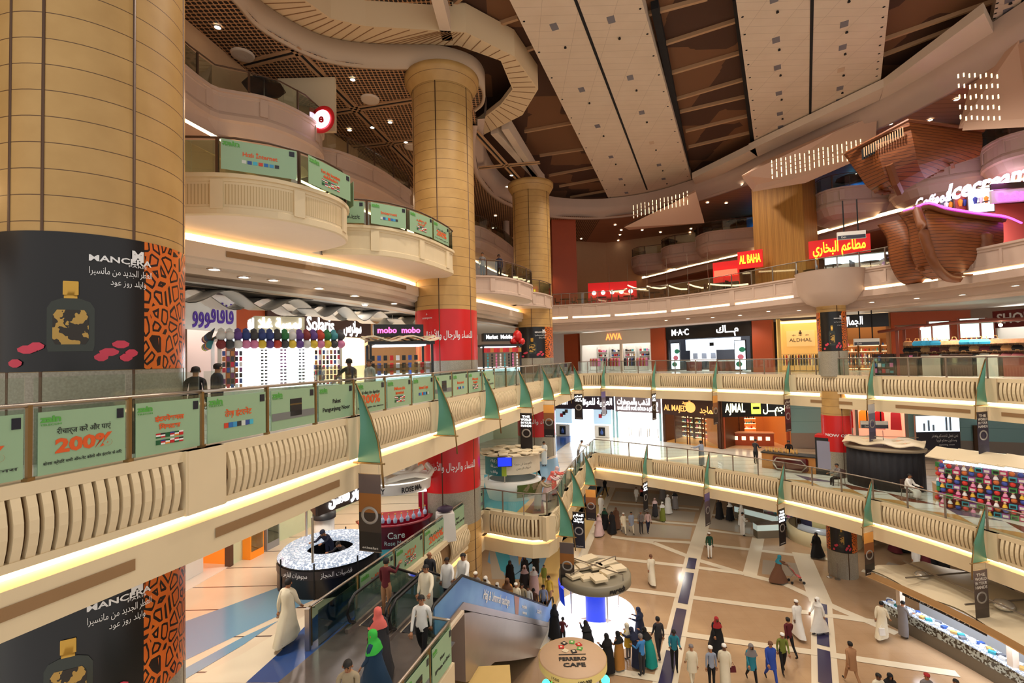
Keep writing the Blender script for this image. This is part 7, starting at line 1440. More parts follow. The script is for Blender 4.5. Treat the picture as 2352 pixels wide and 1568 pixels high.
for j, (x, w_, h_, m, lab) in enumerate(((-2.3, .9, 1.0, brownm, 'dark wooden low chest'), (-1.2, .8, 1.1, mat('stone_box', (170, 160, 146), .5), 'pale grey box stand'), (-.1, 1.2, 1.15, mat('umber_chest', (60, 36, 26), .5), 'broad dark chest'), (1.1, .8, 1.1, mat('tin_grey', (190, 190, 180), .5), 'pale stand with green labels'), (2.2, 1.0, 1.0, MATS['oxblood_wood'], 'red-brown crate'))):
    r = thing('display_chest', lab+' at the front of the bag stall', 'display stand', BM @ Vector((x, -.75, 0)), -.85); MB().box(-w_/2, w_/2, -.3, .3, 0, h_).build('body', m, r); MB().box(-w_/2-.03, w_/2+.03, -.33, .33, h_, h_+.05).build('top', m, r)
bagc = [('turquoise', (30, 150, 200)), ('brown', (110, 60, 40)), ('tan', (190, 140, 90)), ('wine', (100, 30, 40)), ('black', (24, 22, 24)), ('grey', (120, 116, 112))]
bagp = []
for nm, c in bagc:
    o = thing('handbag', 'x', 'bag'); m = mat('bag_'+nm, c, .6, var=.15, vs=8); MB().loft([[(-.2, -.08, 0), (.2, -.08, 0), (.2, .08, 0), (-.2, .08, 0)], [(-.24, -.1, .12), (.24, -.1, .12), (.24, .1, .12), (-.24, .1, .12)], [(-.16, -.03, .27), (.16, -.03, .27), (.16, .03, .27), (-.16, .03, .27)]]).build('bag_body', m, o); MB().tube([(-.1, 0, .26), (-.07, 0, .42), (.07, 0, .42), (.1, 0, .26)], .014, 5).build('handle', mat('strap_tan', (196, 150, 90), .6), o); bagp.append(o)
ub = set()
for i in range(44):
    if i < 5: lp = Vector((-1.75+i*.2, -1.15, 1.75)); t = 0
    elif i < 10: lp = Vector((.25+(i-5)*.2, -1.15, 1.75)); t = 0
    else:
        j = i-10; lp = Vector((-2.4+(j % 12)*.42, -.3+.25*(j//12), .98+.4*(j//12))); t = 1+random.randrange(5)
    p = BM @ lp; nm = bagc[t][0]; lab = nm+' handbag '+('hung from the beam of the bag stall' if t == 0 else 'among the goods of the bag stall')
    if t not in ub: ub.add(t); o = bagp[t]; o.location = p; o.rotation_euler = (0, 0, -.85); o['label'] = lab; o['group'] = nm+' bags on the bag stall'
    else: dup(bagp[t], p, -.85+random.random()*.3, lab)
MB().box(-2.6, 2.6, .0, .1, 0, 2.0).build('goods_wall', mat('rack_brown', (150, 110, 80), .6, var=.5, vs=9), bs)
for k_, z_ in ((0, 1.37), (1, 1.78)): MB().box(-2.6, 2.6, -.5, 0, z_-.03, z_-.01).build('shelf_board', brownm, bs)
area(25.2, 26.7, 2.8, 4, 1.0, 420, (1, .8, .6), (25.6, 26.8, 0), 'bag_stall_lamp')
for i in range(3):
    p = [(22.9, 29.9), (23.6, 29.0), (28.2, 23.6)][i]; shelf((p[0], p[1], L2), -.85, 'dark stand of small perfume boxes beside the bag stall, '+('left', 'second', 'right end')[i], 1.0, 1.3, 3, 0, MATS['umber_chest'], MATS['umber_chest'])

# ================================================================ escalators
SZ = lambda s: L1 if s <= 14.1 else (L0 if s >= 24.7 else L1-(s-14.1)*(L1-L0)/10.6)
def EP(s, o, z): v = ES(s, o); return (v[0], v[1], z)
truss = mat('brushed_truss', (170, 158, 150), .28, .75, var=.08, vs=2); dsk = mat('step_dark', (60, 60, 64), .5, .3); rub = mat('rubber_black', (20, 20, 22), .5)
bluead = nodes_mat('blue_advert', lambda nt, v: mixc(nt, noise(nt, v, .9, 2), srgb(40, 96, 180), srgb(110, 176, 226)), .25)
escg = glass_mat('escalator_glass', (.62, .70, .66), .12, .25, (120, 150, 136))
ks = [11.9+.35*i for i in range(41)]
def escalator(oc, label, right_ad):
    r = thing('escalator', label, 'escalator', (0, 0, 0)); w_ = .5
    for side in (-1, 1):
        o = oc+side*(w_+.1); ss = [12.2, 13.0, 14.1, 15.0]+[15.0+i*.9 for i in range(1, 11)]+[24.7, 25.6]
        mb = MB(); lo = [EP(s, o, SZ(s)+.12) for s in ss]; hi = [EP(s, o, SZ(s)+.93) for s in ss]; n = len(ss)
        th = Vector((N_.x, N_.y, 0))*.02
        mb.loft([[tuple(Vector(a)-th), tuple(Vector(a)+th), tuple(Vector(b)+th), tuple(Vector(b)-th)] for a, b in zip(lo, hi)])
        ad = right_ad and side == 1; pn = mb.build('side_panel', bluead if ad else escg, r)
        rail = [EP(12.2, o, SZ(12.2)+.12), EP(11.95, o, SZ(12)+.3), EP(11.85, o, SZ(12)+.55), EP(11.95, o, SZ(12)+.82)]+[EP(s, o, SZ(s)+.95) for s in ss]+[EP(25.95, o, SZ(26)+.82), EP(26.05, o, SZ(26)+.55), EP(25.9, o, SZ(26)+.3), EP(25.6, o, SZ(26)+.12)]
        MB().tube(rail, .045, 8).build('handrail', rub, r, True)
        mb = MB(); mb.loft([[EP(s, o-.06, SZ(s)-.1), EP(s, o+.06, SZ(s)-.1), EP(s, o+.06, SZ(s)+.14), EP(s, o-.06, SZ(s)+.14)] for s in [11.8]+ss+[26.0]]); mb.build('skirt', truss, r)
        if ad:
            sl = Vector((D_.x, D_.y, -(L1-L0)/10.6)).normalized(); up = Vector((N_.x, N_.y, 0)).cross(sl)
            for s_, sz, sc_, w2 in (('Hajj & Ummrah package', .42, 17.2, 3.2), ('zain', .3, 23.0, .9), ('mobile', .22, 20.6, .8), ('internet', .16, 20.6, .7)):
                p = Vector(EP(sc_, o+.035, SZ(sc_)+(.56 if s_ != 'internet' else .3))); text(s_, sz, wh, pn, 'lettering', p, sl, up, depth=.003, fit=w2, bold=.004)
            p = [Vector(EP(s, o+.03, SZ(s)+h_)) for s, h_ in ((19.3, .15), (19.7, .15), (19.9, .9), (19.2, .9))]; MB().face([tuple(q) for q in p]).build('hands_print', mat('hand_print', (190, 140, 120), .5), pn)
    mb = MB(); q = 27
    for i in range(q):
        s0 = 14.1+10.6*i/q; s1 = 14.1+10.6*(i+1)/q; z = L1-(i+.4)*(L1-L0)/q
        mb.add([EP(s0, oc-w_, z), EP(s0, oc+w_, z), EP(s1, oc+w_, z), EP(s1, oc-w_, z), EP(s0, oc-w_, z+.24), EP(s0, oc+w_, z+.24)], [(0, 1, 2, 3), (0, 4, 5, 1)])
    mb.add([EP(12.3, oc-w_, L1+.02), EP(12.3, oc+w_, L1+.02), EP(14.1, oc+w_, L1+.02), EP(14.1, oc-w_, L1+.02)], [(0, 1, 2, 3)]); mb.add([EP(24.7, oc-w_, L0+.02), EP(24.7, oc+w_, L0+.02), EP(26.3, oc+w_, L0+.02), EP(26.3, oc-w_, L0+.02)], [(0, 1, 2, 3)])
    o = mb.build('steps', dsk, r); 
    return r
escalator(-8.3, 'left escalator between the lower gallery and the ground floor, glass sides', False)
escalator(-6.95, 'right escalator with blue Hajj and Ummrah advertising panel along its outer side', True)
tr = thing('escalator_truss', 'brushed steel casing under both escalators, large plain side facing the viewer', 'escalator casing')
mb = MB(); mb.loft([[EP(s, -9.0, min(L1-.12, SZ(s)-.12)), EP(s, -6.22, min(L1-.12, SZ(s)-.12)), EP(s, -6.22, zb_), EP(s, -9.0, zb_)] for s, zb_ in ((13.95, L1-2.2), (14.6, L1-2.5), (16.5, L1-3.1), (19, -10.6), (22, L0+.0), (24.6, L0), (26.0, L0))]); mb.build('casing', truss, tr)
r = thing('landing_plate', 'scuffed steel landing plate at the top of the two escalators', 'floor plate'); MB().prism([ES(9.6, -9.2), ES(9.6, -5.75), ES(12.25, -5.75), ES(12.25, -9.2)], L1+.012, L1+.03).build('plate', mat('scuffed_steel', (124, 116, 112), .25, .55, var=.15), r)
r = thing('glass_railing', 'stainless end post and glass of the railing left of the escalators, at the near end', 'railing', (*ES(10.9, -9.45), L1)); MB().box(-.06, .06, -.06, .06, 0, 1.1).build('post', steel, r); MB().obox((.5, .9, .05), 1.7, .014, .95, math.atan2(D_.y, D_.x)).build('glass_panel', glassg, r)
r = thing('screen_tower', 'tall yellow-beige block with a dark wall screen, under the escalators', 'kiosk', (-1.05, 15.6, L0), .05); MB().box(-.9, .75, -.4, .6, 0, 3.75).build('block', mat('beech_block', (214, 180, 110), .5, var=.06), r); s = MB().box(-.75, -.02, -.46, -.4, 2.75, 3.3).build('screen', mat('slate_screen', (50, 56, 66), .3), r)
# ================================================================ people
SK = mat('skin_tan', (176, 122, 86), .6); SKD = mat('skin_dark', (110, 72, 50), .6); HB = mat('hair_black', (22, 18, 16), .7); EYE = mat('eye_dark', (24, 16, 12), .5); SHO = mat('shoe_black', (30, 26, 24), .5); MOU = mat('lip', (140, 80, 64), .6)
CL = {}
def cl(n, c): CL[n] = mat('cloth_'+n, c, .85, var=.08, vs=5)
for n, c in (('cream', (232, 222, 196)), ('white', (238, 236, 230)), ('black', (20, 19, 22)), ('navy', (34, 40, 66)), ('maroon', (96, 28, 36)), ('khaki', (166, 150, 122)), ('green', (60, 190, 70)), ('coral', (226, 110, 100)), ('brown', (110, 74, 52)), ('grey', (128, 122, 122)), ('teal', (40, 130, 150)), ('blue', (44, 76, 170)), ('sky', (70, 140, 210)), ('olive', (120, 130, 50)), ('yellow', (220, 180, 60)), ('pink', (220, 190, 190)), ('lilac', (190, 150, 220)), ('tan', (176, 130, 92)), ('charcoal', (52, 50, 54)), ('bluegreen', (28, 60, 90)), ('ochre', (190, 130, 60)), ('darkgreen', (20, 70, 50)), ('stripe', (150, 160, 180)), ('turq', (20, 150, 140)), ('red', (170, 40, 44))): cl(n, c)  # 'lilac' is white cloth with purple light put into its colour
def rot(v, ax, a): return Matrix.Rotation(a, 3, ax) @ Vector(v)
POSES = {
 'stand': dict(), 'walk': dict(hL=.42, hR=-.35, kL=.12, kR=.35, aL=-.35, aR=.35, eL=.25, eR=.35), 'step': dict(hL=-.22, hR=.25, kL=.25, kR=.05, aL=.2, aR=-.2, eL=.5, eR=.3),
 'lean': dict(lean=.42, aL=.95, aR=.95, eL=.75, eR=.75, hL=-.12, hR=-.05), 'phone': dict(aR=.95, eR=1.5, aL=.15, eL=.3), 'hold': dict(aL=.4, aR=.4, eL=1.3, eR=1.3, hp=.3), 'bend': dict(lean=.75, aL=1.0, aR=1.0, eL=.4, eR=.5, hp=.3),
 'sit': dict(hL=1.5, hR=1.45, kL=1.5, kR=1.4, aL=.5, aR=.5, eL=.9, eR=.9, drop=.46, lean=.15), 'push': dict(lean=.12, aL=.95, aR=.95, eL=.3, eR=.3, hL=.3, hR=-.3, kR=.25), 'rail': dict(aL=.75, eL=.2, abL=.5, aR=.1, eR=.5, hL=.1), 'wave': dict(aL=.5, abL=1.1, eL=.9, aR=.2, eR=.3)}
MESH = {}
def skeleton(p):
    g = lambda k, d=0.: p.get(k, d)
    V, R, E, T = [], [], [], []
    def add(v, r, par, t): V.append(Vector(v)); R.append(r); T.append(t); (E.append((par, len(V)-1)) if par is not None else None); return len(V)-1
    dz = -g('drop'); pel = add((0, 0, .95+dz), (.15, .11), None, 1)
    ln = g('lean'); up = lambda h: Vector((0, math.sin(ln)*h, .95+dz+math.cos(ln)*h))
    wa = add(up(.14), (.135, .095), pel, 1); ch = add(up(.33), (.155, .105), wa, 1); nb = add(up(.475), (.09, .075), ch, 1)
    hd = up(.56)+Vector((0, .01, 0)); hp = g('hp')+ln*.6; c = math.cos; s = math.sin
    nk = add(up(.53), (.052, .052), nb, 0); ha = add(hd+Vector((0, .02+.04*s(hp), .035)), (.068, .078), nk, 0); hb = add(hd+Vector((0, .02+.13*s(hp), .125*c(hp*.6))), (.078, .098), ha, 0); ht = add(hd+Vector((0, .17*s(hp), .185*c(hp*.5))), (.055, .065), hb, 0)
    info = dict(head=(V[ha]+V[hb])/2+Vector((0, 0, .01)), hp=hp, ankles=[], wr=[], sh=V[nb].copy(), ch=V[ch].copy(), wa=V[wa].copy(), pel=V[pel].copy())
    for sd, k in ((-1, 'L'), (1, 'R')):
        a = g('a'+k); ab = g('ab'+k, .12); e = g('e'+k)
        shp = V[nb]+Vector((sd*.175, 0, -.045)); dr = rot(rot((0, 0, -1), 'X', a+ln*.4), 'Y', -sd*ab); el = shp+dr*.28
        d2 = rot(rot((0, 0, -1), 'X', a+ln*.4+e), 'Y', -sd*ab*.3+sd*e*.18); wr = el+d2*.25
        i = add(shp, (.062, .062), nb, 1); i = add(shp+dr*.14, (.052, .052), i, 1); i = add(el, (.044, .044), i, 1); i = add(el+d2*.12, (.04, .04), i, 1); i = add(wr, (.03, .03), i, 2)
        info['wr'].append((wr, d2, sd))
        h = g('h'+k); kn = g('k'+k); hip = V[pel]+Vector((sd*.09, 0, -.06)); l1 = rot((0, 0, -1), 'X', h); ke = hip+l1*.43; l2 = rot((0, 0, -1), 'X', h-kn); an = ke+l2*.42
        i = add(hip, (.095, .1), pel, 3); i = add((hip+ke)/2, (.082, .085), i, 3); i = add(ke, (.06, .062), i, 3); i = add((ke+an)/2, (.054, .058), i, 3); i = add(an, (.038, .042), i, 3)
        fd = rot((0, 1, 0), 'X', max(-.5, min(.3, (h-kn)*.6))); j = add(an+fd*.08+Vector((0, 0, -.03)), (.042, .032), i, 4); add(an+fd*.17+Vector((0, 0, -.04)), (.036, .022), j, 4); info['ankles'].append(an)
    return V, R, E, T, info
def body_mesh(pose, fat=1.0, robe=False):
    key = (pose, fat, robe)
    if key in MESH: return MESH[key]
    V, R, E, T, info = skeleton(POSES[pose]); me = bpy.data.meshes.new('skel'); me.from_pydata([tuple(v) for v in V], E, [])
    o = bpy.data.objects.new('skel', me); C.objects.link(o); o.modifiers.new('s', 'SKIN'); m2 = o.modifiers.new('b', 'SUBSURF'); m2.levels = 1
    sk = me.skin_vertices[0].data
    for i, r in enumerate(R):
        k = fat if T[i] == 1 and i < 4 else 1
        if robe and T[i] == 1 and i > 4: k = 1.35
        sk[i].radius = (r[0]*k, r[1]*k); sk[i].use_root = (i == 0)
    dg = bpy.context.evaluated_depsgraph_get(); m = bpy.data.meshes.new_from_object(o.evaluated_get(dg)); bpy.data.objects.remove(o)
    mb = MB(); mb.v = [tuple(v.co) for v in m.vertices]; mb.f = [tuple(p.vertices) for p in m.polygons]
    segs = [(V[a], V[b], T[b] if not (T[a] == 1 and T[b] == 0) else 0, R[b][0]) for a, b in E]
    for p in m.polygons:
        c = p.center; best = 9; bt = 1
        for a, b, t, r in segs:
            ab = b-a; u = max(0, min(1, (c-a).dot(ab)/max(1e-6, ab.length_squared))); d = (a+ab*u-c).length-r*.8
            if d < best: best = d; bt = t
        mb.m.append({0: 0, 1: 1, 2: 1, 3: 2, 4: 3}[bt])
    nb_ = len(mb.f); h = info['head']; hp = info['hp']
    HM = Matrix.Translation(h) @ Matrix.Rotation(-hp*.7, 4, 'X')
    def hadd(fn, m_):
        q = MB(); fn(q); mb.add([HM @ Vector(v) for v in q.v], q.f, m_)
    hadd(lambda q: q.loft([[(-.012, .088, .02), (.012, .088, .02), (0, .096, .02)], [(-.018, .086, -.03), (.018, .086, -.03), (0, .122, -.028)], [(-.012, .084, -.04), (.012, .084, -.04), (0, .098, -.042)]]), 0)
    for s in (-1, 1):
        hadd(lambda q: q.sphere((s*.034, .083, .018), .012, 6, 0, .6), 4); hadd(lambda q: q.box(s*.034-.018, s*.034+.018, .082, .094, .036, .042), 4); hadd(lambda q: q.sphere((s*.088, 0, -.005), .026, 6, 0, 1.2, .8), 0)
    hadd(lambda q: q.box(-.024, .024, .082, .093, -.066, -.058), 5)
    for wr, d, sd in info['wr']:                                       # hand: palm, four fingers, thumb
        d = d.normalized(); side = d.cross(Vector((0, 0, 1)) if abs(d.z) < .8 else Vector((0, 1, 0))).normalized(); nrm = d.cross(side)
        c0 = wr; c1 = wr+d*.085; rr = lambda c, a, b: [tuple(c+side*a+nrm*b), tuple(c+side*a-nrm*b), tuple(c-side*a-nrm*b), tuple(c-side*a+nrm*b)]
        mb.loft([rr(c0, .024, .018), rr(wr+d*.04, .04, .015), rr(c1, .042, .012)], 0)
        for f, (o_, ln_) in enumerate(((-.032, .062), (-.011, .075), (.011, .07), (.032, .055))):
            b0 = c1+side*o_; b1 = b0+d*ln_*.5+nrm*.008; b2 = b1+d*ln_*.4+nrm*.022; mb.tube([tuple(b0-d*.01), tuple(b1), tuple(b2)], [.0095, .009, .007], 5, 0)
        b0 = wr+d*.03+side*.034; mb.tube([tuple(b0), tuple(b0+d*.03+side*.028), tuple(b0+d*.06+side*.03+nrm*.01)], [.012, .011, .008], 5, 0)
    me = bpy.data.meshes.new('body'); me.from_pydata(mb.v, [], mb.f)
    for q in (SK, CL['white'], CL['black'], SHO, EYE, MOU): me.materials.append(q)
    me.polygons.foreach_set('material_index', mb.m); me.polygons.foreach_set('use_smooth', [True]*len(mb.f)); me.update(); MESH[key] = (me, info); return MESH[key]
def ell(cx, cyy, z, rx, ry, n=18, fold=0., ph=0): return [(cx+(rx*(1+fold*math.sin(5*a_+ph)))*math.cos(a_), cyy+(ry*(1+fold*math.sin(5*a_+ph)))*math.sin(a_), z) for a_ in [2*PI*i/n for i in range(n)]]
def robe_mesh(pose, wide=0, length=0, short=False):
    key = ('robe', pose, wide, length, short)
    if key in MESH: return MESH[key]
    V, R, E, T, f = skeleton(POSES[pose]); a, b = f['ankles']; y0, y1 = min(a.y, b.y), max(a.y, b.y); cyy = (y0+y1)/2; st = (y1-y0)/2
    sh, ch, wa, pe = f['sh'], f['ch'], f['wa'], f['pel']; w_ = wide*.06
    rings = [ell(0, sh.y, sh.z+.03, .075, .07), ell(0, sh.y, sh.z-.01, .185, .095), ell(0, ch.y, ch.z, .205+w_*.3, .145), ell(0, wa.y, wa.z, .185+w_*.5, .135+w_*.3), ell(0, pe.y, pe.z-.06, .2+w_, .16+w_*.5)]
    if short: rings += [ell(0, pe.y, pe.z-.3, .21, .18, 18, .03)]
    elif pose == 'sit':
        rings += [ell(0, .2, .5, .22, .28), ell(0, .42, .4, .23, .16), ell(0, .42, .12, .22, .14)]
    else:
        z1 = max(.05, .12-length*.05)
        rings += [ell(0, pe.y*.4+cyy*.6, .5, .205+w_*1.2, .17+st*.5+w_, 18, .04), ell(0, cyy, z1, .2+w_*2, .15+st*.95+w_*1.5, 18, .09, 1)]
    mb = MB(); mb.loft(rings, 0, False); me = mb.build('tmp', CL['white'], None, True); m = me.data; bpy.data.objects.remove(me); MESH[key] = m; return m
def head_frame(pose): V, R, E, T, f = skeleton(POSES[pose]); return Matrix.Translation(f['head']) @ Matrix.Rotation(-f['hp']*.7, 4, 'X'), f
def shell(pose, kind):
    key = ('shell', pose, kind)
    if key in MESH: return MESH[key]
    HM, f = head_frame(pose); mb = MB(); n = 20
    if kind == 'hair':
        pr = [(.088, .098, -.03), (.093, .108, .02), (.09, .108, .055), (.075, .09, .09), (.04, .05, .112), (.002, .002, .118)]
        rings = [ell(0, -.006, z, rx, ry, n) for rx, ry, z in pr]; mb.loft(rings, 0, False)
        keep = [fc for fc in mb.f if not (sum(mb.v[i][1] for i in fc)/4 > .03 and sum(mb.v[i][2] for i in fc)/4 < .05)]; mb.f = keep; mb.m = [0]*len(keep)
    elif kind == 'cap':
        mb.loft([ell(0, 0, .04, .092, .106, n), ell(0, 0, .095, .09, .1, n), ell(0, 0, .115, .06, .07, n), ell(0, 0, .12, .002, .002, n)], 0, False)
    else:                                                              # veil: hood, neck cape
        sh, ch = f['sh'], f['ch']; inv = HM.inverted(); L_ = lambda p: inv @ p
        pr = [(.10, .11, -.09), (.104, .118, -.05), (.104, .12, 0), (.1, .118, .045), (.085, .1, .09), (.045, .055, .12), (.002, .002, .126)]
        low = 1.0 if kind == 'veil' else .75
        s0 = L_(sh); c0 = L_(ch)
        rings = [ell(c0.x, c0.y, c0.z-(.05 if kind == 'veil' else -.04), .235*low+.03, .18, n, .05), ell(s0.x, s0.y, s0.z-.06, .215, .15, n, .03), ell(s0.x, s0.y, s0.z+.02, .15, .12, n)]+[ell(0, -.004, z, rx, ry, n) for rx, ry, z in pr]
        mb.loft(rings, 0, False); keep = []
        for fc in mb.f:
            c = sum((Vector(mb.v[i]) for i in fc), Vector())/4
            if c.y > .07 and abs(c.x) < .07 and -.075 < c.z < .06: continue
            keep.append(fc)
        mb.f = keep; mb.m = [0]*len(keep)
    mb.v = [tuple(HM @ Vector(v)) for v in mb.v]; o = mb.build('tmp', HB, None, True); m = o.data; bpy.data.objects.remove(o); MESH[key] = m; return m
def child(name, me, m, root):
    o = bpy.data.objects.new(name, me); C.objects.link(o); o.parent = root; o.material_slots[0].link = 'OBJECT'; o.material_slots[0].material = m; return o
def person(label, pos, face, pose, top, bottom='black', outfit='plain', head='hair', hcol='black', h=1.75, skin=None, grp=None):
    """face = heading in degrees, 0 = away from the viewer, 90 = to the left, 180 = towards the viewer"""
    r = thing('person', label, 'person', pos, math.radians(face), grp); k = h/1.75; r.scale = (k, k, k)
    me, info = body_mesh(pose, 1.0 if outfit != 'stout' else 1.25, outfit in ('thobe', 'abaya')); b = bpy.data.objects.new('body', me); C.objects.link(b); b.parent = r
    tp = CL[top]
    for i, m in enumerate((skin or SK, tp, CL[bottom] if outfit not in ('thobe', 'abaya') else tp, SHO)): b.material_slots[i].link = 'OBJECT'; b.material_slots[i].material = m
    if outfit == 'thobe': child('thobe', robe_mesh(pose), tp, r)
    elif outfit == 'abaya': child('abaya', robe_mesh(pose, 1.5, 1), tp, r)
    elif outfit == 'tunic': child('tunic', robe_mesh(pose, 0, 0, True), tp, r)
    elif outfit == 'skirt': child('skirt', robe_mesh(pose, .8, 1), CL[bottom], r)
    if head == 'hair': child('hair', shell(pose, 'hair'), HB if hcol == 'black' else CL[hcol], r)
    elif head == 'cap': child('cap', shell(pose, 'cap'), CL[hcol] if hcol != 'black' else CL['white'], r)
    elif head in ('veil', 'scarf'): child('headscarf', shell(pose, head), CL[hcol], r)
    return r
def ln(s): return 'lane'
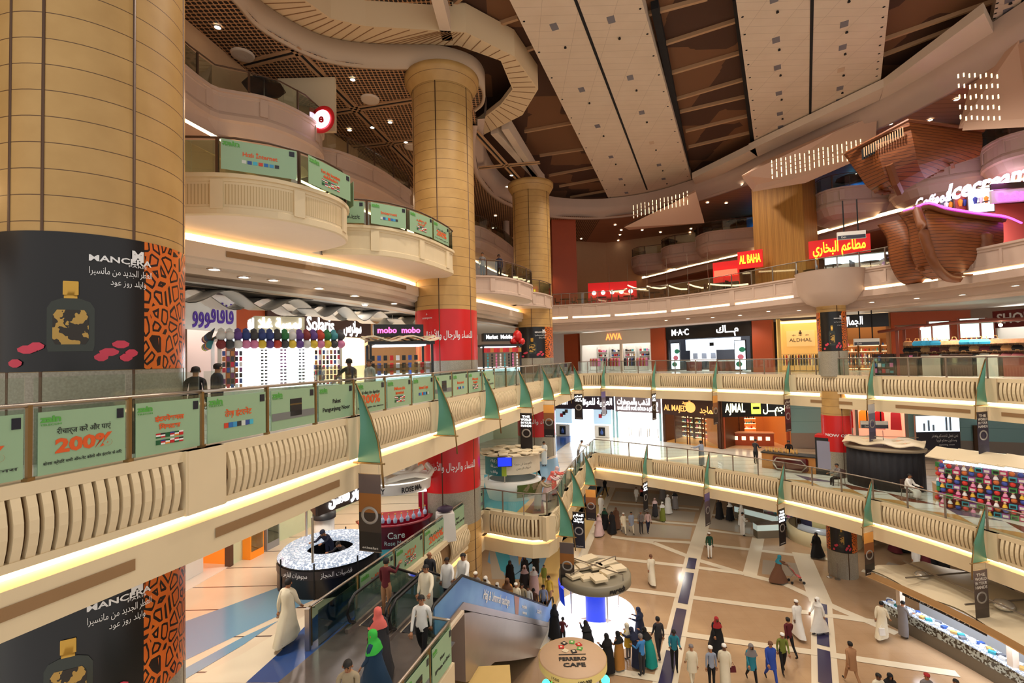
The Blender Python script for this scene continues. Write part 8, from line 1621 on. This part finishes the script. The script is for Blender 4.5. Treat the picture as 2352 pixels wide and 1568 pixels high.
PE = [
 # landing and lower left gallery
 ('man in a long cream thobe walking away past the round jewellery counter', (-6.35,13.57,-6.10), -12, 'walk', 'cream', 'cream', 'thobe', 'hair', 'black', 1.78),
 ('guard in a khaki uniform shirt looking down, at the bottom edge beside the landing plate', (-3.45, 9.95, L1), 185, 'hold', 'khaki', 'khaki', 'plain', 'hair', 'black', 1.75),
 ('woman with a bright green headscarf and dark blue dress at the foot of the landing plate', (-3.3, 11.2, L1), 75, 'step', 'bluegreen', 'bluegreen', 'abaya', 'veil', 'green', 1.62),
 ('woman with a coral headscarf and brown coat behind the one in green', (-3.45, 12.1, L1+.03), 30, 'step', 'charcoal', 'black', 'abaya', 'veil', 'coral', 1.63),
 ('man in a white shirt and black trousers stepping off the right escalator', (-2.45, 12.45, L1+.03), 178, 'walk', 'white', 'black', 'plain', 'hair', 'black', 1.76),
 ('man in a maroon T-shirt holding up a phone on the left escalator', EP(12.9, -8.3, L1+.03), -15, 'phone', 'maroon', 'tan', 'plain', 'hair', 'black', 1.74),
 ('young man in a cream thobe with a hand on the middle rail', EP(12.9, -6.95, L1+.03), 165, 'rail', 'cream', 'cream', 'thobe', 'hair', 'black', 1.70),
 ('bald man in a black shirt behind the middle rail, on the left escalator', EP(15.7, -8.3, SZ(15.7)+.05), 160, 'stand', 'charcoal', 'black', 'plain', 'none', 'black', 1.78),
 ('boy in a white shirt and dark trousers on the right escalator', EP(14.3, -6.95, SZ(14.3)), 175, 'rail', 'white', 'navy', 'tunic', 'hair', 'black', 1.50),
 ('tall man in a long white shirt looking left, right escalator beside the blue panel', EP(15.6, -6.95, SZ(15.6)+.05), 150, 'rail', 'white', 'white', 'thobe', 'hair', 'black', 1.84),
 ('man with a yellow and white cap on the left escalator', EP(18.6, -8.3, SZ(18.6)+.05), 165, 'stand', 'white', 'white', 'thobe', 'cap', 'yellow', 1.74),
 ('man with a flat white cap half way down the left escalator', EP(19.9, -8.3, SZ(19.9)+.05), 165, 'stand', 'grey', 'grey', 'plain', 'cap', 'white', 1.72),
 ('man with a white head cloth on the left escalator, below the red band', EP(21.1, -8.3, SZ(21.1)+.05), 165, 'hold', 'cream', 'cream', 'thobe', 'scarf', 'white', 1.72),
 ('woman in a loose white headscarf low on the left escalator', EP(22.6, -8.3, SZ(22.6)+.05), 165, 'stand', 'white', 'white', 'abaya', 'veil', 'white', 1.62),
 ('woman in a brown and ochre headscarf on the right escalator', EP(20.2, -6.95, SZ(20.2)+.05), 170, 'stand', 'ochre', 'brown', 'abaya', 'veil', 'brown', 1.64),
 ('short man with a white cap on the right escalator', EP(21.4, -6.95, SZ(21.4)+.05), 170, 'stand', 'cream', 'cream', 'thobe', 'cap', 'white', 1.6),
 ('dark-haired man in a pale green shirt on the right escalator', EP(22.3, -6.95, SZ(22.3)+.05), 170, 'stand', 'khaki', 'grey', 'plain', 'hair', 'black', 1.7),
 ('man in a white T-shirt near the foot of the right escalator', EP(23.3, -6.95, SZ(23.3)+.05), 170, 'stand', 'white', 'black', 'plain', 'hair', 'black', 1.72),
 ('man in a rust brown shirt at the foot of the right escalator', EP(24.3, -6.95, SZ(24.3)+.05), 170, 'hold', 'brown', 'brown', 'plain', 'hair', 'black', 1.72),
 ('man in a patterned grey shirt stepping on to the escalator', EP(25.3, -6.7, L0+.03), 180, 'step', 'stripe', 'charcoal', 'plain', 'hair', 'black', 1.72),
 ('man in a yellow shirt walking towards the foot of the escalator', (1.71,27.17,-12.20), 170, 'walk', 'yellow', 'tan', 'plain', 'hair', 'black', 1.75),
 # blue floor behind the escalators
 ('woman in a black abaya, leftmost on the pale blue floor', (-0.46,29.45,-12.20), 200, 'stand', 'black', 'black', 'abaya', 'veil', 'black', 1.68),
 ('woman in a black abaya, second on the pale blue floor', (0.45,30.19,-12.20), 190, 'stand', 'black', 'black', 'abaya', 'veil', 'black', 1.62),
 ('man in a long black coat standing on the pale blue floor', (1.16,31.10,-12.20), 200, 'stand', 'black', 'black', 'thobe', 'hair', 'black', 1.78),
 ('woman with a pale headscarf and dark coat among the group on the pale blue floor', (0.41,28.87,-12.20), 180, 'stand', 'charcoal', 'black', 'abaya', 'veil', 'pink', 1.62),
 ('woman in pale pink with a white headscarf on the pale blue floor', (0.94,28.63,-12.20), 180, 'stand', 'pink', 'pink', 'abaya', 'veil', 'white', 1.62),
 ('child in a light green outfit standing at the yellow floor', (1.60,29.84,-12.20), 180, 'stand', 'olive', 'olive', 'tunic', 'hair', 'black', 1.2),
 # around the watch kiosk
 ('woman in black at the left of the watch kiosk', (2.23,24.36,-12.20), -40, 'stand', 'black', 'black', 'abaya', 'veil', 'black', 1.64),
 ('child in dark red beside the woman at the left of the watch kiosk', (2.51,23.87,-12.20), -30, 'hold', 'maroon', 'black', 'plain', 'hair', 'black', 1.35),
 ('woman in black bending over the near side of the watch kiosk', (3.15,22.59,-12.20), 5, 'bend', 'black', 'black', 'abaya', 'veil', 'black', 1.62),
 ('woman in a wide black robe nearest the sweets kiosk', (3.84,21.55,-12.20), 25, 'hold', 'black', 'black', 'abaya', 'veil', 'black', 1.66),
 ('woman with a black headscarf and long ochre skirt at the watch kiosk', (4.38,21.74,-12.20), 30, 'hold', 'tan', 'ochre', 'skirt', 'veil', 'black', 1.64),
 ('woman with a cream headscarf and yellow top at the watch kiosk', (4.94,22.42,-12.20), 35, 'hold', 'yellow', 'grey', 'tunic', 'veil', 'cream', 1.62),
 ('woman in a navy veil behind the watch kiosk customers', (5.47,23.93,-12.20), 60, 'hold', 'navy', 'navy', 'abaya', 'veil', 'navy', 1.66),
 ('woman in a dark blue veil bending towards the watch kiosk', (5.19,22.01,-12.20), 45, 'lean', 'navy', 'maroon', 'abaya', 'veil', 'navy', 1.66),
 ('woman with a black cape and turquoise skirt right of the watch kiosk', (5.77,21.87,-12.20), 40, 'lean', 'black', 'turq', 'skirt', 'veil', 'black', 1.68),
 ('grey-haired man in a bright blue T-shirt with a white bag', (5.27,21.30,-12.20), 30, 'hold', 'sky', 'charcoal', 'plain', 'hair', 'grey', 1.76),
 ('large man in a dark grey shirt walking past the watch kiosk', (6.34,22.47,-12.20), 10, 'step', 'charcoal', 'charcoal', 'stout', 'hair', 'black', 1.86),
 ('man in a teal printed T-shirt and black jeans', (6.76,21.59,-12.20), 170, 'hold', 'teal', 'black', 'plain', 'hair', 'black', 1.78),
 # open ground floor
 ('man in a long cream thobe alone on the empty floor, walking away', (8.05,29.57,-12.20), 0, 'walk', 'cream', 'cream', 'thobe', 'hair', 'brown', 1.78),
 ('elderly man in a cream tunic and trousers at the bottom edge', (7.14,20.52,-12.20), 0, 'step', 'cream', 'cream', 'tunic', 'cap', 'grey', 1.72),
 ('woman in black with a red and white scarf behind the two men in white caps', (9.11,22.75,-12.20), 180, 'walk', 'black', 'black', 'abaya', 'veil', 'red', 1.66),
 ('man in a grey-blue shirt and white knitted cap seen from behind', (7.89,20.39,-12.20), 5, 'stand', 'stripe', 'black', 'plain', 'cap', 'white', 1.72),
 ('man in a pale thobe with a brown shoulder bag and white cap', (8.44,20.37,-12.20), -20, 'step', 'cream', 'cream', 'thobe', 'cap', 'white', 1.8),
 ('woman with a grey headscarf and turquoise top carrying a black jacket', (9.64,20.59,-12.20), 175, 'walk', 'teal', 'black', 'tunic', 'veil', 'grey', 1.68),
 ('man in a royal blue outfit walking beside the man in a green vest', (10.44,20.56,-12.20), 175, 'walk', 'blue', 'blue', 'tunic', 'hair', 'brown', 1.78),
 ('man in a bright green and black vest with a white hat', (11.33,21.28,-12.20), 170, 'step', 'olive', 'black', 'plain', 'cap', 'white', 1.7),
 ('man in a brick red shirt and black trousers walking away', (12.22,22.37,-12.20), 5, 'walk', 'maroon', 'black', 'plain', 'hair', 'black', 1.74),
 ('man in a white thobe and cap walking away behind the man in brick red', (13.45,23.82,-12.20), 0, 'walk', 'white', 'white', 'thobe', 'cap', 'white', 1.78),
 ('man in a white hooded robe stepping along the blue floor strip', (14.63,24.06,-12.20), 100, 'walk', 'white', 'white', 'thobe', 'scarf', 'white', 1.78),
 ('man in a light brown tunic and trousers walking away, bottom right', (13.65,20.37,-12.20), 0, 'walk', 'tan', 'tan', 'tunic', 'hair', 'black', 1.78),
 ('striding man in a cream tunic holding a white bag beside the long kiosk', (17.31,23.51,-12.20), -60, 'walk', 'cream', 'cream', 'thobe', 'hair', 'black', 1.78),
 ('man in a grey thobe standing at the counter of the long kiosk', (18.33,23.54,-12.20), -70, 'hold', 'grey', 'grey', 'thobe', 'hair', 'black', 1.76),
 ('man in a cream shirt cut by the bottom edge, right', (13.35,18.47,-12.20), 180, 'stand', 'cream', 'tan', 'plain', 'hair', 'black', 1.74),
 ('woman with a black headscarf cut by the bottom edge', (13.86,18.60,-12.20), 170, 'stand', 'black', 'black', 'abaya', 'veil', 'black', 1.64),
 ('man in a red baseball cap and grey top at the bottom edge', (15.10,18.41,-12.20), 175, 'stand', 'grey', 'navy', 'plain', 'cap', 'red', 1.74),
 ('man in a dark jacket cut by the bottom edge at the long kiosk', (15.91,18.11,-12.20), 170, 'stand', 'charcoal', 'charcoal', 'plain', 'hair', 'black', 1.7),
 ('woman in a flowing black abaya behind the long kiosk roof, far right', (25.29,25.42,-12.20), -60, 'walk', 'black', 'black', 'abaya', 'veil', 'black', 1.68),
 ('woman in a black veil behind the long kiosk beside a man in white', (24.84,27.26,-12.20), 180, 'hold', 'black', 'black', 'abaya', 'veil', 'black', 1.66),
 ('man in a white shirt behind the long kiosk roof', (25.13,26.96,-12.20), 0, 'stand', 'white', 'grey', 'plain', 'hair', 'black', 1.72),
 ('man in a long white shirt and cap behind the long kiosk', (24.43,30.10,-12.20), 180, 'stand', 'white', 'white', 'thobe', 'cap', 'white', 1.74),
 ('woman in maroon beside the man in white behind the long kiosk', (25.09,30.18,-12.20), 180, 'stand', 'maroon', 'maroon', 'abaya', 'veil', 'black', 1.62),
 ('woman in black right of the one in maroon, partly behind the gallery', (25.98,30.74,-12.20), 180, 'stand', 'black', 'black', 'abaya', 'veil', 'black', 1.62),
 ('woman in black with a grey bag at the gallery shadow', (26.24,30.36,-12.20), 0, 'stand', 'black', 'black', 'abaya', 'veil', 'black', 1.62),
 ('person in dark clothes with headroom cut by the gallery, left of the group', (25.64,33.34,-12.20), 0, 'step', 'maroon', 'black', 'abaya', 'veil', 'black', 1.62),
 ('person in black beside the maroon robed one under the gallery', (26.32,33.45,-12.20), 0, 'step', 'black', 'black', 'abaya', 'veil', 'black', 1.62),
 ('woman with a blue headscarf and brown coat pushing a stroller', (15.60,29.40,-12.20), -95, 'push', 'brown', 'black', 'abaya', 'veil', 'teal', 1.64),
 ('woman in a black abaya walking before the curved cream counter', (20.04,32.81,-12.20), 120, 'walk', 'black', 'black', 'abaya', 'veil', 'black', 1.66),
 ('man in white with a dark green back bag, standing on the pale tiles', (12.96,33.01,-12.20), 0, 'stand', 'darkgreen', 'white', 'plain', 'cap', 'white', 1.76),
 ('woman all in black, left of the pair by the violet banner', (16.91,40.73,-12.20), 180, 'stand', 'black', 'black', 'abaya', 'veil', 'black', 1.66),
 ('woman in black with a white headscarf, right of the pair by the violet banner', (17.57,40.25,-12.20), 180, 'stand', 'black', 'black', 'abaya', 'veil', 'white', 1.62),
 ('man in a white thobe in front of a white-scarfed woman near the glass counters', (17.04,36.97,-12.20), -100, 'hold', 'white', 'white', 'thobe', 'hair', 'black', 1.75),
 ('woman with a large white scarf beside the glass counters', (17.94,38.99,-12.20), 0, 'stand', 'olive', 'white', 'skirt', 'veil', 'white', 1.66),
 ('man in black T-shirt and trousers walking on the pale floor, far left', (8.78,47.99,-12.20), 20, 'walk', 'black', 'black', 'plain', 'hair', 'black', 1.78),
 ('child in white near the far banner', (11.33,45.92,-12.20), 180, 'step', 'white', 'white', 'tunic', 'hair', 'black', 1.4),
 ('woman in black at the far banner with a pink bag', (12.46,47.53,-12.20), 170, 'stand', 'black', 'black', 'abaya', 'veil', 'black', 1.66),
 ('woman with a black and white headscarf and grey skirt, centre of the far crowd', (14.15,43.48,-12.20), 180, 'stand', 'white', 'grey', 'skirt', 'veil', 'black', 1.68),
 ('grey-clothed person left of the grey-skirted woman', (13.93,46.40,-12.20), 180, 'stand', 'grey', 'grey', 'abaya', 'veil', 'grey', 1.66),
 ('woman in a wide white cape with a green skirt', (12.08,40.43,-12.20), 200, 'stand', 'white', 'olive', 'skirt', 'veil', 'white', 1.64),
 ('woman in a white cape right of the green-skirted one', (13.16,42.35,-12.20), 190, 'stand', 'white', 'white', 'abaya', 'veil', 'white', 1.66),
 ('woman in a pink top beside the far banner', (11.82,41.65,-12.20), 190, 'stand', 'pink', 'charcoal', 'skirt', 'veil', 'pink', 1.6),
 ('person in a pale pink robe, front left of the walking group', (6.33,37.67,-12.20), 150, 'walk', 'pink', 'pink', 'abaya', 'veil', 'pink', 1.66),
 ('woman in black with a green scarf, left of the walking group', (7.08,39.14,-12.20), 150, 'walk', 'black', 'black', 'abaya', 'veil', 'darkgreen', 1.64),
 ('woman in a full black abaya in the walking group', (7.44,38.15,-12.20), 170, 'walk', 'black', 'black', 'abaya', 'veil', 'black', 1.66),
 ('person in a brown robe in the walking group', (7.99,39.17,-12.20), 170, 'walk', 'brown', 'brown', 'abaya', 'veil', 'brown', 1.66),
 ('man in a cream tunic in the walking group', (8.27,37.82,-12.20), 180, 'walk', 'cream', 'cream', 'tunic', 'cap', 'white', 1.66),
 ('man in a pale grey-green tunic in the walking group', (8.89,37.87,-12.20), 180, 'walk', 'stripe', 'cream', 'tunic', 'hair', 'black', 1.7),
 ('man in a grey shirt and dark trousers in the walking group', (9.64,37.91,-12.20), 180, 'stand', 'grey', 'charcoal', 'plain', 'hair', 'grey', 1.72),
 ('man in a lilac shirt and navy trousers, right end of the walking group', (10.20,37.97,-12.20), 180, 'step', 'pink', 'navy', 'plain', 'hair', 'grey', 1.72),
 ('man in white with a cap behind the walking group', (7.40,42.55,-12.20), 170, 'stand', 'white', 'white', 'thobe', 'cap', 'white', 1.7),
 # lower galleries
 ('salesman in a navy shirt leaning over the round jewellery counter', (-7.0, 18.35, L1), 170, 'bend', 'navy', 'navy', 'plain', 'hair', 'navy', 1.78),
 ('second salesman half hidden behind the round jewellery counter', (-6.2, 17.75, L1), 160, 'bend', 'charcoal', 'charcoal', 'plain', 'hair', 'black', 1.5),
 ('man in a long sage thobe leaning on the railing near the white round kiosk', (1.15, 24.6, L1), -100, 'lean', 'khaki', 'khaki', 'thobe', 'hair', 'black', 1.76),
 ('woman in a pink flowered dress at the railing behind the man in sage', (1.75, 26.3, L1), -100, 'lean', 'pink', 'pink', 'abaya', 'veil', 'coral', 1.62),
 ('second woman in pink leaning on the railing', (2.1, 27.4, L1), -95, 'lean', 'coral', 'tan', 'abaya', 'veil', 'pink', 1.62),
 ('boy in white leaning far over the railing by the corner', (4.6, 35.2, L1), -90, 'lean', 'white', 'grey', 'plain', 'hair', 'black', 1.72),
 ('man in a white thobe standing beside the round white kiosk looking at his hands', (2.1, 34.6, L1), 160, 'hold', 'white', 'white', 'thobe', 'hair', 'black', 1.76),
 ('woman in black standing left of the round white kiosk', (-.95, 29.3, L1), 190, 'stand', 'black', 'black', 'abaya', 'veil', 'black', 1.66),
 ('man in a grey thobe raising one arm before the brown perfume shop', (12.74,33.28,-6.10), 30, 'wave', 'stripe', 'stripe', 'thobe', 'hair', 'black', 1.78),
 ('barista in black at the coffee bar', (18.4, 32.7, L1), 150, 'hold', 'black', 'black', 'plain', 'hair', 'black', 1.76),
 ('customer in dark grey at the left end of the coffee bar', (16.6, 33.6, L1), -60, 'hold', 'charcoal', 'black', 'plain', 'hair', 'black', 1.72),
 ('youth in a grey shirt sitting against the curtained kiosk, left', (18.5, 27.9, L1), 90, 'sit', 'grey', 'black', 'plain', 'hair', 'black', 1.7),
 ('man in a white thobe sitting against the curtained kiosk, right', (20.3, 25.3, L1), 200, 'sit', 'white', 'white', 'thobe', 'hair', 'black', 1.72),
 # upper gallery and balconies
 ('man in a dark shirt resting on the railing before the bright eyewear shop, seen from behind', (-4.75, 14.1, L2), 45, 'rail', 'charcoal', 'charcoal', 'plain', 'hair', 'black', 1.72),
 ('man in a white shirt facing him at the railing', (-4.45, 15.1, L2), 150, 'stand', 'white', 'grey', 'plain', 'hair', 'black', 1.68),
 ('woman in black at the left, right of the huge column base', (-6.75, 10.3, L2), 20, 'stand', 'black', 'black', 'plain', 'hair', 'black', 1.6),
 ('person in a navy coat with a white scarf beside the huge column base', (-6.9, 11.3, L2), -30, 'stand', 'navy', 'navy', 'plain', 'hair', 'black', 1.66),
 ('man in a beige shirt behind the railing of the balcony between the columns', (-1.7, 29.5, L3), 200, 'stand', 'grey', 'charcoal', 'plain', 'hair', 'black', 1.72),
 ('man in a navy shirt behind the railing of the balcony between the columns', (-.7, 30.3, L3), 170, 'stand', 'navy', 'black', 'plain', 'hair', 'black', 1.76),
 ('woman in black seated low on the balcony between the columns', (.1, 31.2, L3), 170, 'sit', 'black', 'black', 'abaya', 'veil', 'black', 1.7),
 ('seated man in a white thobe in lilac light beside the ship bow', (23.1, 29.0, L3), 60, 'sit', 'lilac', 'lilac', 'thobe', 'hair', 'black', 1.74),  # purple light on the white thobe is painted in by the cloth colour
]
placed = []
for i, q in enumerate(PE):
    px_ = Vector(q[1][:2])
    for cx_, cy_, rr_, lz in ((3.9, 24.9, 2.25, L0), (1.95, 18.2, 1.6, L0)):
        dv = px_-Vector((cx_, cy_))
        if abs(q[1][2]-lz) < .1 and dv.length < rr_: px_ = Vector((cx_, cy_))+dv.normalized()*rr_
    for o_, oz in placed:
        dv = px_-o_
        if abs(oz-q[1][2]) < .8 and dv.length < .55: px_ = o_+(dv.normalized() if dv.length > .01 else Vector((1, 0)))*.55
    placed.append((px_, q[1][2]))
    z = round(q[1][2], 1); pos = (px_.x, px_.y, q[1][2]+.035 if abs(q[1][2]-L0) < .01 else q[1][2]+.02)
    person(q[0], pos, q[2], *q[3:], skin=SKD if i % 5 == 3 else SK)
# seats for the sitting people
for (x, y, z, a, lab) in ((18.5, 27.9, L1, 90, 'left, against the curtained kiosk'), (20.3, 25.3, L1, 200, 'right, against the curtained kiosk'), (.1, 31.2, L3, 170, 'on the balcony between the columns'), (23.1, 29.0, L3, 60, 'beside the ship bow')):
    c = math.radians(a); r = dup(fc, (x, y, z), c, 'dark chair under the sitting person, '+lab, 'chairs with someone sitting'); r.rotation_euler = (0, 0, c+PI)
# stroller, shoulder bags, held things
st = thing('stroller', 'red folding baby stroller with small black wheels, pushed by the woman in a blue headscarf', 'stroller', ((15.60,29.40,-12.20)[0]+.95, (15.60,29.40,-12.20)[1]-.1, L0+.03), -1.65)
for s in (-.2, .2):
    MB().tube([(s, -.45, 1.0), (s, -.1, .55), (s, .35, .1)], .015, 6).build('frame_tube', steel2, st); MB().tube([(s, -.3, .1), (s, .0, .45)], .015, 6).build('frame_tube', steel2, st)
    for y in (-.3, .38): o = MB().tube([(s-.02, y, .08), (s+.02, y, .08)], .08, 12).build('wheel', rub, st)
MB().loft([[(-.18, -.25, .85), (.18, -.25, .85), (.18, -.2, .82), (-.18, -.2, .82)], [(-.19, .0, .42), (.19, .0, .42), (.19, .04, .38), (-.19, .04, .38)], [(-.18, .25, .4), (.18, .25, .4), (.18, .25, .36), (-.18, .25, .36)]]).build('seat', redc, st); MB().tube([(-.2, -.45, 1.0), (.2, -.45, 1.0)], .018, 6).build('handle', rub, st)
def held(name, lab, cat, pos, sx, sy, sz, m): r = thing(name, lab, cat, pos); MB().loft([[(-sx, -sy, 0), (sx, -sy, 0), (sx, sy, 0), (-sx, sy, 0)], [(-sx*.9, -sy*.5, sz), (sx*.9, -sy*.5, sz), (sx*.9, sy*.5, sz), (-sx*.9, sy*.5, sz)]]).build('pouch', m, r); MB().tube([(-sx*.6, 0, sz), (0, 0, sz+.16), (sx*.6, 0, sz)], .01, 5).build('handle', m, r); return r
p = Vector((17.31,23.51,-12.20)); held('shopping_bag', 'white shopping bag carried by the striding man in cream', 'bag', (p.x-.22, p.y-.25, L0+.35), .14, .06, .32, CL['white'])
p = Vector((8.44,20.37,-12.20)); held('shoulder_bag', 'brown shoulder bag of the man in a pale thobe', 'bag', (p.x+.28, p.y-.1, L0+.75), .12, .05, .22, CL['maroon'])
p = Vector((12.46,47.53,-12.20)); held('handbag', 'pink bag of the woman in black at the far banner', 'bag', (p.x-.3, p.y-.2, L0+.55), .13, .06, .22, CL['coral'])
# barrier posts by the ground column, wall rail
bp = (19.00,29.97,-12.20)
bs2 = thing('barrier_post', 'thin steel queue barrier post beside the leopard-wrapped ground column', 'barrier', (bp[0], bp[1], L0), 0, 'queue barrier posts'); MB().tube([(0, 0, .02), (0, 0, .95)], .03, 8).build('pole', steel2, bs2); MB().lathe((0, 0, 0), [(.16, 0), (.16, .02), (.03, .05)], 14).build('base', steel2, bs2)
dup(bs2, (bp[0]+.3, bp[1]-.3, L0), 0, 'second thin steel queue barrier post beside the leopard-wrapped ground column')

bpy.context.view_layer.update()
